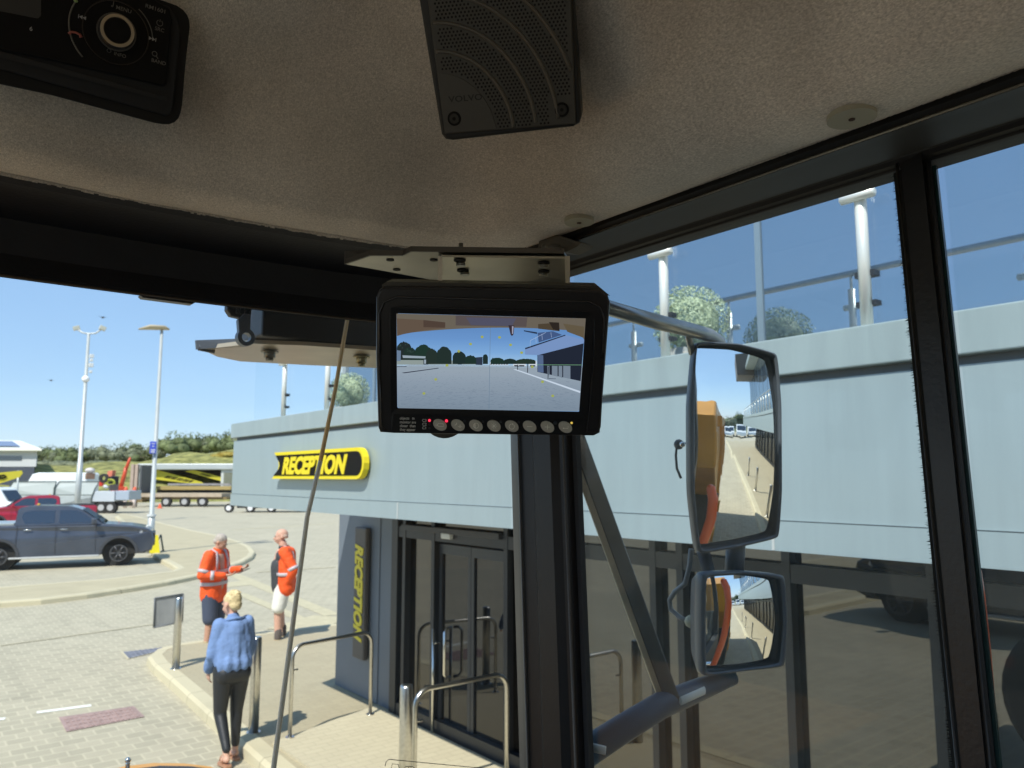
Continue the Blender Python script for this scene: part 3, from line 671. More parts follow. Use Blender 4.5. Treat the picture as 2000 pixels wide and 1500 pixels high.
# --- wiper arm hanging in front of the windscreen
g = M(); yw = 1.04; A = PY(684, 590, yw); B_ = PY(600, 1010, yw); C_ = PY(533, 1510, yw); D_ = C_+(C_-B_)*.5
g.tube([A, PY(655, 760, yw), PY(625, 905, yw)], [.0030, .0030, .0032], 10); wa = ob('wiper_arm', g, mat('golden_lit_rod', (.85, .56, .24), .45, .0), tk)  # golden colour stands in for light on the rod's upper part
g = M(); g.tube([PY(626, 900, yw-.001), B_, C_, D_], [.0032, .0033, .0036, .0040], 12); ob('wiper_sleeve', g, mat('dull_bronze', (.95, .82, .62), .4, .0), wa)
# --- bonnet edge low in front
hp = [PZ(150, 1530, 1.98), PZ(240, 1497, 2.0), PZ(300, 1490, 2.0), PZ(360, 1491, 2.0), PZ(410, 1497, 2.0), PZ(450, 1512, 1.99)]
g = M(); inner = [p+V((0, -.06, .005)) for p in hp]; back = [V((p.x, 1.0, 2.0)) for p in hp]
for i in range(len(hp)-1):
    g._add([hp[i]+V((0, 0, -.35)), hp[i+1]+V((0, 0, -.35)), hp[i+1], hp[i]], [(0, 1, 2, 3)]); g._add([hp[i], hp[i+1], inner[i+1], inner[i]], [(0, 1, 2, 3)])
bn = ob('bonnet', g, yel, tk, smooth=True)
g = M()
for i in range(len(hp)-1): g._add([inner[i]+V((0, 0, .004)), inner[i+1]+V((0, 0, .004)), back[i+1], back[i]], [(0, 1, 2, 3)])
ob('bonnet_mat', g, darkg, bn)
g = M(); p = PZ(249, 1500, 2.02); g.bar(p, p+V((0, 0, .02)), .006); g.ball(p+V((0, 0, .02)), .008); ob('bonnet_catch', g, chrome, bn)
g = M(); g.bb((-1.7, .9, 1.15), (-.45, 3.0, 1.9), .08); ob('engine_cover', g, yel, tk)
# --- dump body, wheels, chassis behind and below
bp = [(-2.0, 2.35), (-1.75, 2.95), (-2.1, 3.12), (-2.9, 3.06), (-7.6, 2.95), (-8.4, 2.1), (-7.4, 1.7), (-3.2, 1.7)]
g = M(); g.prism([V((-1.80, y, z)) for y, z in bp], (2.72, 0, 0), .03)
for y in (-3.3, -4.8, -6.3): g.bb((.91, y-.07, 1.75), (.97, y+.07, 2.9))
g.bb((.90, -7.5, 2.82), (.98, -2.3, 2.95)); ob('dump_body', g, yel, tk)
g = M(); g.bb((-1.1, -8, .9), (.3, -1.1, 1.6)); g.bb((-1.2, -1.0, .8), (.4, 3.0, 1.5)); g.bb((-1.4, -2.6, 1.0), (.62, -1.1, 2.2), .02); ob('chassis', g, mat('chassis_dark', (.025, .025, .027), .6), tk)
def wheel(x, y, r, wd, side, par, m_t=rubber, m_r=None, nm='wheel', spokes=0):
    g = M(); pr = [(0, r*.62), (wd*.04, r*.9), (wd*.14, r*.99), (wd*.5, r), (wd*.86, r*.99), (wd*.96, r*.9), (wd, r*.62)]
    c = [V((x+side*(o-wd), y, r)) for o, _ in pr]; g.tube(c, [q for _, q in pr], 32)
    wo = ob(nm, g, m_t, par)
    g = M(); g.tube([V((x-side*wd*.35, y, r)), V((x+side*.002, y, r)), V((x+side*.012, y, r))], [r*.6, r*.62, r*.55], 24)
    if spokes:
        pass
    else: g.disc(V((x, y, r)), (side, 0, 0), r*.2, .06, 16)
    ob('rim', g, m_r or yel, wo); return wo
for x, s in ((.92, 1), (-1.72, -1)):
    for y in (-4.0, -5.8, 2.35): wheel(x, y, .75, .6, s, tk)
g = M(); g.bb((.55, 1.7, 1.55), (.95, 3.0, 1.62), .01); g.bb((-1.75, 1.7, 1.55), (-1.3, 3.0, 1.62), .01); ob('mudguard', g, darkg, tk)
# --- orange grab rail beside the cab
g = M(); g.tube([V((1.0, .388, 2.695)), V((1.008, .391, 2.690)), V((1.018, .394, 2.66)), V((1.02, .393, 2.60)), V((.995, .382, 2.45)), V((.95, .362, 2.25)), V((.88, .335, 1.95)), V((.78, .30, 1.75))], [.008, .015, .0165, .0165, .0165, .0165, .0165, .0165], 14); ob('grab_rail', g, orange, tk)
g = M(); g.bar(V((.96, .366, 2.30)), V((.79, .31, 2.25)), .010); ob('rail_stay', g, chrome, tk)
# --- bracket plate with bolts and shackle outside the windscreen top
yb = 1.36
q = lambda px, py, y=yb: PY(px, py, y)
br_ = mat('weathered_plate', (.50, .44, .34), .35, .35, nz=(9, .2)); 
zp = q(560, 690).z
a0, a1 = q(386, 688), q(560, 712)
g = M(); zb_ = q(560, 712, 1.30).z
P0 = PZ(395, 683, zb_); P1 = PZ(425, 697, zb_); P2 = PZ(470, 706, zb_); P3 = PZ(600, 713, zb_); P4 = PZ(760, 720, zb_); P5 = PZ(760, 686, zb_); P6 = PZ(600, 675, zb_); P7 = PZ(490, 671, zb_)
g.prism([P0, P1, P2, P3, P4, P5, P6, P7], (0, 0, .006)); pb = ob('lamp_bracket', g, br_, tk)
g = M(); g.prism([P0+V((-.008, 0, 0)), P7+V((0, .03, 0)), P7+V((0, .03, .012)), P0+V((-.010, 0, .014))], (0, .006, 0)); g.tube([P0+V((-.006, 0, .004)), P0+V((.018, -.004, .001))], .006, 8); ob('bracket_lip', g, mat('bracket_slate', (.07, .085, .11), .45), pb)
def bolt(px, py, k=1.):
    c = PZ(px, py, zb_); g = M(); g.bar(c, c+V((0, 0, -.012*k)), .0088, n=6); g.disc(c+V((0, 0, -.002)), (0, 0, -1), .0135, .002, 20); g.bar(c+V((0, 0, -.012)), c+V((0, 0, -.017*k)), .006, n=10); return g
ob('bolt', bolt(527, 684), mat('zinc_grey', (.28, .28, .25), .4, .8), pb); ob('bolt', bolt(706, 694, 1.1), mat('zinc_yellow', (.38, .35, .22), .4, .8), pb)
g = M(); x0 = PZ(495, 671, zb_).x; g.bb((x0, P6.y+.0, zb_+.007), (P4.x+.05, P6.y+.10, zb_+.12), .004); ob('lamp_housing', g, mat('housing_black', (.016, .016, .017), .45), pb)
g = M(); cs = PY(478, 652, P6.y-.01); 
g.ring(cs+V((0, -.008, -.006)), (0, 1, 0), .0125, .0065, .012, 28); g.prism([cs+V((-.010, -.006, 0)), cs+V((.006, -.006, .004)), cs+V((.006, -.006, .028)), cs+V((-.004, -.006, .028)), cs+V((-.012, -.006, .018))], (0, .01, 0), .001); ob('shackle', g, mat('shackle_slate', (.13, .15, .18), .4, .4), pb)
g = M(); c = PY(466, 605, P6.y-.01)
g.prism([c+V((-.016, 0, .012)), c+V((-.016, 0, -.002)), c+V((-.010, 0, -.010)), c+V((.018, 0, -.013)), c+V((.020, 0, .012))], (0, .014, 0), .002)
for k in range(4): g.bb(c+V((-.004+k*.006, -.003, -.006)), c+V((-.001+k*.006, 0, .012)))
ob('lamp_grip', g, darkg, pb)
# --- mirror arms (square tube, strut, flat lower arm)
silv = mat('silver_tube', (.42, .43, .42), .3, .75, nz=(20, .1)); slate = mat('slate_arm', (.032, .07, .115), .5, nz=(5, .15))
mc = PD(1437, 870, 1.30)
ua = [PX(1120, 570, .78), PX(1190, 602, .81), PX(1280, 628, .86), PX(1350, 645, .97), PX(1385, 655, 1.03), PX(1404, 668, 1.06), PX(1412, 700, 1.08)]
g = M(); g.tube(ua, .0115, 14); g.bar(PX(1343, 648, .97), PX(1352, 690, 1.0), .006); ar = ob('upper_mirror_arm', g, silv, tk)
lo = [PX(1100, 1505, .78), PX(1150, 1466, .80), PX(1215, 1424, .83), PX(1290, 1378, .88), PX(1370, 1345, 1.0), PX(1432, 1322, 1.06)]
g = M(); g.tube(lo, [.0215, .0205, .019, .018, .0165, .012], 16); la = ob('lower_mirror_arm', g, slate, tk)
g = M(); A = PX(1118, 830, .80); B_ = PX(1312, 1368, .91)
dd = (B_-A).normalized(); sx_ = dd.cross(V((0, 0, 1)).cross(dd)).normalized()
side_ = Rt; nn_ = dd.cross(side_).normalized(); w_ = .0115
g.prism([A-side_*w_, A+side_*w_, B_+side_*w_, B_-side_*w_], nn_*.016, .002); st_ = ob('strut', g, mat('strut_dark', (.085, .078, .068), .22, nz=(14, .5), coat=.4), tk)
g = M(); g.prism([A-side_*(w_+.0105), A-side_*w_, B_-side_*w_, B_-side_*(w_+.008)], nn_*.014); ob('strut_edge', g, mat('strut_bronze', (.42, .33, .21), .35, .2, nz=(10, .4)), st_)
def stick(pa, wd, ht, par, m_):
    g = M(); g.tube(pa, wd, 8, flat=(0, 0, 1)); return ob('white_label', g, m_, par)
wlab = mat('sticker_white', (.62, .64, .60), .5)
stick([PX(1322, 1356, .90)-Fw*.024, PX(1368, 1336, .96)-Fw*.024], .006, 0, la, wlab); stick([PX(1152, 1440, .79)-Fw*.03, PX(1178, 1446, .80)-Fw*.03], .006, 0, la, wlab)
g = M(); g.tube([PX(1373, 1075, 1.05), PX(1385, 1120, 1.06), PX(1392, 1200, 1.06), PX(1400, 1330, 1.05)], .011, 10); g.bar(PX(1438, 1050, 1.10), PX(1432, 1150, 1.10), .016); ob('mirror_post', g, mat('post_slate', (.06, .065, .075), .45), tk)
# ================================================================== MIRRORS
def mirror(label, pix, glasspix, cpix, vp, Rc, dist, depth, group):
    """pix: outline of the housing rim in the photograph; built on the plane that sends the line of sight at vp straight back"""
    d = ray(*vp).normalized(); r_ = V((0, -1, 0)); n = (r_-d).normalized()
    c = EYE+ray(*cpix).normalized()*dist
    if Rc:   # convex: the normal at the vanishing pixel is n; the centre's normal is turned by the arc between them
        o = c
        pv_ = PL(*vp, c, n); off = pv_-c; nc = (n-off/Rc).normalized(); n = nc
    rt_ = root('wing_mirror', c, label, 'mirror', group)
    out = [PL(*p, c, n) for p in pix]
    def rnd(poly, it=2):
        poly = [q_ for i in range(len(poly)) for q_ in (poly[i].lerp(poly[(i+1) % len(poly)], .08), poly[i].lerp(poly[(i+1) % len(poly)], .92))]
        p = poly
        for _ in range(it):
            q_ = []
            for i in range(len(p)): a, b = p[i], p[(i+1) % len(p)]; q_ += [a.lerp(b, .22), a.lerp(b, .78)]
            p = q_
        return p
    out = rnd(out); cc = sum(out, V())/len(out)
    inn = rnd([PL(*p, c, n) for p in glasspix])
    g = M(); N = len(out)
    L0_ = [cc+(p-cc)*.985-n*.003 for p in inn]; Lr = [p+n*.0035 for p in inn]; L1_ = [p+n*.004 for p in out]; 
    mid = [a.lerp(b, .5)+n*.008 for a, b in zip(inn, out)]
    L2 = [cc+(p-cc)*1.0-n*depth*.25 for p in out]; L3 = [cc+(p-cc)*.80-n*depth for p in out]
    rows = [[g.b.verts.new(p) for p in l] for l in (Lr, mid, L1_, L2, L3)]
    for a, b in zip(rows, rows[1:]):
        for i in range(N): f = g.b.faces.new([a[i], a[(i+1) % N], b[(i+1) % N], b[i]]); f.smooth = True
    g.b.faces.new(rows[-1]); ob('housing', g, mat('mirror_shell', (.075, .088, .105), .38, nz=(10, .1), coat=.15), rt_)
    g = M(); K = 10
    cen = sum(inn, V())/len(inn); vs = [[g.b.verts.new(cen)]]
    for k in range(1, K+1):
        ringv = []
        for p in inn:
            q_ = cen.lerp(p, k/K*1.01)
            if Rc: q_ = q_-n*((q_-c-n*(q_-c).dot(n)).length**2/(2*Rc))
            ringv.append(g.b.verts.new(q_))
        vs.append(ringv)
    for i in range(N): g.b.faces.new([vs[0][0], vs[1][i], vs[1][(i+1) % N]])
    for k in range(1, K):
        for i in range(N): g.b.faces.new([vs[k][i], vs[k+1][i], vs[k+1][(i+1) % N], vs[k][(i+1) % N]])
    for f in g.b.faces: f.smooth = bool(Rc)
    gl = ob('mirror_glass', g, mat('mirror_silver', (.93, .93, .92), .0, 1.), rt_)
    return rt_, n, c
big = [(1356, 667), (1440, 671), (1516, 690), (1524, 790), (1525, 960), (1519, 1050), (1448, 1067), (1360, 1082), (1346, 960), (1345, 790)]
bigg = [(1358, 672), (1440, 677), (1510, 696), (1517, 790), (1519, 960), (1513, 1045), (1448, 1060), (1366, 1075), (1355, 960), (1355, 790)]
m1, n1_, c1_ = mirror('tall rectangular wing mirror, the larger one, showing the yellow dump body and kerb', big, bigg, (1437, 870), (1421, 822), 1.3, 1.30, .045, 'wing mirrors on the cab arm')
sm = [(1368, 1117), (1450, 1115), (1530, 1122), (1535, 1215), (1530, 1302), (1450, 1310), (1368, 1321), (1366, 1215)]
smg = [(1377, 1126), (1450, 1121), (1522, 1130), (1527, 1215), (1521, 1295), (1450, 1304), (1377, 1314), (1376, 1215)]
m2, n2_, c2_ = mirror('small square convex wing mirror mounted below the tall one', sm, smg, (1447, 1215), (1428, 1170), .42, 1.30, .06, 'wing mirrors on the cab arm')
cbl = mat('black_cable', (.03, .032, .035), .5)
g = M(); g.tube([PX(*p, 1.045) for p in ((1338, 866), (1322, 868), (1320, 890), (1322, 915), (1330, 934))], .0022, 8); g.ball(PX(1326, 868, 1.05), .009, 2); ob('cable', g, cbl, m1)
g = M(); g.ball(PX(1333, 868, 1.035), .005, 2); ob('cable_nut', g, chrome, m1)
g = M(); g.tube([PX(*p, 1.04) for p in ((1350, 1072), (1347, 1105), (1338, 1140), (1318, 1156), (1308, 1172), (1310, 1190), (1328, 1206), (1345, 1214))], .0042, 10); ob('cable', g, mat('grey_cable', (.20, .22, .23), .45), m2)
g = M(); g.ball(PX(1350, 1214, 1.035), (.011, .011, .011), 2); ob('cable_plug', g, mat('cream_plug', (.55, .52, .36), .6), m2)
# ================================================================== REVERSING MONITOR
rl = R(1.15); ti = R(12)
mX = (Rt*math.cos(rl)-Up*math.sin(rl)).normalized(); mU0 = (Up*math.cos(rl)+Rt*math.sin(rl)).normalized()
mU = (mU0*math.cos(ti)-Fw*math.sin(ti)).normalized(); mN = mX.cross(mU).normalized()      # faces the camera
mC = PV(956, 708, .62)
mon = root('reversing_monitor', mC, 'black reversing camera monitor showing the yard behind, hanging from the cab corner', 'monitor')
def ml_(px, py, lift=0.):       # photo pixel -> point on the monitor's face plane raised by lift
    return PL(px, py, mC+mN*lift, mN)
def mpoly(name, pix, lift, th, m_, par, bev=0., label=None):
    g = M(); g.prism([ml_(*p, lift) for p in pix], -mN*th, bev); return ob(name, g, m_, par, label=label)
outl = [(748, 560), (740, 566), (734, 580), (734, 700), (738, 835), (742, 845), (770, 847), (1160, 852), (1172, 846), (1182, 720), (1192, 590), (1188, 578), (1172, 567), (1150, 565), (900, 560)]
case = mat('monitor_case', (.012, .011, .012), .36, bump=(400, .1, .001))
body = mpoly('case', outl, 0, .030, case, mon, .0022)
g = M(); g.prism([ml_(*p, -.008) for p in ((745, 556), (755, 550), (1168, 558), (1192, 578), (1180, 575), (750, 566))], -mN*.03); ob('case_top', g, mat('monitor_top_lit', (.05, .046, .036), .45), mon)  # lighter colour gives the top chamfer its lit look
# rounded front hood rim
def rim(name, pix, r, m_, lift=0.001, par=mon, closed=True):
    g = M(); P = [ml_(*p, lift) for p in pix]; P += [P[0]] if closed else []
    g.tube(P, r, 8); return ob(name, g, m_, par)
gl_ = mat('monitor_edge_gloss', (.028, .027, .028), .18)
rim('rim', [(742, 690), (741, 612), (750, 590), (776, 580), (1152, 590), (1172, 600), (1180, 622), (1175, 700)], .0009, gl_, .001, closed=False)
rim('rim', [(741, 690), (745, 832), (752, 840), (766, 841), (767, 800), (762, 620), (766, 602), (780, 600), (1150, 610), (1160, 622), (1160, 700), (1146, 842), (1168, 844), (1172, 834), (1180, 690)], .0006, gl_, .0008, closed=False)
g = M(); g.prism([ml_(*p, .0012) for p in ((766, 808), (1146, 818), (1140, 848), (766, 842))], -mN*.003); ob('button_panel', g, mat('panel_black', (.008, .008, .009), .3), mon)
SX = 1/2**EXPO
def scr(name, c): # display colour (sRGB 0..255) -> emission that shows as that colour
    l = [(x/255/12.92 if x/255 <= .04045 else ((x/255+.055)/1.055)**2.4)*SX for x in c]
    return glow('screen_'+name, l, 1.)
# screen: picture plane coordinates u,v in the 5x crop of the photograph (crop px -> photo px)
def cp(u, v, lift): return ml_(760+u/5, 600+v/5, lift)
TL, TR_, BR_, BLc = (72, 62), (1918, 110), (1855, 1018), (80, 985)
def edge_y_bot(u): return 985+(u-80)*(1018-985)/(1855-80)
scr_root = None
layer = [0]
def sp_(name, pts, c, lift=None, par=None):
    layer[0] += 1
    l = .0014+layer[0]*.00003 if lift is None else lift
    g = M(); g._add([cp(u, v, l) for u, v in pts], [tuple(range(len(pts)))])
    bmesh.ops.triangulate(g.b, faces=g.b.faces[:])
    return ob(name, g, scr(name+str(c), c), par)
g = M(); 
# sky + ground as one graded sheet (vertex rows with own colour bands)
rng = random.Random(2)
screen = sp_('screen', [(72, 70), (90, 60), (1900, 108), (1920, 122), (1875, 1000), (1850, 1020), (100, 992), (80, 975)], (118, 160, 208), par=mon)
S_ = screen
def lerpc(tb_, v):
    for (v0, c0), (v1, c1) in zip(tb_, tb_[1:]):
        if v <= v1: k = (v-v0)/(v1-v0); return tuple(int(round(a+(b-a)*k)) for a, b in zip(c0, c1))
    return tb_[-1][1]
skyt = [(180, (96, 138, 192)), (300, (104, 148, 202)), (430, (124, 168, 216)), (520, (152, 190, 224)), (575, (172, 202, 226))]
grt = [(555, (146, 160, 172)), (620, (148, 162, 175)), (760, (137, 152, 167)), (900, (128, 144, 160)), (1000, (122, 138, 154))]
for k in range(26):
    v0 = 180+k*15.2; v1 = v0+15.2; sp_('sky_picture', [(75, v0), (1912, v0+25), (1908, v1+25), (76, v1)], lerpc(skyt, v0+7), .0016, par=S_)
for k in range(26):
    v0 = 555+k*16.6; v1 = v0+16.6
    if k == 25: sp_('ground_picture', [(80, v0), (1868, v0+18), (1860, 1000), (1846, 1016), (102, 990), (80, 972)], lerpc(grt, v0+8), .0016, par=S_)
    else: sp_('ground_picture', [(75+(v0-555)*.02, v0), (1905-(v0-555)*.11, v0+18), (1905-(v1-555)*.11, v1+18), (76, v1)], lerpc(grt, v0+8), .0016, par=S_)
# paving courses
g = M()
for k in range(900):
    v = 600+400*rng.random()**.7; u = 100+1700*rng.random(); ln = 8+(v-600)*.07; th = .8+(v-600)*.004; sl_ = (u-950)*.0005
    if v+ln*0 > 985 or u+ln > 1840: continue
    g._add([cp(u, v, .00172), cp(u+ln, v+sl_*ln*.5, .00172), cp(u+ln, v+th+sl_*ln*.5, .00172), cp(u, v+th, .00172)], [(0, 1, 2, 3)])
ob('paving_picture', g, scr('course', (112, 128, 146)), S_)
layer[0] = 20
sp_('line_picture', [(120, 640), (480, 592), (485, 598), (150, 645)], (40, 46, 62), par=S_); sp_('line_picture', [(76, 577), (172, 577), (172, 583), (76, 583)], (60, 66, 80), par=S_)
sp_('line_picture', [(1210, 606), (1240, 606), (1868, 820), (1865, 838)], (196, 210, 226), par=S_)
for u0, u1, v0, r_ in ((72, 220, 400, 70), (140, 260, 430, 45), (250, 420, 430, 70), (360, 470, 450, 50), (465, 610, 450, 70), (620, 750, 480, 55), (740, 850, 500, 35), (915, 965, 485, 30), (990, 1120, 515, 28), (1120, 1240, 518, 20), (1240, 1430, 520, 22)):
    pts = []
    for k in range(31):
        t = k/30; pts.append((u0+(u1-u0)*t, v0+4-r_*max(0, math.sin(math.pi*t))**.55*(.82+.22*rng.random())))
    pts += [(u1, 555), (u0, 555)]
    sp_('tree_picture', [(max(76, a), b) for a, b in pts], (30+rng.randint(0, 8), 44+rng.randint(0, 10), 46), par=S_)
    for k in range(7):
        a = u0+(u1-u0)*rng.uniform(.15, .85); b = v0-r_*rng.uniform(-.2, .65); sp_('leaf_picture', [(a-7, b+4), (a, b-5), (a+9, b), (a+3, b+7)], (52, 72, 66), .00235+k*.00001, par=S_)
layer[0] = 40
sp_('wall_picture', [(130, 470), (355, 480), (355, 500), (135, 495)], (150, 165, 176), par=S_)
sp_('wall_picture', [(76, 515), (640, 520), (850, 540), (850, 560), (76, 560)], (140, 152, 150), par=S_)
sp_('shed_picture', [(76, 420), (115, 425), (112, 525), (76, 525)], (105, 125, 150), par=S_)
for u in (335, 672): sp_('frame_picture', [(u, 505), (u+48 if u < 400 else u+38, 505), (u+48 if u < 400 else u+38, 560), (u, 560)], (48, 56, 66), par=S_); sp_('frame_picture', [(u+7, 512), (u+40 if u < 400 else u+31, 512), (u+40 if u < 400 else u+31, 552), (u+7, 552)], (150, 165, 178), par=S_)
sp_('lorry_picture', [(845, 490), (912, 485), (912, 565), (845, 562)], (46, 56, 72), par=S_)
for k in range(7):
    u = 985+k*26; sp_('van_picture', [(u, 545), (u+6, 532), (u+20, 532), (u+23, 545), (u+22, 566), (u, 566)], (222, 230, 238), par=S_); sp_('van_picture', [(u+2, 554), (u+21, 554), (u+21, 560), (u+2, 562)], (34, 42, 56), par=S_)
for u in (1210, 1258, 1365):
    sp_('truck_picture', [(u, 520), (u+75, 522), (u+78, 575), (u, 572)], (206, 216, 226), par=S_); sp_('truck_picture', [(u+8, 530), (u+66, 531), (u+66, 545), (u+8, 544)], (40, 50, 66), par=S_); sp_('truck_picture', [(u+10, 565), (u+64, 566), (u+60, 579), (u+14, 578)], (30, 36, 46), par=S_)
# building on the right of the picture
sp_('building_picture', [(1448, 455), (1900, 350), (1870, 722), (1448, 632)], (34, 40, 54), par=S_)
sp_('building_picture', [(1452, 462), (1505, 470), (1508, 640), (1452, 632)], (84, 104, 138), par=S_)
sp_('building_picture', [(1327, 402), (1720, 270), (1905, 320), (1903, 352), (1452, 468), (1327, 462)], (118, 146, 192), par=S_)
sp_('building_picture', [(1327, 398), (1720, 268), (1722, 278), (1330, 412)], (40, 50, 72), par=S_)
sp_('building_picture', [(1450, 250), (1600, 235), (1690, 270), (1460, 345)], (66, 88, 130), par=S_)
sp_('building_picture', [(1315, 225), (1445, 245), (1445, 262), (1318, 236)], (40, 52, 76), par=S_)
for a, b in (((1375, 385), (1378, 325)), ((1378, 325), (1530, 245)), ((1495, 320), (1490, 262)), ((1585, 295), (1578, 245)), ((1435, 350), (1432, 300))):
    dx, dy = (3, 0) if abs(b[0]-a[0]) < 20 else (0, 4)
    sp_('rail_picture', [a, (a[0]+dx, a[1]+dy), (b[0]+dx, b[1]+dy), b], (170, 190, 220), par=S_)
for k, (u, w__) in enumerate(((1545, 20), (1590, 55), (1655, 35), (1700, 70))):
    sp_('pane_picture', [(u, 572), (u+w__, 574), (u+w__, 670+(u-1545)*.2), (u, 655+(u-1545)*.2)], (118, 132, 148), par=S_)
for u, v0, v1 in ((1252, 560, 612), (1350, 550, 640), (1550, 580, 702)): sp_('bollard_picture', [(u, v0), (u+9, v0), (u+5, v1), (u-2, v1)], (40, 46, 58), par=S_)
sp_('shadow_picture', [(1560, 694), (1630, 697), (1630, 701), (1560, 701)], (70, 80, 100), par=S_)
# the machine's own tail across the top of the picture
top = [(74, 60)]+[(80+k*90, 280-95*math.sin(min(1, k/10)*math.pi/2)+(5 if k < 3 else 0)) for k in range(11)]
arc = [(76, 282)]+[(76+u, 280-80*math.sin(math.pi*(u/1840*.86+.02))**.7) for u in range(100, 1840, 80)]+[(1905, 320), (1920, 110), (72, 62)]
sp_('tail_picture', arc, (104, 97, 86), par=S_)
for poly, c in (([(76, 110), (330, 125), (545, 150), (545, 205), (340, 225), (80, 275)], (96, 82, 70)), ([(335, 125), (548, 148), (548, 200), (335, 195)], (78, 64, 56)), ([(650, 80), (1350, 100), (1340, 192), (650, 178)], (86, 78, 78)), ([(750, 100), (1240, 110), (1200, 185), (800, 175)], (80, 80, 98)), ([(1455, 165), (1660, 150), (1665, 235), (1455, 210)], (76, 66, 52)), ([(1560, 145), (1660, 150), (1665, 232), (1600, 215)], (44, 38, 34)), ([(1700, 160), (1905, 190), (1900, 300), (1740, 240)], (96, 86, 68)), ([(1165, 175), (1222, 180), (1215, 265), (1200, 282), (1186, 268)], (54, 44, 54)), ([(1200, 185), (1215, 188), (1210, 260), (1200, 262)], (160, 160, 178))):
    sp_('tail_picture', poly, c, par=S_)
g = M(); n_ = mN
def ringc(u, v, ro, ri, a0, a1, nm, c, sy=.62):
    P = [(u+ro*math.cos(a), v+ro*sy*math.sin(a)) for a in [a0+(a1-a0)*k/16 for k in range(17)]]+[(u+ri*math.cos(a), v+ri*sy*math.sin(a)) for a in [a1+(a0-a1)*k/16 for k in range(17)]]
    sp_(nm, P, c, .0036, par=S_)
ringc(240, 102, 44, 32, math.pi*.85, math.pi*2.15, 'icon_picture', (215, 218, 224)); ringc(240, 98, 16, 0, 0, 6.283, 'icon_picture', (205, 208, 214), .8)
for u, v in ((340, 842), (455, 705), (565, 568), (680, 430), (795, 360), (908, 290), (1078, 295), (1186, 368), (1294, 444), (1398, 582), (1498, 728), (1598, 866)):
    sp_('marker_picture', [(u+15*math.cos(a), v+13*math.sin(a)) for a in [k*math.pi/6 for k in range(12)]], (158, 168, 88), .0037, par=S_)
sp_('cross_picture', [(993, 115), (999, 115), (997, 200), (991, 200)], (170, 180, 130), .0037, par=S_); sp_('cross_picture', [(987, 200), (991, 200), (977, 995), (973, 995)], (104, 128, 150), .0037, par=S_); sp_('cross_picture', [(1440, 560), (1880, 562), (1880, 566), (1440, 564)], (120, 170, 130), .0037, par=S_)
# dark inner surround on top of the picture edges
g = M()
inner = [(774, 612), (1144, 622), (1131, 804), (776, 797)]; outer = [(762, 600), (1160, 610), (1147, 818), (764, 808)]
g2 = [ml_(*p, .0042) for p in inner]+[ml_(*p, .0046) for p in outer]
g._add(g2, [(i, (i+1) % 4, 4+(i+1) % 4, 4+i) for i in range(4)]); ob('screen_surround', g, mat('surround', (.007, .0065, .007), .3), mon)
# lettering and buttons
lt = mat('label_print', (.9, .88, .8), .6)
for s, u, v in (('objects   in', 104, 1096), ('monitor are', 104, 1134), ('closer  than', 104, 1170), ('they appear', 104, 1206), ('C3', 322, 1118), ('C2', 322, 1155), ('C1', 322, 1191)):
    text(s, .0033, lt, mon, cp(u, v, .0021), (cp(1000, 0, 0)-cp(0, -12, 0)), mU, 'lettering', .00005, sx=.82 if u < 300 else .95)
led = glow('red_led', (1, .04, .09), .9); ledo = mat('led_off', (.03, .035, .04), .3)
for u, v, m_, r_ in ((394, 1106, led, .00115), (394, 1143, ledo, .0009), (394, 1181, ledo, .0009), (560, 1110, led, .0013), (737, 1112, ledo, .001), (915, 1115, ledo, .001), (1090, 1119, ledo, .001), (1265, 1122, ledo, .001), (1622, 1130, ledo, .0016), (1782, 1130, glow('amber_led', (.9, .65, .12), .5), .0010)):
    g = M(); g.ball(cp(u, v, .0016), r_, 2); ob('indicator', g, m_, mon)
bm_ = mat('button_grey_rubber', (.52, .50, .42), .55); ic = mat('button_print', (.95, .93, .82), .6)
def bt(u, v): 
    g = M(); c = cp(u, v, .0012); a = R(-30)
    ex = (mX*math.cos(a)+mU*math.sin(a)); ey = (mU*math.cos(a)-mX*math.sin(a))
    pts = [c+ex*math.cos(t)*.0059+ey*math.sin(t)*.0043 for t in [k*2*math.pi/28 for k in range(28)]]
    g.prism(pts, mN*.0016); return ob('button', g, bm_, mon), c+mN*.0017
def lines(par, c, segs, w_=.00022):
    g = M()
    for s in segs: g.tube([c+mX*x*.001+mU*y*.001 for x, y in s], w_, 6)
    ob('icon', g, ic, par)
circ = lambda cx, cy, r_, a0=0, a1=2*math.pi, n=14: [(cx+r_*math.cos(a0+(a1-a0)*k/n), cy+r_*math.sin(a0+(a1-a0)*k/n)) for k in range(n+1)]
icons = [[[(-1.5, 1.2), (3, 1.1), (3, -1.1), (-1.5, -1), (-1.5, 1.2)], [(-1.5, .5), (-3.2, 1), (-3.2, -.8), (-1.5, -.3)]],
         [circ(-2.6, 1.8, 1.6, -1.6, .3), circ(1.8, -1, .7), [(1.8, .2), (1.8, .8)], [(3, -1), (3.5, -1)], [(.6, -1), (.1, -1)]],
         [circ(0, 0, 2.2), [(-.3, -2), (-.3, 2)], [(-.8, -1.8), (-.8, 1.8)], [(-1.3, -1.5), (-1.3, 1.5)], [(-1.7, -1), (-1.7, 1)]],
         [circ(0, 0, .9), circ(0, 0, .5)]+[[(1.3*math.cos(a), 1.3*math.sin(a)), (2.6*math.cos(a), 2.6*math.sin(a))] for a in [k*math.pi/4 for k in range(8)]],
         [circ(0, -.2, 2.2, 1.2, 7.0), [(.4, 2.4), (1.2, 1.8), (.6, 1.2)]], [[(-2.2, 0), (2.2, 0)]], [[(-2.2, 0), (2.2, 0)], [(0, -2), (0, 2)]], [[(2.2, 1), (2.2, -.8), (-2, -.8)], [(-1.3, -.3), (-2, -.8), (-1.3, -1.3)]]]
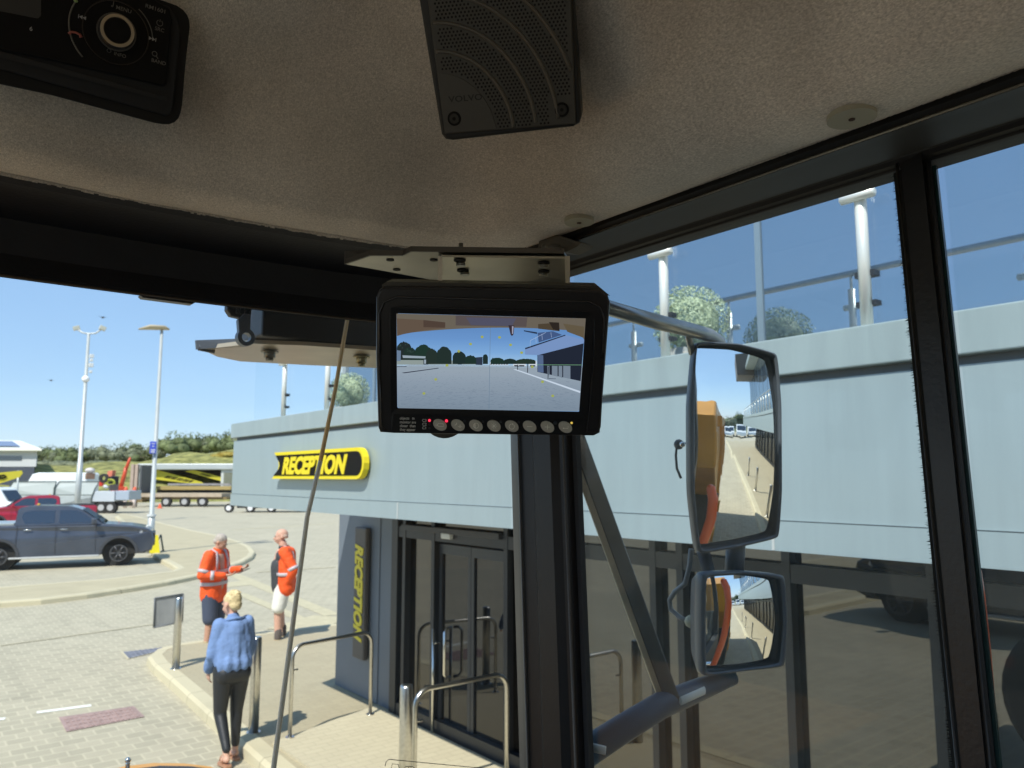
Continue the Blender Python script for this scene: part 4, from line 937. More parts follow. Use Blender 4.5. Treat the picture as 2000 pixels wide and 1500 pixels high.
for k, (u, v) in enumerate(((497, 1146), (673, 1149), (849, 1152), (1024, 1155), (1198, 1158), (1372, 1161), (1546, 1165), (1720, 1168))):
    b_, c = bt(u, v); lines(b_, c, icons[k])
g = M(); c = PV(868, 812, .668); g.tube([c, c+Fw*.01], [.0197, .0197], 28); c2 = c; ob('swivel_base', g, mat('swivel_bronze', (.08, .075, .06), .4), mon)
# --- bent steel bracket carrying the monitor
brs = mat('bracket_steel', (.30, .28, .225), .28, .85, nz=(12, .25))
zb1 = 0.278
brk = root('monitor_bracket', PX(980, 520, .5), 'bent polished steel bracket plate with holes under the headliner corner', 'bracket')
zk = .186+2.8
K = lambda px, py: PZ(px, py, zk)
g = M(); g.prism([K(675, 516), K(722, 500), K(786, 500), K(802, 492), K(1102, 496), K(1112, 512), K(1108, 556), K(1060, 552), K(1020, 560), K(970, 562), K(856, 549), K(760, 531)], (0, 0, .0022)); plate = ob('plate', g, brs, brk)
dl = V((0, 0, .0045))
pts = [K(675, 515), K(722, 499), K(786, 499), K(802, 491), K(1102, 495)]
g = M()
for a, b in zip(pts, pts[1:]): g.prism([a, b, b+dl, a+dl], V((.0015, .0015, 0)))
ob('flange', g, mat('bracket_edge', (.10, .092, .08), .35, .7), brk)
g = M(); P_ = [K(675, 516), K(760, 531), K(856, 549)]
a = PX(671, 470, .36); g.prism([K(674, 516), K(674, 516)+V((0, 0, .012)), K(730, 500)+V((0, 0, .006)), K(722, 500)], V((0, .002, 0))); ob('end_flange', g, mat('bracket_dark', (.03, .028, .025), .4), brk)
zk2 = zk-.0035
K2 = lambda px, py: PZ(px, py, zk2)
g = M(); g.prism([K2(862, 502), K2(1104, 505), K2(1108, 548), K2(1066, 541), K2(1040, 548), K2(980, 557), K2(862, 552)], (0, 0, .0018)); ob('hanger_plate', g, mat('hanger_steel', (.46, .43, .34), .3, .85, nz=(8, .3)), brk)
for x0, x1 in ((856, 864), (1104, 1113)):
    a = K2(x0, 500); b = K2(x1, 500); low = PL((x0+x1)/2+ (2 if x0 < 900 else -4), 575, mC, mN)-mN*.015
    g = M(); ht = (a.z-low.z); q1, q2 = K2(x0, 548), K2(x1, 548)
    g.prism([a, b, b+V((0, 0, -ht*.9)), a+V((0, 0, -ht*.9))], (q1-a)*.9); ob('hanger_leg', g, chrome if x0 < 900 else mat('hanger_steel', (0, 0, 0)), brk)
g = M()
for px, py in ((762, 507), (847, 507), (775, 526)): g.disc(K(px, py)+V((0, 0, -.0008)), (0, 0, 1), .0034, .0006, 16)
for px, py in ((898, 507), (904, 527), (1062, 512), (1062, 529)): g.disc(K2(px, py)+V((0, 0, -.0012)), (0, 0, 1), .0052, .001, 16)
ob('hole', g, mat('hole_black', (.004, .004, .004), .8), brk)
for px, py in ((900, 511), (908, 529), (1062, 514), (1061, 531)):
    g = M(); c = K2(px, py); g.disc(c+V((0, 0, -.004)), (0, 0, 1), .0042, .003, 6); g.bar(c, c+V((0, 0, .016)), .002); ob('screw', g, mat('zinc_grey', (0, 0, 0)), brk)
g = M(); c = PX(1062, 462, .545); g.prism([PX(1050, 488, .57), PX(1056, 455, .575), PX(1085, 458, .575), PX(1135, 474, .575), PX(1130, 480, .575), PX(1106, 492, .57)], (.02, .0, 0)); g.tube([PX(1082, 480, .56), PX(1082, 492, .56)], .008, 16); ob('corner_clamp', g, mat('clamp_grey', (.10, .095, .08), .5), brk)
SPD = .645
# ================================================================== LOUDSPEAKER on the headliner
def fitplane(pix):
    P = [hit(*p) for p in pix]; c = sum(P, V())/len(P)
    n = (P[1]-P[0]).cross(P[2]-P[0]).normalized()
    if n.dot(EYE-c) < 0: n = -n
    return c, n
aS = R(24); nS = (-Fw*math.cos(aS)-Up*math.sin(aS)-Rt*.11).normalized(); cS = PV(1000, 256, SPD)
def S(px, py, l=0.): return PL(px, py, cS+nS*l, nS)
spk = root('loudspeaker', cS, 'black square loudspeaker grille with curved ribs screwed to the grey headliner', 'loudspeaker')
spo = [(862, 262), (870, 272), (884, 274), (1120, 247), (1132, 240), (1136, 226), (1118, -40), (1096, -60), (815, -60), (812, -40)]
g = M(); g.prism([S(*p, .0) for p in spo], -nS*.05, .002); ob('frame', g, mat('speaker_edge', (.014, .014, .013), .45), spk)
body_m = mat('speaker_black', (.062, .059, .051), .5, bump=(500, .12, .001))
s0, s1, s2 = S(862, 262), S(1136, 240), S(840, 100)
ex = (s1-s0).normalized(); ey = nS.cross(ex).normalized()
if ey.dot(s2-s0) < 0: ey = -ey
W_ = (s1-s0).length
# local frame: origin at lower left corner of the grille; units metres
O_ = S(866, 266, .0015)
Wd = (S(1128, 238)-S(866, 266)).length; Ht = (S(818, -52)-S(866, 266)).length
def G_(u, v, l=0.): return O_+ex*u+ey*v+nS*l
g = M(); g.prism([G_(.0015, .0015), G_(Wd-.0015, .0015), G_(Wd, Ht), G_(0, Ht)], nS*.0015, .001); ob('face_plate', g, body_m, spk)
# ribs: concentric arcs about the lower left corner
R0 = [(.385, None), (.52, 1), (.70, 1), (.865, 1), (1.04, 1), (1.2, 1)]
cx, cy = -.10*Wd, .0
rib = M(); vrad = .405*Wd
cu_, cv_ = .0, -.02*Wd
def arcpts(r, n=40):
    out = []
    for k in range(n+1):
        a = math.pi/2*1.12*(k/n)-.05; u = cu_+r*math.cos(a); v = cv_+r*1.12*math.sin(a)
        if -.0 <= u <= Wd-.003 and .002 <= v <= Ht: out.append((u, v))
    return out
for r in (.535, .70, .865, 1.03, 1.22, 1.42):
    a = arcpts(r*Wd)
    if len(a) > 2: rib.tube([G_(u, v, .0016) for u, v in a], .0016, 8)
ob('rib', rib, mat('rib_black', (.10, .094, .08), .42), spk)
g = M(); qa = [(0.002, 0.003)]+[(cu_+vrad*math.cos(a), cv_+vrad*1.12*math.sin(a)) for a in [math.pi/2*k/24 for k in range(25)]]
qa = [(max(.002, u), max(.003, v)) for u, v in qa]; g.prism([G_(u, v, .0016) for u, v in qa], nS*.0008); ob('badge_plate', g, mat('badge_black', (.07, .067, .059), .5, bump=(700, .1, .001)), spk)
g = M(); dm_ = mat('grille_hole', (.002, .002, .002), .9); pitch = .0031; rw = 0; v = .004
rr_l = [.535*Wd, .70*Wd, .865*Wd, 1.03*Wd, 1.22*Wd, 1.42*Wd]
while v < Ht:
    u = .006+(pitch/2 if rw % 2 else 0)
    while u < Wd-.005:
        rho = math.hypot(u-cu_, (v-cv_)/1.12)
        ok = rho > vrad+.002 and all(abs(rho-r) > .0026 for r in rr_l) and math.hypot(u-(Wd-.011), v-.012) > .0105 and not (u > Wd-.024 and v < .024)
        if ok: g._add([G_(u+.00098*math.cos(t), v+.00098*math.sin(t), .00155) for t in [k*math.pi/3 for k in range(6)]], [(0, 1, 2, 3, 4, 5)])
        u += pitch
    v += pitch*.866; rw += 1
ho = ob('grille_holes', g, dm_, spk); ho['kind'] = 'stuff'
def screw(u, v):
    g = M(); g.disc(G_(u, v, .0022), nS, .0058, .0004, 24); a = ob('screw_recess', g, dm_, spk)
    g = M(); g.disc(G_(u, v, .0026), nS, .0040, .0010, 20); b = ob('screw', g, mat('screw_dark', (.045, .042, .036), .4, .6), spk)
    g = M(); g.disc(G_(u, v, .0037), nS, .0015, .0002, 6); ob('screw_socket', g, dm_, b)
screw(.0115, .0135); screw(Wd-.0125, .0135)
text('VOLVO', .0066, mat('badge_letter', (.012, .012, .011), .5), spk, G_(.0085, .0265, .0025), ex, ey, 'lettering', .00015, .0001, sx=1.25, spacing=1.05)
# ================================================================== CAR RADIO at the upper left
aR = R(24)
nR = (-ray(230, 60).normalized()+(Rt*.51+Up*.86)*.15).normalized()
pR = EYE+(hit(345, 225)-EYE)*.935; 
def Q(px, py, l=0.): return PL(px, py, pR+nR*l, nR)
eR = (Q(300, 240)-Q(0, 165)).normalized()
rad = root('car_radio', pR, 'black car radio with round chrome edged knob set in the headliner', 'radio')
def rpoly(name, pix, l, th, m_, par=rad, bev=0.):
    g = M(); g.prism([Q(*p, l) for p in pix], (ray(200, 100).normalized()*.9-nR*.1).normalized()*th, bev); return ob(name, g, m_, par)
bz = mat('radio_bezel', (.010, .0105, .012), .6, spec=.3); rf = mat('radio_face', (.005, .005, .006), .6, spec=.2)
rpoly('bezel', [(-60, 152), (100, 186), (300, 240), (318, 243), (330, 243), (341, 239), (349, 231), (353, 220), (356, 205), (362, 130), (371, 52), (370, 40), (366, 29), (358, 19), (346, 11), (330, 5), (300, -5), (200, -30), (-60, -90)], 0, .11, bz, bev=.0012)
rpoly('inner_bezel', [(-60, 118), (325, 226), (334, 222), (338, 205), (352, 60), (345, 35), (330, 12), (-60, -80)], .004, .006, mat('radio_bezel_navy', (.008, .010, .014), .65), bev=.001)
rpoly('face', [(-60, 85), (100, 118), (318, 168), (325, 164), (336, 40), (332, 18), (300, -2), (-60, -80)], .008, .006, rf, bev=.0012)
rpoly('face_lip', [(-60, 96), (318, 196), (328, 198), (326, 190), (-60, 84)], .0065, .004, mat('radio_lip', (.014, .016, .020), .6))
# display
rpoly('display', [(-60, -60), (-60, 10), (74, 36), (80, 30), (80, -40)], .0088, .001, mat('display_grey', (.04, .04, .04), .6))
def arc(pc, rx, a0, a1, l, tr, m_, nm, squash=1., n=28):
    c = Q(*pc, l); e1 = eR; e2 = nR.cross(e1)
    if e2.z < 0: e2 = -e2
    g = M(); g.tube([c+e1*rx*math.cos(R(a0+(a1-a0)*k/n))+e2*rx*math.sin(R(a0+(a1-a0)*k/n)) for k in range(n+1)], tr, 8); return ob(nm, g, m_, rad)
kc = Q(227, 64, .0085); e1 = eR; e2 = nR.cross(e1); e2 = -e2 if e2.z < 0 else e2
kr = (Q(266, 68)-Q(192, 68)).length/2
g = M(); g.tube([kc, kc+nR*.004, kc+nR*.012], [kr*.97, kr*.97, kr*.88], 36); kn = ob('knob', g, mat('knob_dark', (.02, .02, .022), .35), rad)
g = M(); g.ring(kc+nR*.012, nR, kr*.86, kr*.70, .0018, 40); ob('knob_ring', g, mat('knob_brass', (.50, .47, .40), .3, .5), kn)
g = M(); g.disc(kc+nR*.0122, nR, kr*.65, .0006, 32); ob('knob_cap', g, rf, kn)
g = M(); g.ring(kc+nR*.0035, nR, kr*1.02, kr*.93, .001, 40); ob('knob_base_ring', g, mat('ring_grey', (.13, .125, .115), .4), kn)
g = M(); g.ring(kc, nR, kr*1.72, kr*1.66, .0006, 48); ob('dial_groove', g, mat('groove', (.02, .02, .022), .3), rad)
g = M(); c = kc
g.tube([c+e1*(-kr*2.35*math.cos(R(t)))+e2*(kr*2.35*math.sin(R(t))) for t in range(-50, 40, 6)], .0006, 6); g.tube([c+e1*(kr*1.9*math.cos(R(t)))+e2*(kr*1.9*math.sin(R(t))) for t in range(5, 60, 6)], .0004, 6); ob('dial_trim', g, mat('trim_grey', (.16, .15, .13), .4), rad)
pr = mat('radio_print', (.40, .40, .40), .6); prd = mat('radio_print_dim', (.17, .16, .145), .6)
def rt_(s, px, py, sz, m_=prd, sx=1.): text(s, sz, m_, rad, Q(px, py, .0089), e1, e2, 'lettering', .00005, .00003, sx=sx)
rt_('RM1601', 283, 14, .0042, prd, 1.1); rt_('SRC', 302, 58, .0040); rt_('BAND', 295, 120, .0040); rt_('INFO', 222, 107, .0038); rt_('MENU', 226, 17, .0040); rt_('6', 57, 59, .0042, pr)
def tri(px, py, dirs, m_=pr):
    g = M(); c = Q(px, py, .009); s = .0014
    for k in range(2): x = (k*1.7)*s; g.prism([c+e1*x*dirs, c+e1*(x+1.5*s)*dirs+e2*s*0, c+e1*x*dirs+e2*s] if False else [c+e1*(x*dirs)+e2*s, c+e1*(x*dirs)-e2*s, c+e1*((x+1.6*s)*dirs)], nR*.0002)
    x = 3.4*s; g.prism([c+e1*x*dirs+e2*s, c+e1*x*dirs-e2*s, c+e1*(x+.0005)*dirs-e2*s, c+e1*(x+.0005)*dirs+e2*s], nR*.0002); ob('track_symbol', g, m_, rad)
tri(168, 36, -1); tri(291, 74, 1)
g = M(); c = Q(147, 67, .0092); g.tube([c-e1*.004-e2*.001, c-e1*.003+e2*.0008, c+e2*.0014, c+e1*.003+e2*.0008, c+e1*.004-e2*.001], [.0013, .0009, .0008, .0009, .0013], 8); ob('phone_symbol', g, mat('phone_red', (.42, .12, .09), .5), rad)
g = M(); c = Q(312, 45, .009); g.tube([c+e1*.0022*math.cos(R(t))+e2*.0022*math.sin(R(t)) for t in range(120, 430, 20)], .00025, 6); g.bar(c+e2*.0008, c+e2*.0028, .00025); ob('power_symbol', g, prd, rad)
g = M(); c = Q(302, 105, .009); g.tube([c+e1*.0018*math.cos(R(t))+e2*.0018*math.sin(R(t)) for t in range(0, 361, 20)], .00025, 6); g.bar(c+(e1-e2)*.0013, c+(e1-e2)*.003, .0003); ob('search_symbol', g, prd, rad)
g = M(); c = Q(213, 99, .009); g.tube([c+e1*.0014*math.cos(R(t))+e2*.0014*math.sin(R(t)) for t in range(0, 361, 24)], .0002, 6); ob('clock_symbol', g, prd, rad)
g = M(); c = Q(219, 12, .009); g.ball(c, .0008, 1); g.bar(c+e1*.0007, c+e1*.0007+e2*.004, .0003); ob('note_symbol', g, prd, rad)
g = M(); g.ball(Q(148, 2, .009), (.0018, .001, .0012), 1); ob('call_symbol', g, mat('call_green', (.35, .5, .2), .5), rad)
# ================================================================== STREET FURNITURE
def bollard(x, y, label, h=.98):
    r = root('bollard', (x, y, .12), label, 'bollard', 'stainless bollards along the kerb')
    g = M(); g.tube([(x, y, .12), (x, y, .12+h-.02), (x, y, .12+h-.004), (x, y, .12+h)], [.052, .052, .046, .03], 24); ob('post', g, steel, r)
    g = M(); g.tube([(x, y, .118), (x, y, .126)], [.075, .073], 24); ob('base_plate', g, steel, r); return r
p = PZ(343, 1306, .12); b1 = bollard(p.x, p.y, 'stainless bollard at the rounded pavement corner carrying a grey sign plate')
p2 = PZ(495, 1430, .12); bollard(p2.x, p2.y, 'stainless bollard on the kerb directly beside the woman in the blue jumper')
p3 = PX(793, 1400, 3.36); bollard(3.36, p3.y, 'thick stainless bollard cut by the lower edge of the windscreen beside the near hoop rail', 1.02)
for k, y in enumerate((2.4, -.8, -4.0, -7.2, -10.4, -13.6)):
    bollard(2.95+.042*(y-8.2)+.32, y, 'stainless bollard seen only in the wing mirrors, %s back along the kerb' % ('first', 'second', 'third', 'fourth', 'fifth', 'sixth')[k])
# sign plate fixed to the first bollard
a, b_, c, d = [PY(*q, p.y+.07) for q in ((302, 1168), (358, 1160), (356, 1214), (300, 1226))]
sgp = root('sign_plate', (p.x, p.y+.07, a.z), 'small grey framed notice seen from behind, fixed to the corner bollard', 'sign')
g = M(); g.prism([a, b_, c, d], (0, .004, 0)); ob('plate', g, mat('plate_grey', (.30, .31, .31), .5, nz=(5, .1)), sgp)
g = M(); P4 = [a, b_, c, d]
for i in range(4): g.bar(P4[i]+V((0, -.004, 0)), P4[(i+1) % 4]+V((0, -.004, 0)), .012, n=4)
ob('frame', g, mat('plate_frame', (.13, .14, .15), .5), sgp)
g = M(); g.bb((p.x-.01, p.y, (a.z+d.z)/2-.02), (p.x+.01, p.y+.07, (a.z+d.z)/2+.02)); ob('clamp', g, steel, sgp)
def hoop(x0, y0, x1, y1, h, label, z0=.145, thk=.0205):
    r = root('hoop_rail', ((x0+x1)/2, (y0+y1)/2, z0), label, 'handrail', 'stainless hoop rails by the entrance')
    a = V((x0, y0, z0)); b = V((x1, y1, z0)); d = (b-a).normalized(); u = V((0, 0, 1)); rr = .13
    pts = [a, a+u*(h-rr)]+[a+u*(h-rr)+d*rr*(1-math.cos(R(t)))+u*rr*math.sin(R(t)) for t in (20, 40, 60, 80)]+[a+u*h+d*rr*1.05, b+u*h-d*rr*1.05]+[b+u*(h-rr)-d*rr*(1-math.cos(R(t)))+u*rr*math.sin(R(t)) for t in (80, 60, 40, 20)]+[b+u*(h-rr), b]
    g = M(); g.tube(pts, thk, 14); ob('rail', g, steel, r)
    for q in (a, b): g = M(); g.disc(q+V((0, 0, .001)), u, .045, .006, 20); ob('base_plate', g, steel, r)
    g = M(); g.bar(a+u*(h*.73), a+u*(h*.73)+d*.07, .009); ob('stub', g, steel, r)
A_, B_ = PZ(566, 1440, .145), PZ(723, 1395, .145); hoop(A_.x, A_.y, B_.x, B_.y, PX(723, 1232, B_.x).z-.145, 'farther stainless hoop rail in front of the corner wall with the vertical sign')
xr, xl_ = PX(990, 1400, 4.45), PX(810, 1440, 3.50); hoop(3.50, xl_.y, 4.45, xr.y, PX(975, 1316, 4.38).z-.145, 'nearer stainless hoop rail in front of the dark glass doors')
# ------------------------------------------------------------------ lamp posts
galv = mat('galvanised_pole', (.46, .49, .48), .45, .3, nz=(2, .08))
L2 = PZ(292, 1080, .12); top2 = PY(316, 645, L2.y).z
lp = root('lamp_post', L2, 'lamp post with one flat lantern and blue plate by the grey pickup nose', 'lamp post')
g = M(); g.tube([L2, L2+V((0, 0, 1.3)), L2+V((0, 0, 1.31)), V((L2.x, L2.y, top2))], [.12, .12, .085, .05], 16); ob('pole', g, galv, lp)
g = M(); c = V((L2.x, L2.y, top2)); e_ = V((-.75, .2, 0)); g.tube([c+V((.25, -.05, .05)), c+V((.1, 0, .10)), c+e_*.5+V((0, 0, .08)), c+e_+V((0, 0, -.02))], [.06, .19, .21, .06], 12, flat=(0, 1, 0)); ob('lantern', g, mat('lantern_buff', (.42, .36, .24), .5), lp)
s1, s2 = PY(293, 862, L2.y-.1), PY(304, 886, L2.y-.1)
g = M(); g.bb((s1.x, L2.y-.13, s2.z), (s2.x, L2.y-.10, s1.z), .01); bp_ = ob('parking_plate', g, mat('plate_blue', (.06, .10, .62), .4), lp)
g = M()
for k, (z_, w_) in enumerate(((.82, .5), (.6, .3), (.32, .7), (.2, .6), (.1, .7))): zz = s2.z+(s1.z-s2.z)*z_; cx_ = (s1.x+s2.x)/2; ww = (s2.x-s1.x)*w_*.5; g.bb((cx_-ww, L2.y-.134, zz-.012), (cx_+ww, L2.y-.131, zz+.012))
ob('plate_marks', g, wl, bp_)
g = M(); g.ring(L2+V((0, 0, 1.28)), (0, 0, 1), .15, .11, .08, 20); ob('collar', g, mat('white_collar', (.7, .72, .7), .5), lp)
L1d = 45.0; l1 = PV(150, 1000, L1d); l1.z = .0; t1 = PY(175, 652, l1.y).z
lq = root('lamp_post', l1, 'farther tall lamp post with two floodlights, standing behind the pickups', 'lamp post')
g = M(); g.tube([l1, V((l1.x, l1.y, 3.6)), V((l1.x, l1.y, 3.62)), V((l1.x, l1.y, t1))], [.17, .16, .13, .08], 16); ob('pole', g, galv, lq)
g = M(); c = V((l1.x, l1.y, t1)); g.tube([c+V((-.55, .3, .25)), c+V((-.3, .15, .05)), c, c+V((.35, -.2, .05)), c+V((.6, -.35, .3))], .05, 8); ob('crossarm', g, galv, lq)
for s, o in ((-1, V((-.62, .34, .32))), (1, V((.66, -.38, .36)))): g = M(); g.box(c+o, (.36, .2, .26), Matrix.Rotation(R(s*20), 3, 'Y'), .03); ob('floodlight', g, mat('lamp_grey', (.5, .5, .42), .4), lq)
for zz, sz in ((-1.35, .22), (-1.6, .16), (-1.9, .24), (-2.3, .15)): g = M(); g.box(c+V((.22, -.1, zz)), (sz, .2, sz), None, .02); ob('camera_box', g, mat('lamp_white', (.65, .67, .66), .4), lq)
g = M(); g.ball(c+V((.0, 0, -2.75)), .22, 2); ob('dome_camera', g, mat('dome_white', (.85, .86, .85), .3), lq)
# yellow caution board by the lamp post and dark stand
q0 = PZ(301, 1080, .12)
cb = root('caution_board', q0, 'bright yellow folding caution board at the foot of the nearer lamp post', 'caution sign')
g = M(); w2 = .17; g.prism([q0+V((-w2, -.1, 0)), q0+V((w2, -.1, 0)), q0+V((w2*.7, .05, .62)), q0+V((-w2*.7, .05, .62))], (0, .02, 0), .006); ob('front_panel', g, mat('caution_yellow', (.85, .72, .02), .4), cb)
g = M(); g.prism([q0+V((-w2, .24, 0)), q0+V((w2, .24, 0)), q0+V((w2*.7, .08, .62)), q0+V((-w2*.7, .08, .62))], (0, .02, 0), .006); ob('back_panel', g, mat('caution_yellow', (0, 0, 0)), cb)
q1 = PZ(311, 1077, .12)
g = M(); g.bar(q1+V((.14, 0, 0)), q1+V((.02, 0, .6)), .03, n=6); g.bar(q1+V((.02, 0, .6)), q1+V((-.1, .35, 0)), .02, n=6); g.bar(q1+V((.2, .1, .01)), q1+V((.05, -.1, .01)), .02, n=6)
tag(ob('trestle_stand', g, mat('trestle_green', (.05, .08, .07), .6)), 'dark leaning trestle stand just right of the yellow caution board', 'trestle')
# ================================================================== VEHICLES
glassdark = reflective('car_window_dark', (.012, .014, .018), .16, (.8, .9, 1))
def pl3(o, ax, ay, az=V((0, 0, 1))): return lambda x, y, z: o+ax*x+ay*y+az*z
def pickup(loc, az, sc_, cols, label, group='pickup trucks parked in the yard', bed_cover=True, side='R', canopy=False, sill=True):
    """double cab pickup, local +X = forward, width along Y; az = rotation about Z"""
    paint, glassm = cols
    r = root('pickup_truck', loc, label, 'pickup truck', group, az)
    r.scale = (sc_, sc_, sc_)
    def P(name, g, m_, par=r, sm=None): return ob(name, g, m_, par, world=False, smooth=sm)
    W = .92
    def arch(cx, r_=.47, n=10, zb=.42): return [(cx+r_*math.cos(math.pi*k/n), zb+(r_-.0)*math.sin(math.pi*k/n)*1.0-.02) for k in range(n+1)]
    # lower body side profile (x, z), front at +2.65
    prof = [(-2.62, .62), (-2.66, 1.20), (-2.60, 1.29), (-1.0, 1.29), (-.96, 1.27), (.93, 1.25), (1.25, 1.27), (2.0, 1.20), (2.42, 1.12), (2.60, 1.02), (2.68, .72), (2.62, .44), (2.35, .36), (2.19, .38)]
    prof += [(1.72+.46*math.cos(math.pi*k/10), .38+.47*math.sin(math.pi*k/10)) for k in range(11)]
    prof += [(1.18, .34), (-1.05, .34)]
    prof += [(-1.365+.46*math.cos(math.pi*k/10), .38+.47*math.sin(math.pi*k/10)) for k in range(11)]
    prof += [(-1.95, .40), (-2.5, .45)]
    g = M(); g.prism([V((x, -W, z)) for x, z in prof], (0, 2*W, 0), .045)
    for v in g.b.verts:
        if v.co.z > .95: v.co.y *= 1-.08*(v.co.z-.95)/.3
        if v.co.x > 1.9: v.co.y *= 1-.16*((v.co.x-1.9)/.8)**2
    P('body', g, paint, sm=False)
    # cab: tapered greenhouse
    lo_ = [(-.98, 1.08), (1.22, 1.08)]; hi = [(-.80, 1.70), (-.60, 1.79), (.0, 1.81), (.30, 1.76)]
    def gh(y, inset): 
        y2 = y*.80; return [V((-1.02, y*.94, 1.22)), V((1.32, y*.94, 1.22)), V((.62, y2, 1.72)), V((.35, y2*.97, 1.80)), V((-.60, y2*.97, 1.82)), V((-.96, y2, 1.76))]
    a_, b__ = gh(-W, 0), gh(W, 0); g = M(); n = 6
    g._add(a_+b__, [tuple(range(6)), tuple(range(6, 12))[::-1]]+[(i, (i+1) % 6, 6+(i+1) % 6, 6+i) for i in range(6)])
    bmesh.ops.recalc_face_normals(g.b, faces=g.b.faces[:]); bmesh.ops.bevel(g.b, geom=g.b.edges[:], offset=.035, segments=2, affect='EDGES'); P('cab', g, paint, sm=False)
    # side windows, both sides
    def sidept(x, z, s): 
        t = (z-1.22)/.52; y = W*.94+(W*.80-W*.94)*t; return V((x, s*(y+.004), z))
    for s in (-1, 1):
        for nm, poly in (('rear_side_window', [(-.76, 1.31), (-.02, 1.31), (-.02, 1.68), (-.66, 1.68), (-.82, 1.62), (-.85, 1.48)]), ('front_side_window', [(.10, 1.31), (1.08, 1.31), (.98, 1.39), (.66, 1.62), (.50, 1.68), (.10, 1.68)])):
            g = M(); g.prism([sidept(x, z, s) for x, z in poly], (0, s*.004, 0)); P(nm, g, glassm)
        for x0 in (-.80, .12): g = M(); g.tube([V((x0+.02, s*(W-.03), 1.13)), V((x0+.22, s*(W-.03), 1.135))], .018, 8); P('door_handle', g, chrome)
        for x0 in (-.92, .06, 1.10):
            g = M(); pth = [V((x0, s*(W+.001), .42)), V((x0-.02, s*(W+.001), .94)), V((x0-.02, s*W*.93, 1.24))]; g.tube(pth, .006, 5); P('door_gap', g, rubber)
        g = M(); g.box((1.02, s*(W+.11), 1.36), (.13, .2, .18), None, .04); P('door_mirror', g, paint)
        g = M(); g.box((.06, s*(W-.0), .34), (2.3, .14, .05), None, .015); P('pale_sill_bar', g, mat('sill_bar_lit', (.6, .6, .58), .4, .5) if sill else blackp)  # pale bar stands in for the lit strip under the sill
        for cx_ in (1.72, -1.365):
            g = M(); R1, R2 = .455, .53; ps = [math.pi*k/14 for k in range(15)]
            o_ = [V((cx_+R2*math.cos(t), s*(W+.002), .38+R2*math.sin(t))) for t in ps]; i_ = [V((cx_+R1*math.cos(t), s*(W+.002), .38+R1*math.sin(t))) for t in ps]
            g._add(o_+i_, [(k, k+1, 15+k+1, 15+k) for k in range(14)]); bmesh.ops.solidify(g.b, geom=g.b.faces[:], thickness=.03) if False else None
            g2 = M(); g2.prism(o_+i_[::-1], (0, s*.03, 0)); g.b.free(); P('wheel_arch_trim', g2, mat('arch_grey', (.045, .048, .055), .5))
        g = M(); g.prism([V((2.25, s*W*.86, .95)), V((2.52, s*W*.80, .88)), V((2.56, s*W*.72, 1.0)), V((2.30, s*W*.84, 1.06))], (0, s*.06, 0), .01); P('headlight', g, reflective('lamp_lens', (.4, .42, .45), .3))
        g = M(); g.bb((-2.68, s*.60, .90), (-2.60, s*.84, 1.22), .01); P('tail_light', g, mat('tail_red', (.45, .02, .02), .3))
    g = M(); g.prism([V((1.28, -W*.80, 1.27)), V((1.28, W*.80, 1.27)), V((.68, W*.70, 1.70)), V((.68, -W*.70, 1.70))], (.02, 0, .018)); P('windscreen', g, glassm)
    g = M(); g.prism([V((-1.02, -W*.7, 1.30)), V((-1.02, W*.7, 1.30)), V((-.97, W*.65, 1.70)), V((-.97, -W*.65, 1.70))], (-.012, 0, 0)); P('rear_window', g, glassm)
    g = M(); g.bb((2.60, -.6, .56), (2.69, .6, .95), .02); P('grille', g, blackp)
    g = M(); g.bb((-2.6, -W*.90, 1.28), (-1.03, W*.90, 1.335), .01); P('bed_cover', g, mat('bed_silver', (.5, .55, .55), .3, .6) if bed_cover else rubber)
    g = M(); g.bb((-2.45, -W*.86, .35), (2.45, W*.86, .62))
    for cx_ in (1.72, -1.365): g.tube([V((cx_, -W*.80, .42)), V((cx_, W*.80, .42))], .455, 24)
    P('underbody', g, rubber)
    for cx_ in (1.72, -1.365):
        for s in (-1, 1):
            g = M(); pr = [(-.12, .25), (-.12, .36), (-.09, .39), (.09, .39), (.12, .36), (.12, .25)]; g.tube([V((cx_, s*(W-.10+o), .39)) for o, _ in pr], [q_ for _, q_ in pr], 28); wv = P('wheel', g, rubber)
            g = M(); c_ = V((cx_, s*(W-.005), .39)); g.ring(c_, (0, s, 0), .25, .215, .02, 28)
            for k in range(6):
                t = k*math.pi/3; g.bar(c_+V((.05*math.cos(t), s*.01, .05*math.sin(t))), c_+V((.225*math.cos(t), s*.01, .225*math.sin(t))), .022, n=6)
            g.disc(c_, (0, s, 0), .06, .02, 14); ob('rim', g, mat('rim_dark', (.10, .10, .105), .4, .5), wv, world=False)
            g = M(); g.disc(V((cx_, s*(W-.03), .39)), (0, s, 0), .22, .01, 24); ob('brake_disc', g, blackp, wv, world=False)
    g = M(); g.tube([V((-.55, .0, 1.81)), V((-.55, 0, 1.87))], [.05, .03], 10); P('roof_aerial', g, mat('amber_plastic', (.6, .35, .05), .4))
    return r
F_, B_ = PZ(230, 1106), PZ(-8, 1116)
dv = (F_-B_); L_wb = dv.length; s_ = L_wb/3.085; ang = math.atan2(dv.y, dv.x); dn = dv.normalized(); side_n = V((-dn.y, dn.x, 0))
o_ = (F_+B_)/2-dn*(.1775*s_)+side_n*.92*s_; o_.z = 0
slatep = mat('slate_car_paint', (.066, .078, .104), .3, .35, nz=(2, .12), coat=.6); redp = mat('red_car_paint', (.36, .018, .045), .32, .2, coat=.5)
pickup(o_, ang, s_*1.0, (slatep, glassdark), 'slate grey double cab pickup parked nearest, its nose beside the lamp post')
dpt = 41.0; tail = PV(186, 1040, dpt); tail.z = 0
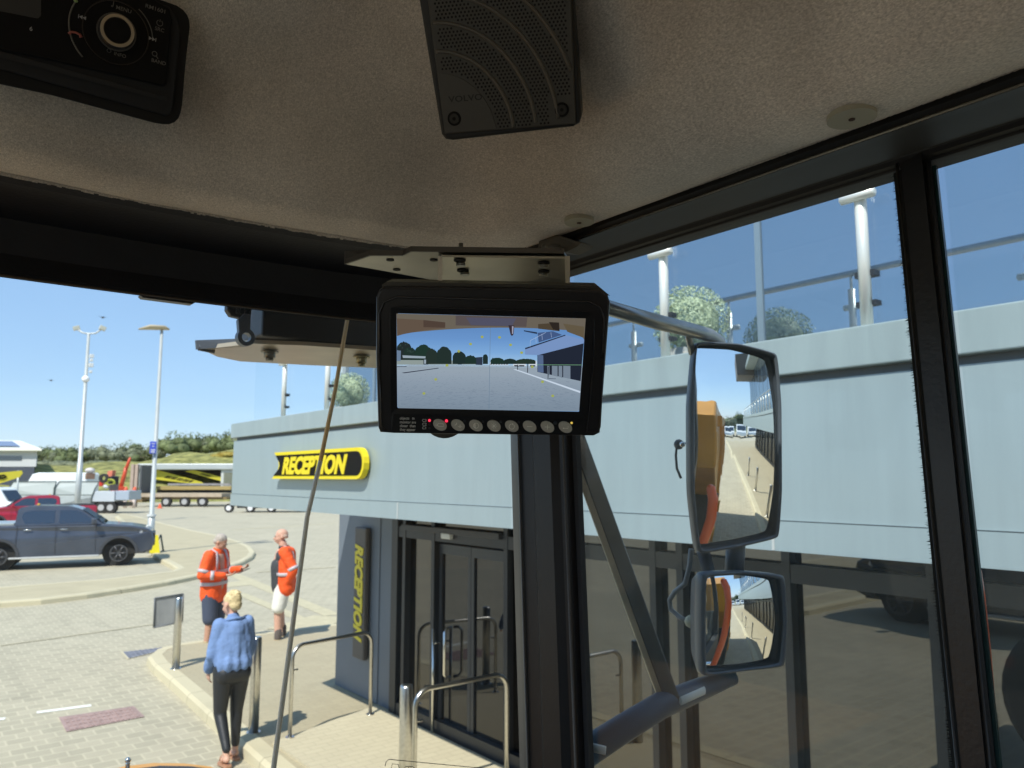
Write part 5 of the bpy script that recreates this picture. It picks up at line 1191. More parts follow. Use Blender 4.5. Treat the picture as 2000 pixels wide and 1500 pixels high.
pickup(tail+V((-2.66, .9, 0)), math.pi-R(6), 1.02, (redp, glassdark), 'red double cab pickup parked behind the grey pickup, facing left', bed_cover=False)
dkp = mat('charcoal_car_paint', (.03, .032, .036), .35, .2, coat=.5)
pickup(V((-6.9, 5.4, 0)), R(92), 1.05, (dkp, glassdark), 'charcoal pickup parked out of frame, seen only reflected in the reception glass', bed_cover=False)
struct(bpy.data.objects.get('yard_ground'))
def vanlike(loc, az, dims, cm, label, nm, cat, group, nose=.9, windows=True, zlift=0.):
    L, W_, H_ = dims; r = root(nm, loc, label, cat, group, az)
    g = M(); pf = [(-L/2, .4), (-L/2, H_-.15), (-L/2+.12, H_), (L/2-nose*1.6, H_), (L/2-nose*1.25, H_-.12), (L/2-nose*.75, H_*.56), (L/2-.1, H_*.44), (L/2, H_*.3), (L/2, .4)]
    g.prism([V((x, -W_/2, z)) for x, z in pf], (0, W_, 0), .09)
    for v in g.b.verts: v.co.y *= 1-.10*max(0, v.co.z-1.0)/H_
    ob('body', g, cm, r, world=False)
    if windows:
        for s in (-1, 1):
            g = M(); g.prism([V((L/2-nose*1.9, s*(W_/2*.955+.003), H_*.60)), V((L/2-nose*.85, s*(W_/2*.955+.003), H_*.60)), V((L/2-nose*1.3, s*(W_/2*.93+.003), H_*.84)), V((L/2-nose*1.9, s*(W_/2*.93+.003), H_*.86))], (0, s*.006, 0)); ob('side_window', g, glassdark, r, world=False)
        g = M(); g.prism([V((L/2-nose*.72, -W_*.42, H_*.58)), V((L/2-nose*.72, W_*.42, H_*.58)), V((L/2-nose*1.22, W_*.40, H_*.90)), V((L/2-nose*1.22, -W_*.40, H_*.90))], (.03, 0, .02)); ob('windscreen', g, glassdark, r, world=False)
    for x in (L/2-nose*1.05, -L/2+L*.22):
        for s in (-1, 1):
            g = M(); g.tube([V((x, s*(W_/2-.2), .36)), V((x, s*(W_/2+.01), .36))], .36, 22); wv = ob('wheel', g, rubber, r, world=False)
            g = M(); g.tube([V((x, s*(W_/2+.01), .36)), V((x, s*(W_/2+.025), .36))], .2, 18); ob('rim', g, mat('rim_grey', (.4, .4, .4), .4), wv, world=False)
    return r
whitep = mat('white_van_paint', (.80, .83, .82), .35, coat=.4)
vz = 63.0; vc = PV(104, 1000, vz); vc.z = 0
van = vanlike(vc, math.pi+R(-39), (6.2, 2.1, 3.15), whitep, 'long white high roofed van parked behind the caged tipper body', 'panel_van', 'van', 'white vans and trucks in the yard', nose=1.4)
# --- caged tipper: mesh sided body, flat tail
ax = V((math.cos(R(-38.7)), math.sin(R(-38.7)), 0)); ay = V((-ax.y, ax.x, 0))    # ax = picture right
def row(name, px, pyb, label, cat, group=None):
    c = PZ(px, pyb); return root(name, c, label, cat, group), c
def rp(c): return lambda x, y, z: c+ax*x+ay*y+V((0, 0, z))
alum = mat('tipper_aluminium', (.50, .54, .54), .4, .35, nz=(3, .08)); dkgreen = mat('dark_green_frame', (.07, .09, .08), .5)
kk = lambda d: d/1500.0
tp, c = row('caged_tipper', 130, 1003, 'tipper truck with tall grey mesh cage panels and open tail behind the red pickup', 'tipper truck')
dz = (c-EYE).dot(Fw); U = kk(dz); f = rp(c)
def Xp(px): return (px-130)*U
def Zp(py): return 2.8+(931-py)*U
g = M(); g.bb((0, 0, 0), (0, 0, 0)) if False else None
mesh_m = mat('cage_mesh', (.40, .44, .43), .6, nz=(40, .1))
for a, b, sl_ in ((12, 102, 0), (103, 186, 9)):
    g = M(); g.prism([f(Xp(a), 0, Zp(987)), f(Xp(b-sl_), 0, Zp(987)), f(Xp(b-sl_), 0, Zp(970)), f(Xp(b-sl_*.4), .05, Zp(953)), f(Xp(b), .3, Zp(941)), f(Xp(a+4), .3, Zp(941)), f(Xp(a), .05, Zp(953))], ay*.04); ob('mesh_panel', g, mesh_m, tp)
    g = M(); g.tube([f(Xp(a), -.02, Zp(987)), f(Xp(a), -.02, Zp(955)), f(Xp(a+4), .28, Zp(940)), f(Xp(b), .28, Zp(940)), f(Xp(b-sl_*.4), 0, Zp(953)), f(Xp(b-sl_), -.02, Zp(970)), f(Xp(b-sl_), -.02, Zp(987))], .035, 6); g.bar(f(Xp(a), -.02, Zp(966)), f(Xp(b-sl_), -.02, Zp(966)), .025); ob('cage_frame', g, dkgreen, tp)
g = M(); g.prism([f(Xp(12), 0, Zp(988)), f(Xp(178), 0, Zp(988)), f(Xp(178), 0, Zp(968)), f(Xp(12), 0, Zp(968))], ay*2.1, .02); ob('lower_side', g, alum, tp)
g = M(); g.prism([f(Xp(178), .05, Zp(979)), f(Xp(221), .05, Zp(979)), f(Xp(221), .05, Zp(959)), f(Xp(178), .05, Zp(959))], ay*2.0, .02); ob('tail_side', g, mat('tail_alu', (.58, .62, .66), .4, .3), tp)
g = M(); g.prism([f(Xp(223), .05, Zp(976)), f(Xp(249), .05, Zp(976)), f(Xp(249), .05, Zp(958)), f(Xp(223), .05, Zp(958))], ay*2.0, .02); ob('tail_board', g, mat('tail_blue', (.42, .48, .56), .4, .3), tp)
g = M(); g.prism([f(Xp(20), .4, .55), f(Xp(240), .4, .55), f(Xp(240), .4, .85), f(Xp(20), .4, .85)], ay*1.1); ob('chassis', g, blackm, tp)
for px in (35, 195, 213):
    g = M(); g.tube([f(Xp(px), .1, .45), f(Xp(px), .5, .45)], .45, 22); wv = ob('wheel', g, rubber, tp); g = M(); g.tube([f(Xp(px), .1, .45), f(Xp(px), .07, .45)], .24, 16); ob('rim', g, mat('rim_grey', (0, 0, 0)), wv)
# things lying on the tipper's tail
def lump(name, px, py, m_, label, cat, size, kind):
    c = PV(px, py, dz+1.0); g = M(); s = size*U
    if kind == 'drum': g.tube([c+V((0, 0, -s)), c+V((0, 0, -s*.9)), c+V((0, 0, s*.9)), c+V((0, 0, s))], [s*.66, s*.7, s*.7, s*.66], 18)
    elif kind == 'tyre': 
        g.ring(c-ay*.12, ay, s, s*.5, .24, 26)
    elif kind == 'crate':
        g.box(c, (s*2, s*1.2, s*1.5), None, s*.08)
        for k in range(4): g.box(c+V((-s*.75+k*s*.5, -s*.62, 0)), (s*.1, s*.1, s*1.5))
    elif kind == 'coil':
        for k in range(3): g.tube([c+ax*s*math.cos(t)+V((0, 0, s*.6*math.sin(t)+k*s*.15))-ay*k*.05 for t in [q_*math.pi/10 for q_ in range(21)]], s*.12, 6)
    elif kind == 'sack': g.ball(c, (s, s*.7, s*.6), 3, .12)
    return tag(ob(name, g, m_), label, cat, 'odds and ends on the tipper tail')
lump('red_drum', 198, 944, mat('drum_red', (.65, .05, .03), .4), 'small red drum at the left of the tipper tail load', 'drum', 6, 'drum')
lump('hose_coil', 216, 944, mat('hose_yellow', (.45, .48, .05), .5), 'coil of yellow green hose on the tipper tail beside the red drum', 'hose', 9, 'coil')
lump('white_sack', 208, 950, mat('sack_white', (.66, .68, .72), .6), 'pale sack lying below the hose coil on the tipper tail', 'sack', 6, 'sack')
lump('spare_tyre', 203, 934, rubber, 'black tyre standing upright above the tipper tail load', 'tyre', 9, 'tyre')
lump('brown_crate', 176, 930, mat('crate_brown', (.25, .16, .11), .8, nz=(8, .2)), 'brown slatted crate behind the end of the white van roof', 'crate', 8, 'crate')
lump('white_bundle', 176, 919, mat('bundle_pale', (.62, .58, .56), .7), 'pale wrapped bundle on top of the brown crate', 'bundle', 9, 'sack')
lump('dark_box', 222, 952, mat('box_dark', (.09, .075, .07), .7), 'dark low box at the right end of the tipper tail load', 'box', 8, 'crate')
# excavator with red boom, beyond
exr, ce = row('excavator', 232, 985, 'small red excavator with its boom raised, between the tipper and the long trailer', 'excavator')
de = (ce-EYE).dot(Fw); Ue = kk(de); fe = rp(ce); X2 = lambda px: (px-232)*Ue; Z2 = lambda py: 2.8+(931-py)*Ue
exm = mat('excavator_red', (.60, .075, .03), .4)
g = M(); g.box(fe(X2(228), 0, Z2(958)), (1.1, 1.2, .9), None, .08); ob('body', g, exm, exr)
g = M(); g.box(fe(X2(219), 0, Z2(940)), (.8, .9, 1.1), None, .06); ob('cab', g, glassdark, exr)
g = M(); g.tube([fe(X2(233), 0, Z2(955)), fe(X2(240), 0, Z2(925)), fe(X2(242), 0, Z2(912))], [.22, .2, .17], 8); ob('boom', g, exm, exr)
g = M(); g.tube([fe(X2(241), 0, Z2(920)), fe(X2(246), 0, Z2(903)), fe(X2(249), 0, Z2(893))], [.17, .16, .10], 8); ob('dipper', g, exm, exr)
g = M(); g.prism([fe(X2(208), -.2, Z2(920)), fe(X2(218), -.2, Z2(918)), fe(X2(217), -.2, Z2(930)), fe(X2(207), -.2, Z2(933))], ay*.7, .03); ob('bucket', g, mat('bucket_salmon', (.62, .18, .11), .5), exr)
for s in (-.6, .4): g = M(); g.prism([fe(X2(214), s, .05), fe(X2(240), s, .05), fe(X2(242), s, .35), fe(X2(240), s, .6), fe(X2(214), s, .6), fe(X2(212), s, .35)], ay*.35, .05); ob('track', g, rubber, exr)
# traffic cones / barriers
conem = mat('cone_orange', (.70, .12, .05), .5)
for px, py, lb in ((244, 975, 'orange and white barrier post left of the trailer rear posts'), (261, 985, 'orange topped barrier post in front of the trailer rear end')):
    c = PZ(px, 992); u_ = kk((c-EYE).dot(Fw)); r = root('barrier_post', c, lb, 'barrier post', 'orange barrier posts'); g = M(); g.tube([c, c+V((0, 0, .9))], .16, 12); ob('lower_tube', g, mat('barrier_white', (.62, .52, .46), .6), r); g = M(); g.tube([c+V((0, 0, .9)), c+V((0, 0, 1.7)), c+V((0, 0, 1.9))], [.17, .17, .08], 12); ob('upper_tube', g, conem, r)
c = PZ(312, 993); g = M(); g.tube([c, c+V((0, 0, .05)), c+V((0, 0, .06)), c+V((0, 0, .42))], [.26, .26, .17, .05], 14); tag(ob('traffic_cone', g, conem), 'small orange cone lying low on the yard in front of the trailer wheels', 'traffic cone')
# --- long low loader trailer
tr, ct = row('low_loader_trailer', 350, 990, 'long low loader trailer with brown deck and three axles in front of the yellow banners', 'trailer')
dt_ = (ct-EYE).dot(Fw); Ut = kk(dt_); ft = rp(ct); X3 = lambda px: (px-350)*Ut; Z3 = lambda py: 2.8+(931-py)*Ut
deck = mat('deck_brown', (.42, .34, .25), .7, nz=(2, .15)); rust = mat('chassis_rust', (.20, .14, .06), .6, nz=(3, .2))
def tb(name, x0, x1, y0_, y1_, m_, dep=2.5, yo=0., par=tr, bev=.0):
    g = M(); g.prism([ft(X3(x0), yo, Z3(y0_)), ft(X3(x1), yo, Z3(y0_)), ft(X3(x1), yo, Z3(y1_)), ft(X3(x0), yo, Z3(y1_))], ay*dep, bev); return ob(name, g, m_, par)
tb('deck', 264, 432, 970, 963, deck); tb('chassis', 268, 440, 975, 970, rust, 2.0, .2); tb('ramp', 262, 276, 980, 962, rust, 2.2, .1)
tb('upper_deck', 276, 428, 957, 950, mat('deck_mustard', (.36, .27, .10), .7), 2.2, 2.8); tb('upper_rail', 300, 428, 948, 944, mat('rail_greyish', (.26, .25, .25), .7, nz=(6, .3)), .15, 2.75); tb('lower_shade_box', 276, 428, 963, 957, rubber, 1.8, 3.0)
for px in (323, 359, 394):
    for k, (dx, dy_) in enumerate(((0, 0), (-17, 1.9))):
        g = M(); cc_ = ft(X3(px+dx), .05+dy_, .47); g.tube([cc_, cc_+ay*.35], .47, 24); wv = ob('wheel', g, rubber, tr); g = M(); g.tube([cc_, cc_-ay*.03], .26, 16); ob('rim', g, mat('rim_grey', (0, 0, 0)), wv)
for px0, px1 in ((251, 257), (259, 265)):
    tb('rear_post', px0, px1, 990, 906, mat('post_brown', (.40, .31, .25), .7, nz=(3, .1)), .3, 0)
tb('headboard', 268, 272, 975, 908, mat('headboard_dark', (.08, .085, .09), .6), 2.4, .1)
# shed roof beam, banners, dark back
sh, cs_ = row('open_shed', 350, 978, 'long open sided shed with a pale silver roof edge behind the trailer', 'shed')
ds = (cs_-EYE).dot(Fw); Us = kk(ds); fs_ = rp(cs_); X4 = lambda px: (px-350)*Us; Z4 = lambda py: 2.8+(931-py)*Us
def sb(name, x0, x1, y0_, y1_, m_, dep, yo, par=sh, bev=0.):
    g = M(); g.prism([fs_(X4(x0), yo, Z4(y0_)), fs_(X4(x1), yo, Z4(y0_)), fs_(X4(x1), yo, Z4(y1_)), fs_(X4(x0), yo, Z4(y1_))], ay*dep, bev); return ob(name, g, m_, par)
sb('roof', 266, 470, 917, 905, mat('shed_roof_silver', (.44, .47, .47), .4, .2, nz=(.5, .05)), 5, -.3, bev=.1); sb('back_wall', 268, 470, 978, 917, mat('shed_dark', (.04, .042, .05), .8), .2, 4.5); sb('post', 268, 273, 978, 917, galv, .3, 0)
yb_ = mat('banner_yellow', (.50, .44, .03), .6)
def banner(pts, label, marks):
    P = [fs_(X4(x), .4, Z4(y)) for x, y in pts]; g = M(); g.prism(P, ay*.05); c = sum(P, V())/4
    r = root('yellow_banner', V((c.x, c.y, P[0].z)), label, 'banner', 'yellow banners across the yard'); ob('cloth', g, yb_, r)
    g = M(); a = P[3].lerp(P[0], .5); b = P[2].lerp(P[1], .5)
    for k in range(marks):
        t = .3+.5*k/marks; q_ = a.lerp(b, t); d_ = (b-a).normalized(); wv_ = (b-a).length*.5/marks*random.uniform(.5, .9); hv = (P[0]-P[3])*.14
        g.prism([q_-hv-ay*.012, q_+d_*wv_-hv-ay*.012, q_+d_*wv_+hv*.8-ay*.012, q_+hv-ay*.012], ay*.005)
    ob('lettering', g, blk, r)
banner([(272, 934), (392, 946), (368, 940), (272, 919)][:0] or [(272, 933), (396, 947), (390, 941), (300, 917)], 'yellow banner hanging in a long slope on the left of the open shed', 9)
banner([(355, 920), (372, 917), (432, 932), (430, 940)][::-1], 'yellow banner at the right end of the open shed', 6)
cnt, cc2 = row('louvred_container', 446, 978, 'pale louvred plant container standing beside the end of the grey band', 'container')
f5 = rp(cc2); dc = (cc2-EYE).dot(Fw); U5 = kk(dc); X5 = lambda px: (px-446)*U5; Z5 = lambda py: 2.8+(931-py)*U5
g = M(); g.prism([f5(X5(429), 0, Z5(968)), f5(X5(470), 0, Z5(968)), f5(X5(470), 0, Z5(917)), f5(X5(429), 0, Z5(917))], ay*3, .05); ob('body', g, mat('container_pale', (.50, .52, .50), .6), cnt)
g = M()
for k in range(12): z = Z5(950)+(Z5(922)-Z5(950))*k/12; g.prism([f5(X5(435), -.02, z), f5(X5(452), -.02, z), f5(X5(452), -.08, z+.09), f5(X5(435), -.08, z+.09)], ay*.02)
ob('louvre', g, mat('louvre_olive', (.30, .30, .18), .6), cnt)
g = M(); g.prism([f5(X5(427), -.1, Z5(974)), f5(X5(460), -.1, Z5(974)), f5(X5(460), -.1, Z5(964)), f5(X5(427), -.1, Z5(964))], ay*.3, .04); ob('bumper', g, mat('bumper_white', (.68, .71, .72), .5), cnt)
# small trailer whose wheels show under the band
st, cw = row('box_trailer', 500, 1001, 'dark wheeled trailer showing only its wheels under the left end of the band', 'trailer')
f6 = rp(cw); U6 = kk((cw-EYE).dot(Fw)); X6 = lambda px: (px-500)*U6
g = M(); g.prism([f6(X6(462), 0, .35), f6(X6(590), 0, .35), f6(X6(590), 0, .8), f6(X6(462), 0, .8)], ay*2.2, .03); ob('chassis', g, blackm, st)
for px, m_ in ((447, 'rim_white'), (489, 'rim_white'), (530, 'rim_white')):
    g = M(); a = f6(X6(px), -.1, .35); g.tube([a, a+ay*.3], .35, 20); wv = ob('wheel', g, rubber, st); g = M(); g.tube([a, a-ay*.03], .2, 16); ob('rim', g, mat('rim_white', (.7, .7, .7), .4), wv)
# --- white warehouse at the left edge
wh_c = PZ(20, 981); wh = root('warehouse', wh_c, 'white warehouse with dark base, window strip and solar panels at the left edge', 'building')
ayw = PV(80, 950, 84)-EYE; ayw.z = 0; ayw.normalize(); f7 = lambda x, y, z: wh_c+ax*x+ayw*y+V((0, 0, z)); U7 = kk((wh_c-EYE).dot(Fw)); X7 = lambda px: (px-20)*U7; Z7 = lambda py: 2.8+(931-py)*U7
def wb(name, x0, x1, y0_, y1_, m_, dep, yo, par=wh): g = M(); g.prism([f7(X7(x0), yo, Z7(y0_)), f7(X7(x1), yo, Z7(y0_)), f7(X7(x1), yo, Z7(y1_)), f7(X7(x0), yo, Z7(y1_))], ayw*dep); return ob(name, g, m_, par)
wb('wall', -160, 65, 911, 879, mat('warehouse_white', (.52, .53, .54), .6, nz=(.3, .04)), 18, 0); wb('base_wall', -160, 62, 975, 911, mat('warehouse_dark', (.055, .065, .09), .6), 18, .05)
wb('window_strip', -120, 36, 899, 890, glassdark, .1, -.05)
g = M(); g.prism([f7(X7(-160), -.8, Z7(880)), f7(X7(74), -.8, Z7(880)), f7(X7(74), -.8, Z7(876)), f7(X7(-160), -.8, Z7(874))], ayw*20); ob('gutter', g, mat('gutter_cream', (.75, .75, .66), .5), wh)
g = M(); E_ = [f7(X7(-160), -.8, Z7(874)), f7(X7(73), -.8, Z7(876)), f7(X7(24), 14, Z7(850)), f7(X7(-160), 14, Z7(846))]; g._add(E_, [(0, 1, 2, 3)]); ob('roof', g, mat('roof_cream', (.78, .78, .70), .5), wh)
t_ = lambda s, t: (E_[0].lerp(E_[1], s)).lerp(E_[3].lerp(E_[2], s), t)+V((0, 0, .12))
g = M(); g._add([t_(.3, .12), t_(.84, .12), t_(.86, .75), t_(.3, .75)], [(0, 1, 2, 3)]); ob('solar_panel', g, mat('solar_blue', (.16, .19, .30), .25), wh)
P = PV(0, 0, 58.0)
yc = PV(10, 950, 57.0); g = M(); pp = [PV(-40, 945, 57.0), PV(0, 944, 57.0), PV(38, 932, 57.0), PV(44, 924, 57.0), PV(42, 919, 57.0), PV(0, 923, 57.0), PV(-40, 926, 57.0)]; g.prism(pp, ay*.06)
r = root('yellow_banner', V((yc.x, yc.y, 0)), 'yellow banner at the far left edge in front of the warehouse', 'banner', 'yellow banners across the yard'); ob('cloth', g, yb_, r)
g = M(); g.tube([PV(x, y, 56.95) for x, y in ((-6, 933), (0, 929), (8, 928), (12, 931), (6, 934), (-6, 934))], .06, 6); ob('lettering', g, blk, r)
g = M(); a = PV(-30, 946, 57.1); a.z = 0; g.bar(a, PV(-30, 920, 57.1), .06); a = PV(36, 946, 57.1); a.z = 0; g.bar(a, PV(36, 919, 57.1), .06); ob('banner_pole', g, galv, r)
# second white vehicle nose at far left edge
vv = PV(-22, 1000, 52.0); vv.z = 0; vanlike(vv, math.pi+R(-39)+math.pi, (5.2, 1.9, 2.1), whitep, 'white van nose just showing at the left edge above the red pickup', 'small_van', 'van', 'white vans and trucks in the yard', nose=1.1)
vanlike(V((-9.4, -1.6, 0)), R(92), (5.4, 2.0, 2.5), mat('navy_van_paint', (.02, .025, .04), .35, coat=.4), 'dark navy van parked out of frame, seen only in the ground floor glass', 'navy_van', 'van', 'vans parked out of frame', nose=1.2)
slab('traffic_island_side', [(-16, 11.5), (-7.5, 11.2), (-6.2, 11.8), (-6.0, 12.6), (-7, 13.4), (-16, 14)], .12, MATS['island_surface'], .2)
slab('traffic_island_side', [(-16, 9.0), (-5.4, 8.8), (-4.9, 9.0), (-4.8, 9.5), (-5.4, 9.8), (-16, 9.9)], .12, MATS['island_surface'], .2)
# vehicles far behind, for the mirrors
for k, (x, y) in enumerate(((-1.2, -52), (1.4, -54), (3.8, -53), (6.4, -56), (9.2, -58), (-4.0, -58))):
    vanlike(V((x, y, 0)), R(90), (4.9, 1.9, 1.9 if k % 2 else 2.3), whitep, 'white vehicle parked far behind the truck, number %s from the left in the tall mirror' % ('one', 'two', 'three', 'four', 'five', 'six')[k], 'parked_van', 'van', 'white vehicles far behind in the mirrors', nose=1.0)
# ================================================================== TREES and gorse
trunkm = mat('bark', (.10, .08, .06), .9); 
leafm = [mat('leaf_mid', (.10, .135, .045), .75, nz=(.9, .5), alt=(.19, .23, .09)), mat('leaf_grey', (.13, .155, .085), .75, nz=(.9, .4), alt=(.23, .25, .15)), mat('leaf_dark', (.035, .055, .025), .8, nz=(.9, .5), alt=(.08, .11, .04))]
def tree(x, y, z, r_, h, kind, label, group, n=900, trunk_h=None):
    r = root('tree', (x, y, z), label, 'tree', group)
    g = M(); th_ = h*.55; rs = random.Random(int(x*7+y)); c0 = V((x, y, z))
    g.tube([c0-V((0, 0, .4)), c0+V((0, 0, th_*.5)), c0+V((.1*r_, 0, th_))], [r_*.09, r_*.07, r_*.04], 8)
    for k in range(5):
        a = k*1.26+rs.random(); g.tube([c0+V((0, 0, th_*(.35+.1*k))), c0+V((math.cos(a)*r_*.35, math.sin(a)*r_*.35, th_*(.65+.1*k)))], [r_*.035, r_*.015], 6)
    ob('trunk', g, trunkm, r)
    g = M()
    for k in range(9):
        a = rs.random()*6.28; rr = r_*rs.uniform(.15, .62); cz = h*rs.uniform(.35, .82); cr_ = r_*rs.uniform(.34, .52)*(1.15-cz/h*.5)
        c = V((x+math.cos(a)*rr, y+math.sin(a)*rr, z+cz)); g.ball(c, (cr_*.74, cr_*.74, cr_*.6), 2, .14)
        leafball(c, cr_, n//9, r_*.055, g, .8, .3, .7)
    leafball(V((x, y, z+h*.82)), r_*.38, n//8, r_*.055, g, 1.0, .3, .5)
    ob('crown', g, leafm[kind], r, recalc=False); return r
WORD = ['first', 'second', 'third', 'fourth', 'fifth', 'sixth', 'seventh', 'eighth', 'ninth', 'tenth', 'eleventh', 'twelfth', 'thirteenth', 'fourteenth', 'fifteenth', 'sixteenth', 'seventeenth', 'eighteenth', 'nineteenth', 'twentieth']
rs = random.Random(4)
spec = [(72, 880, .8, 2), (84, 884, 1, 0), (98, 874, 1, 0), (116, 882, 1.1, 1), (132, 876, .9, 0), (146, 872, .9, 0), (163, 874, .8, 2), (182, 886, 1.1, 1), (204, 882, 1.0, 0), (224, 880, 1.1, 1), (248, 864, 1.0, 0), (268, 878, 1.0, 1), (286, 876, .9, 0), (312, 872, .9, 1), (336, 850, 1.2, 0), (358, 852, 1.2, 1), (380, 850, 1.2, 0), (402, 854, 1.1, 1), (424, 852, 1.1, 0), (444, 850, 1.2, 0), (470, 852, 1.2, 1)]
TT = []
TL_ = ['dark tree touching the right end of the warehouse roof', 'low green tree close beside the warehouse corner', 'green tree above the front of the white van', 'grey green low tree left of the tall floodlight post', 'green tree immediately left of the tall floodlight post', 'green tree directly behind the tall floodlight post', 'dark tree just right of the tall floodlight post', 'grey green low tree above the brown crate', 'green low tree above the spare tyre on the tipper', 'grey green low tree above the excavator cab', 'green pointed tree above the excavator boom', 'grey green tree above the brown trailer posts', 'green tree right behind the blue parking plate', 'grey green low tree in the dip right of the blue plate', 'tall green tree where the high part of the tree line begins', 'tall grey green tree second in the high part of the tree line', 'tall green tree above the middle of the open shed roof', 'grey green tree above the right half of the shed roof', 'tall green tree above the louvred container', 'green tree touching the left end of the grey band', 'grey green tree almost hidden behind the grey band']
for i, (px, pt, s, k) in enumerate(spec):
    d = 116+rs.uniform(-3, 6); p_ = PV(px, 900, d); tp_z = 2.8+(931-pt)*d/1500; azd = math.degrees(math.atan2(p_.x, p_.y)); z0 = bank_h(azd, math.hypot(p_.x, p_.y))-.3
    hh_ = max(2.6, tp_z-z0)
    TT.append(tree(p_.x, p_.y, z0, 2.9*s, hh_, k, TL_[i], 'trees along the far bank', 900))
# gorse and scrub mounds
BL_ = ['highest yellow gorse bush, against the end of the grey band', 'high yellow gorse bush above the louvred container left edge', 'yellow gorse bush above the right end of the trailer deck', 'yellow gorse bush above the third trailer wheel', 'small yellow gorse bush at the foot of the slope above the banner', 'grey green scrub bush in the gap left of the gorse slope', 'low yellow gorse bush just above the container roof', 'low yellow gorse bush above the right hand yellow banner', 'grey green scrub bush above the left hand yellow banner', 'small lone yellow gorse bush right of the blue plate pole', 'small scrub bush left of the blue plate pole', 'scrub bush beside the warehouse wall', 'scrub bush above the white van windscreen', 'scrub bush behind the tall floodlight post', 'scrub bush above the pale wrapped bundle', 'scrub bush above the excavator bucket', 'scrub bush above the brown trailer posts']
for i, (px, py, s, m_) in enumerate(((452, 882, 2.2, 1), (434, 886, 2.0, 1), (414, 890, 2.0, 1), (396, 893, 1.8, 1), (376, 898, 1.6, 1), (350, 900, 1.6, 0), (440, 897, 2.2, 1), (418, 900, 2.0, 1), (330, 897, 1.8, 0), (310, 902, 1.4, 1), (285, 904, 1.4, 0), (90, 900, 1.8, 0), (120, 899, 1.8, 0), (150, 901, 1.7, 0), (190, 899, 1.8, 0), (225, 899, 1.6, 0), (255, 901, 1.6, 0))):
    d = 106.; p_ = PV(px, 900, d); zt_ = 2.8+(931-py)*d/1500; z0 = min(bank_h(math.degrees(math.atan2(p_.x, p_.y)), math.hypot(p_.x, p_.y)), zt_-.6)-.5
    g = M(); c = V((p_.x, p_.y, (zt_+z0)/2)); g.ball(c, (s*.95, s*.95, (zt_-z0)*.5), 2, .12); leafball(c, s, 420, .13, g, (zt_-z0)*.55/s, .2, .8)
    lb = BL_[i]
    tag(ob('gorse_bush' if m_ else 'scrub_bush', g, gorse if m_ else leafm[1], recalc=False), lb, 'bush', 'bushes on the far bank')
# trees behind, for the mirrors: copies
for i, (x, y, s, z) in enumerate(((-9, -82, 2.2, .6), (-4, -90, 1.7, .8), (1, -84, 1.4, .6), (5, -92, 1.5, .9), (10, -86, 1.8, .7), (15, -95, 2.0, .8), (21, -90, 2.2, .6), (-16, -86, 2.4, .5), (-24, -80, 2.2, .5))):
    src = TT[(i*3+1) % len(TT)]; c = dup(src, (x, y, z), i*.7, 'tree behind the truck seen only in the wing mirrors, %s in the row' % WORD[i], 'trees behind the truck'); c.scale = (s, s, s*.85)
# ================================================================== PEOPLE
def remesh(m_, vox, sm=6, fac=.5):
    me = bpy.data.meshes.new('tmp'); bmesh.ops.recalc_face_normals(m_.b, faces=m_.b.faces[:]); m_.b.to_mesh(me); m_.b.free()
    o = bpy.data.objects.new('tmp', me); COL.objects.link(o)
    r = o.modifiers.new('r', 'REMESH'); r.mode = 'VOXEL'; r.voxel_size = vox; r.use_smooth_shade = True
    s = o.modifiers.new('s', 'SMOOTH'); s.iterations = sm; s.factor = fac
    dg = bpy.context.evaluated_depsgraph_get(); e_ = bpy.data.meshes.new_from_object(o.evaluated_get(dg)); bpy.data.objects.remove(o)
    g = M(); g.b.from_mesh(e_); bpy.data.meshes.remove(e_)
    for f_ in g.b.faces: f_.smooth = True
    return g
def cap(g, a, b, ra, rb, n=14):
    a = V(a); b = V(b); d = (b-a); L = d.length; d.normalize(); pts = []; rs_ = []
    for t in (-1, -.75, -.4): pts.append(a+d*ra*t); rs_.append(max(.001, ra*math.sqrt(max(0, 1-t*t))))
    pts.append(a); rs_.append(ra); pts.append(b); rs_.append(rb)
    for t in (.4, .75, 1): pts.append(b+d*rb*t); rs_.append(max(.001, rb*math.sqrt(max(0, 1-t*t))))
    g.tube(pts, rs_, n)
def limb(g, pts, rs_):
    for (a, b), (x, y) in zip(zip(pts, pts[1:]), zip(rs_, rs_[1:])): cap(g, a, b, x, y)
def hand(g, wrist, dirv, palm_n, curl=.5, s=1.0, thumb=1):
    d = V(dirv).normalized(); n = (V(palm_n)-d*V(palm_n).dot(d)).normalized(); sd = d.cross(n)
    w_ = V(wrist); pc = w_+d*.045*s
    for k in (-1, 0, 1): cap(g, w_+sd*.010*k*s, pc+sd*.022*k*s+d*.03*s, .017*s, .014*s, 8)
    for k, L in enumerate((.068, .078, .072, .058)):
        b0 = pc+d*.035*s+sd*(.030-.020*k)*s; a1 = curl*.6; p1 = b0+(d*math.cos(a1)+n*math.sin(a1))*L*.5*s; a2 = curl*1.5; p2 = p1+(d*math.cos(a2)+n*math.sin(a2))*L*.5*s
        cap(g, b0, p1, .0095*s, .0085*s, 8); cap(g, p1, p2, .0085*s, .007*s, 8)
    t0 = w_+d*.02*s+sd*.028*s*thumb; t1 = t0+(d*.5+sd*.75*thumb+n*.35).normalized()*.038*s; t2 = t1+(d*.8+sd*.3*thumb+n*.5).normalized()*.03*s
    cap(g, t0, t1, .012*s, .010*s, 8); cap(g, t1, t2, .010*s, .008*s, 8)
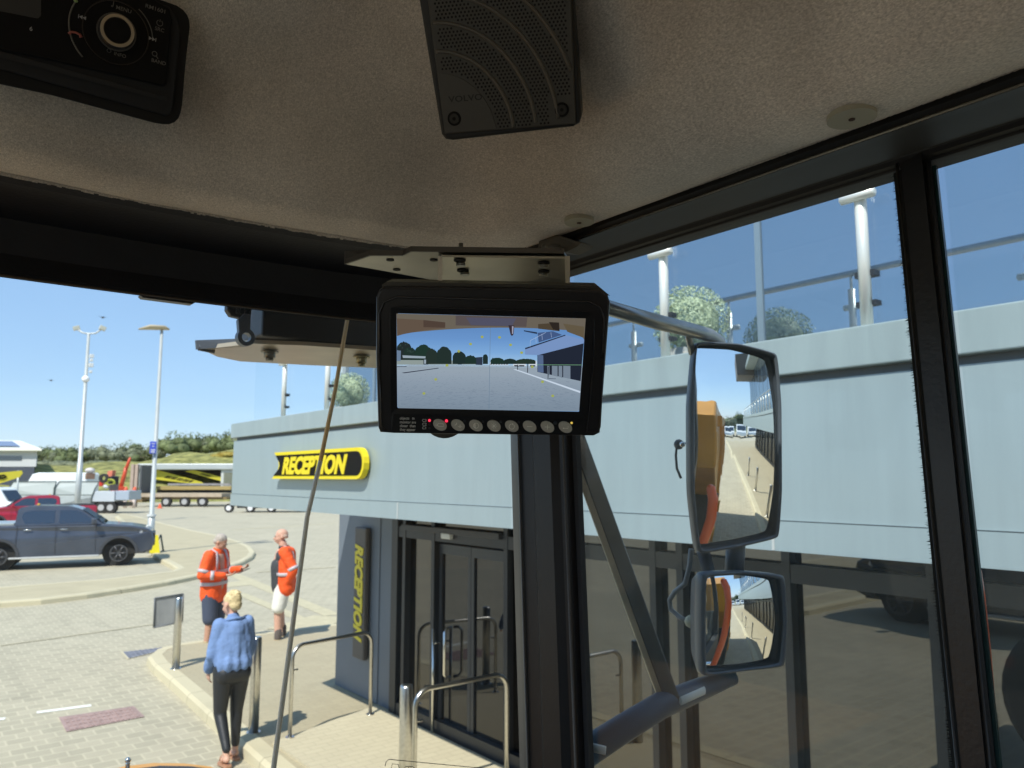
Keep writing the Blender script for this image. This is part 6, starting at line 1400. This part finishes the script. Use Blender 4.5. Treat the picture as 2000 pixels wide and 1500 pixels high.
def head(g, c, yaw, pitch, s=1.0):
    """continuous head with face: built in a frame facing +Y"""
    mx = Matrix.Rotation(yaw, 3, 'Z') @ Matrix.Rotation(pitch, 3, 'X'); P_ = lambda x, y, z: V(c)+mx @ V((x*s, y*s, z*s))
    def el(x, y, z, rx, ry, rz): g.ball(P_(x, y, z), (rx*s, ry*s, rz*s), 2, mx=mx)
    el(0, -.012, .035, .076, .094, .086); el(0, .022, -.02, .062, .072, .085); el(0, .052, -.075, .036, .034, .032); cap(g, P_(0, .088, .012), P_(0, .112, -.025), .010*s, .014*s, 8)
    for k in (-1, 1): el(k*.078, -.012, -.005, .010, .020, .032); el(k*.030, .082, .022, .020, .012, .009); el(k*.034, .068, -.03, .022, .018, .02)
    el(0, .090, -.056, .024, .012, .006); el(0, .086, -.066, .020, .012, .006)
    return P_
def person(loc, face, label, spec_):
    r = root('person', loc, label, 'person', 'people on the paving', -R(face)); return r
skin = mat('skin', (.62, .36, .26), .6, nz=(20, .06)); skin2 = mat('tanned_skin', (.50, .28, .19), .6, nz=(20, .06))
eyem = mat('eye_dark', (.03, .02, .02), .3); lipm = mat('lip', (.45, .16, .13), .5)
hiv = mat('hi_vis_orange', (.88, .10, .012), .75, nz=(7, .12), bump=(14, .8, .03)); refl = mat('reflective_tape', (.50, .46, .48), .45)
def P_ob(name, g, m_, r): return ob(name, g, m_, r, world=False)
def boot(g, a, toe, s=1.0):     # foot: a ankle, toe direction
    t = V(toe).normalized(); a = V(a); f0 = V((a.x, a.y, .0))
    cap(g, f0-t*.04*s+V((0, 0, .045)), f0+t*.12*s+V((0, 0, .04)), .045*s, .040*s); cap(g, f0+t*.10*s+V((0, 0, .036)), f0+t*.19*s+V((0, 0, .032)), .042*s, .032*s); cap(g, f0+V((0, 0, .06)), a+V((0, 0, .03)), .05*s, .048*s)
def sole(g, a, toe, s=1.0):
    t = V(toe).normalized(); n = V((-t.y, t.x, 0)); f0 = V((a[0], a[1], 0))
    pts = [(-.085, .03), (-.085, -.03), (-.03, -.044), (.10, -.046), (.17, -.046), (.225, -.02), (.225, .02), (.17, .046), (.10, .046), (-.03, .044)]
    g.prism([f0+t*x*s+n*y*s+V((0, 0, .001)) for x, y in pts], (0, 0, .022))
def eyes(P_, r, s=1.0):
    for k in (-1, 1): g = M(); g.ball(P_(k*.030, .089, .018), .0085*s, 2); P_ob('eye', g, eyem, r)
    g = M(); g.tube([P_(-.022, .094, -.060), P_(0, .101, -.060), P_(.022, .094, -.060)], .0035, 6); P_ob('mouth', g, lipm, r)
# ---- 1: man in the orange jacket looking down at what he holds
def man_left():
    loc = PZ(415, 1264, .12); loc.z = .12 if False else 0.0
    loc = PZ(412, 1266, 0.0)
    r = person(loc, 137, 'man in a long sleeved orange high visibility jacket and navy shorts looking down at papers', None); r.scale = (1.14, 1.12, 1.07)
    S_ = 1.0; hd = V((0, .075, 1.60))
    sh = {1: V((.20, .02, 1.42)), -1: V((-.20, .02, 1.42))}; el = {1: V((.30, -.02, 1.13)), -1: V((-.27, .03, 1.12))}; wr = {1: V((.14, .26, 1.12)), -1: V((-.06, .40, 1.20))}
    hip = {1: V((.10, 0, .92)), -1: V((-.10, 0, .92))}; kn = {1: V((.12, .03, .50)), -1: V((-.12, .02, .50))}; an = {1: V((.13, 0, .09)), -1: V((-.13, -.04, .09))}
    g = M(); P_ = head(g, hd, R(8), R(-34)); cap(g, V((0, 0, 1.42)), V((0, .05, 1.53)), .062, .055)
    cap(g, V((0, 0, .95)), V((0, .0, 1.15)), .15, .145); cap(g, V((0, 0, 1.15)), V((0, 0, 1.36)), .145, .13)
    for s in (1, -1):
        limb(g, [sh[s], el[s], wr[s]], [.055, .042, .03]); limb(g, [hip[s], kn[s], an[s]], [.085, .06, .042]); cap(g, an[s], an[s]+V((0, .12, -.05)), .04, .03)
    hand(g, wr[1], V((-.35, 1, .1)), V((-.2, .1, .9)), .7, 1.05, -1); hand(g, wr[-1], V((.25, 1, .25)), V((.1, 0, 1)), .8, 1.05, 1)
    P_ob('body', remesh(g, .011, 3), skin2, r); eyes(P_, r)
    g = M(); mxh = Matrix.Rotation(R(8), 3, 'Z') @ Matrix.Rotation(R(-34), 3, 'X')
    g.ball(P_(0, -.026, .052), (.083, .088, .083), 3, .03, mx=mxh); g.ball(P_(0, -.055, -.005), (.074, .055, .06), 2, .03, mx=mxh); P_ob('hair', remesh(g, .008, 2), mat('grey_hair', (.42, .37, .32), .8, nz=(60, .3)), r)
    g = M()
    for s in (1, -1): limb(g, [sh[s]+V((0, 0, .0)), el[s], wr[s]-(wr[s]-el[s]).normalized()*.035], [.085, .072, .05]); cap(g, V((s*.07, .0, .80)), V((s*.09, 0, 1.15)), .155, .145); cap(g, V((s*.09, 0, 1.15)), V((s*.12, 0, 1.40)), .145, .105)
    cap(g, V((0, .01, 1.35)), V((0, .03, 1.47)), .115, .075)
    P_ob('jacket', remesh(g, .012, 5), hiv, r)
    for z0, y_, rx, ry in ((1.10, .0, .245, .165), (.93, .0, .240, .17)):
        pass
    def band(z, rx, ry, w_, cy=0., tilt=0.):
        g = M(); N = 40; a = []
        for k in range(N):
            t = 2*math.pi*k/N; x = rx*math.copysign(abs(math.cos(t))**.8, math.cos(t)); y = cy+ry*math.copysign(abs(math.sin(t))**.8, math.sin(t)); a.append((x, y, z+tilt*y))
        vs = [V((x*f_, cy+(y-cy)*f_, zz+dz_)) for f_, dz_ in ((1, -w_/2), (1, w_/2), (.97, w_/2), (.97, -w_/2)) for x, y, zz in a]
        g._add(vs, [(q_*N+k, q_*N+(k+1) % N, ((q_+1) % 4)*N+(k+1) % N, ((q_+1) % 4)*N+k) for q_ in range(4) for k in range(N)]); return g
    P_ob('reflective_band', band(.99, .243, .160, .05), refl, r); P_ob('reflective_band', band(1.17, .245, .156, .05), refl, r)
    for s in (1, -1):
        g = M(); g.tube([V((s*.155, .125, 1.18)), V((s*.15, .125, 1.32)), V((s*.12, .095, 1.46)), V((s*.12, .02, 1.505)), V((s*.12, -.09, 1.46)), V((s*.13, -.15, 1.3)), V((s*.13, -.155, 1.18))], .026, 8, flat=(s, 0, .2)); P_ob('shoulder_tape', g, refl, r)
        d_ = (wr[s]-el[s]).normalized(); g = M(); c_ = el[s].lerp(wr[s], .35); g.tube([c_, c_+d_*.05], [.071, .069], 18); P_ob('sleeve_tape', g, refl, r)
        g = M(); c_ = sh[s].lerp(el[s], .72); d_ = (el[s]-sh[s]).normalized(); g.tube([c_, c_+d_*.05], [.083, .081], 18); P_ob('sleeve_tape', g, refl, r)
    g = M()
    for s in (1, -1): limb(g, [hip[s]+V((0, 0, .0)), kn[s]+V((0, 0, -.04))], [.125, .105])
    cap(g, V((-.06, 0, .90)), V((.06, 0, .90)), .135, .135); P_ob('shorts', remesh(g, .013, 4), mat('navy_shorts', (.055, .07, .11), .85, bump=(25, .3, .01)), r)
    for s in (1, -1): g = M(); boot(g, an[s], (s*.2, 1, 0)); P_ob('boot', remesh(g, .010, 3), mat('tan_boot', (.42, .33, .20), .8), r); g = M(); sole(g, an[s], (s*.2, 1, 0)); P_ob('sole', g, mat('boot_sole', (.10, .08, .06), .8), r)
    g = M(); a = wr[-1]+V((.02, .10, .05)); g.box(a, (.13, .19, .008), Matrix.Rotation(R(25), 3, 'X')); tag(ob('clipboard', g.xf(Matrix.Translation(loc) @ Matrix.Rotation(-R(137), 4, 'Z')), mat('phone_dark', (.10, .07, .07), .4)), 'thin dark folder held by the man in the orange jacket', 'folder')
man_left()
# ---- 2: man in open orange vest and white shorts, facing left
def man_right():
    loc = PZ(549, 1260, 0.0)
    r = person(loc, -68, 'balding man in an open orange high visibility jacket, dark shirt and white shorts', None); r.scale = (1.14, 1.14, 1.08)
    hd = V((0, .05, 1.66)); sh = {1: V((.20, -.01, 1.44)), -1: V((-.20, .0, 1.44))}; el = {1: V((.28, -.12, 1.16)), -1: V((-.27, -.14, 1.17))}; wr = {1: V((.20, -.03, .93)), -1: V((-.20, -.02, .93))}
    hip = {1: V((.10, 0, .92)), -1: V((-.10, 0, .92))}; kn = {1: V((.12, .03, .50)), -1: V((-.12, .06, .50))}; an = {1: V((.13, -.02, .09)), -1: V((-.13, .05, .09))}
    g = M(); P_ = head(g, hd, R(0), R(-6)); cap(g, V((0, 0, 1.45)), V((0, .03, 1.56)), .066, .06)
    cap(g, V((0, 0, .95)), V((0, .03, 1.15)), .15, .155); cap(g, V((0, .03, 1.15)), V((0, 0, 1.38)), .155, .13)
    for s in (1, -1):
        limb(g, [sh[s], el[s], wr[s]], [.056, .043, .03]); limb(g, [hip[s], kn[s], an[s]], [.088, .06, .044]); cap(g, an[s], an[s]+V((0, .12, -.05)), .04, .03)
        hand(g, wr[s], V((-s*.25, .25, -1)), V((-s*.8, .3, 0)), .6, 1.05, s)
    P_ob('body', remesh(g, .011, 3), skin, r); eyes(P_, r)
    g = M()
    for s in (1, -1): g.ball(P_(s*.060, -.045, .005), (.018, .045, .035), 2, .03)
    g.ball(P_(0, -.078, -.005), (.058, .024, .036), 2, .03); P_ob('hair', remesh(g, .008, 2), mat('white_hair', (.50, .36, .28), .8), r)
    g = M(); cap(g, V((-.05, .02, .90)), V((-.05, .035, 1.2)), .150, .155); cap(g, V((.05, .02, .90)), V((.05, .035, 1.2)), .150, .155); cap(g, V((-.1, .0, 1.36)), V((.1, 0, 1.36)), .125, .125); cap(g, V((0, 0, 1.4)), V((0, .02, 1.49)), .085, .07)
    P_ob('shirt', remesh(g, .012, 4), mat('dark_shirt', (.045, .05, .055), .85, bump=(20, .3, .01)), r)
    g = M()
    for s in (1, -1): limb(g, [sh[s], el[s], wr[s]-(wr[s]-el[s]).normalized()*.04], [.088, .074, .052]); cap(g, V((s*.135, -.035, .87)), V((s*.13, -.03, 1.2)), .125, .125); cap(g, V((s*.13, -.03, 1.2)), V((s*.13, -.02, 1.42)), .125, .10)
    cap(g, V((0, -.075, .88)), V((0, -.06, 1.40)), .12, .11)
    P_ob('jacket', remesh(g, .012, 4), hiv, r)
    for s in (1, -1):
        d_ = (wr[s]-el[s]).normalized(); c_ = sh[s].lerp(el[s], .85); g = M(); g.tube([c_, c_+(el[s]-sh[s]).normalized()*.05], [.080, .078], 18); P_ob('sleeve_tape', g, refl, r)
        g = M(); g.tube([V((s*.14, .10, .95)), V((s*.14, .105, 1.2)), V((s*.12, .085, 1.42)), V((s*.11, .0, 1.525)), V((s*.12, -.12, 1.43)), V((s*.13, -.17, 1.2))], .024, 8, flat=(s, 0, .3)); P_ob('shoulder_tape', g, refl, r)
    g = M(); pts = [V((x, y, 1.10)) for x, y in ((.16, .105), (.25, .05), (.275, -.04), (.24, -.13), (.14, -.172), (0, -.19), (-.14, -.172), (-.24, -.13), (-.275, -.04), (-.25, .05), (-.16, .105))]; g.tube(pts, .026, 8, flat=(0, 0, 1)); P_ob('reflective_band', g, refl, r)
    g = M()
    for s in (1, -1): limb(g, [hip[s], kn[s]+V((s*.02, 0, .09))], [.125, .098])
    cap(g, V((-.06, 0, .88)), V((.06, 0, .88)), .14, .14); P_ob('shorts', remesh(g, .013, 3), mat('white_shorts', (.74, .73, .66), .85, bump=(22, .6, .015)), r)
    for s in (1, -1):
        g = M(); boot(g, an[s], (s*.25, 1, 0)); P_ob('boot', remesh(g, .010, 3), mat('tan_boot', (0, 0, 0)), r); g = M(); sole(g, an[s], (s*.25, 1, 0)); P_ob('sole', g, mat('boot_sole', (0, 0, 0)), r)
        g = M(); cap(g, an[s]+V((0, 0, .05)), an[s]+V((0, 0, .16)), .052, .050); P_ob('sock', g, mat('grey_sock', (.12, .10, .09), .9), r)
man_right()
# ---- 3: woman walking away, seen from behind
def woman():
    loc = PZ(446, 1484, 0.02); loc.z = .0
    r = person(loc, 0, 'woman with short blonde hair in a loose blue jumper and black leggings, seen from behind', None)
    hd = V((-.015, .045, 1.515)); sh = {1: V((.14, .02, 1.33)), -1: V((-.14, .01, 1.33))}; el = {1: V((.20, .09, 1.06)), -1: V((-.18, .05, 1.05))}; wr = {1: V((.21, .24, .84)), -1: V((-.16, .22, .86))}
    hip = {1: V((.085, 0, .86)), -1: V((-.085, 0, .86))}; kn = {1: V((.085, .07, .47)), -1: V((-.09, .035, .47))}; an = {1: V((.08, .05, .10)), -1: V((-.08, -.17, .13))}
    g = M(); P_ = head(g, hd, R(20), R(-14), 1.08); cap(g, V((0, 0, 1.34)), V((-.01, .03, 1.45)), .050, .045)
    cap(g, V((0, 0, .90)), V((0, 0, 1.08)), .125, .11); cap(g, V((0, 0, 1.08)), V((0, 0, 1.28)), .11, .11)
    for s in (1, -1):
        limb(g, [sh[s], el[s], wr[s]], [.042, .034, .024]); limb(g, [hip[s], kn[s], an[s]], [.085, .052, .032])
        f0 = an[s]; cap(g, f0+V((0, -.02, -.04)), f0+V((0, .08, -.065)), .032, .028); cap(g, f0+V((0, .08, -.065)), f0+V((0, .145, -.075)), .030, .018)
    hand(g, wr[-1], V((0, .15, -1)), V((.9, .1, 0)), .6, .95, -1); hand(g, wr[1], V((-.2, .6, -.4)), V((-.8, 0, 0)), .6, .95, 1)
    P_ob('body', remesh(g, .010, 3), skin, r); eyes(P_, r, .94)
    mxh = Matrix.Rotation(R(20), 3, 'Z') @ Matrix.Rotation(R(-14), 3, 'X')
    g = M(); g.ball(P_(0, -.024, .045), (.084, .094, .082), 3, .04, mx=mxh); g.ball(P_(0, -.055, -.01), (.070, .055, .065), 2, .05, mx=mxh)
    for k in range(14): a = random.uniform(0, 6.28); b = random.uniform(.1, 1.2); p0 = P_(.075*math.cos(a)*math.sin(b), -.03+.085*math.sin(a)*math.sin(b), .05+.075*math.cos(b)); cap(g, p0, p0+mxh @ V((.01*math.cos(a), -.03, -.02)), .011, .006, 8)
    P_ob('hair', remesh(g, .007, 1), mat('blonde_hair', (.66, .52, .28), .6, nz=(90, .3), bump=(120, .6, .004)), r)
    g = M()
    for s in (1, -1): limb(g, [sh[s], el[s], wr[s]-(wr[s]-el[s]).normalized()*.01], [.072, .064, .048]); cap(g, V((s*.065, -.01, .98)), V((s*.07, 0, 1.15)), .118, .115); cap(g, V((s*.065, 0, 1.15)), V((s*.072, 0, 1.31)), .115, .080)
    cap(g, V((0, -.01, .98)), V((0, -.01, 1.28)), .135, .115); cap(g, V((0, -.01, 1.28)), V((-.005, .015, 1.39)), .10, .062); cap(g, V((-.06, -.03, .96)), V((.06, -.03, .96)), .125, .125)
    gg = remesh(g, .011, 4)
    for v in gg.b.verts:       # soft vertical folds and an uneven loose hem
        k = max(0, min(1, (1.25-v.co.z)/.35))
        if abs(v.co.x) < .24: v.co += V((v.co.x, v.co.y, 0)).normalized()*.010*k*math.sin(math.atan2(v.co.y, v.co.x)*11)
    P_ob('jumper', gg, mat('blue_jumper', (.17, .27, .50), .9, nz=(9, .12), bump=(16, .7, .02)), r)
    g = M(); g.tube([V((x, y, z)) for x, y, z in ((-.1, -.03, 1.375), (0, -.075, 1.395), (.09, -.03, 1.375), (.07, .06, 1.36), (0, .09, 1.34), (-.08, .06, 1.36), (-.1, -.03, 1.375))], .016, 8); P_ob('collar', g, mat('blue_jumper', (0, 0, 0)), r)
    g = M()
    for s in (1, -1): limb(g, [hip[s]+V((0, 0, .02)), kn[s], an[s]+V((0, 0, .05))], [.105, .064, .042])
    cap(g, V((-.075, -.035, .86)), V((.075, -.035, .86)), .108, .108); cap(g, V((-.05, 0, .95)), V((.05, 0, .95)), .10, .10); P_ob('leggings', remesh(g, .010, 3), mat('black_leggings', (.016, .018, .021), .5, bump=(40, .3, .006)), r)
    for s in (1, -1):
        f0 = an[s]; g = M(); sole(g, (f0.x, f0.y-.01, 0), (0, 1, 0), .84)
        if s == -1: g.xf(Matrix.Translation((0, f0.y, .02)) @ Matrix.Rotation(R(-6), 4, 'X') @ Matrix.Translation((0, -f0.y, 0)))
        P_ob('sandal_sole', g, mat('sandal_tan', (.42, .22, .13), .6), r)
        for o_, w2 in ((.10, .032), (.03, .038)): g = M(); z0 = f0.z-.06; g.tube([f0+V((-w2, o_, -.075)), f0+V((-w2*.6, o_, -.035)), f0+V((0, o_, -.026)), f0+V((w2*.6, o_, -.035)), f0+V((w2, o_, -.075))], .010, 8, flat=(0, 1, 0)); P_ob('sandal_strap', g, mat('sandal_tan', (0, 0, 0)), r)
    g = M(); c_ = wr[-1]; g.ring(c_+V((0, 0, -.004)), (0, .1, -1), .032, .024, .012, 20); P_ob('bracelet', g, mat('bracelet_dark', (.06, .04, .03), .4), r)
woman()
# birds high in the sky (two specks)
for px, py, d, lb in ((201, 620, 60, 'small dark bird flying just right of the double floodlight'), (100, 743, 70, 'tiny dark bird flying low left of the farther lamp post')):
    c = PV(px, py, d); g = M(); g.ball(c, (.10, .22, .07), 2); g._add([c, c+V((.38, .05, .12)), c+V((.05, .18, 0))], [(0, 1, 2)]); g._add([c, c+V((-.38, .05, .12)), c+V((-.05, .18, 0))], [(0, 2, 1)]); tag(ob('bird', g, blackp), lb, 'bird', 'birds in the sky')

# ------------------------------------------------------------------ repeats that were drawn together become parts of their own
def split_loose(names):
    for o in [o for o in sc.objects if o.type == 'MESH' and o.name.split('.')[0] in names]:
        b = bmesh.new(); b.from_mesh(o.data); b.verts.ensure_lookup_table(); seen = set(); comps = []
        for v in b.verts:
            if v.index in seen: continue
            st_ = [v]; seen.add(v.index); c_ = []
            while st_:
                x = st_.pop(); c_.append(x.index)
                for e_ in x.link_edges:
                    y = e_.other_vert(x)
                    if y.index not in seen: seen.add(y.index); st_.append(y)
            comps.append(set(c_))
        if len(comps) > 1:
            base = o.name.split('.')[0]
            for k, c_ in enumerate(comps):
                nb = b.copy(); nb.verts.ensure_lookup_table(); bmesh.ops.delete(nb, geom=[v for v in nb.verts if v.index not in c_], context='VERTS')
                if k == 0: me0 = nb; continue
                me = bpy.data.meshes.new(base); nb.to_mesh(me); nb.free()
                for m_ in o.data.materials: me.materials.append(m_)
                n_ = bpy.data.objects.new(base, me); COL.objects.link(n_); n_.parent = o.parent; n_.location = o.location; n_.scale = o.scale; n_.rotation_euler = o.rotation_euler
            me0.to_mesh(o.data); me0.free()
        b.free()
split_loose({'cover_strip', 'upper_mullion', 'glass_clip', 'dial_trim', 'cab_post', 'mudguard', 'pillar_bead', 'post_bead', 'rubber_seal', 'push_bar', 'banner_pole', 'hole', 'rim_stay', 'bracket'})
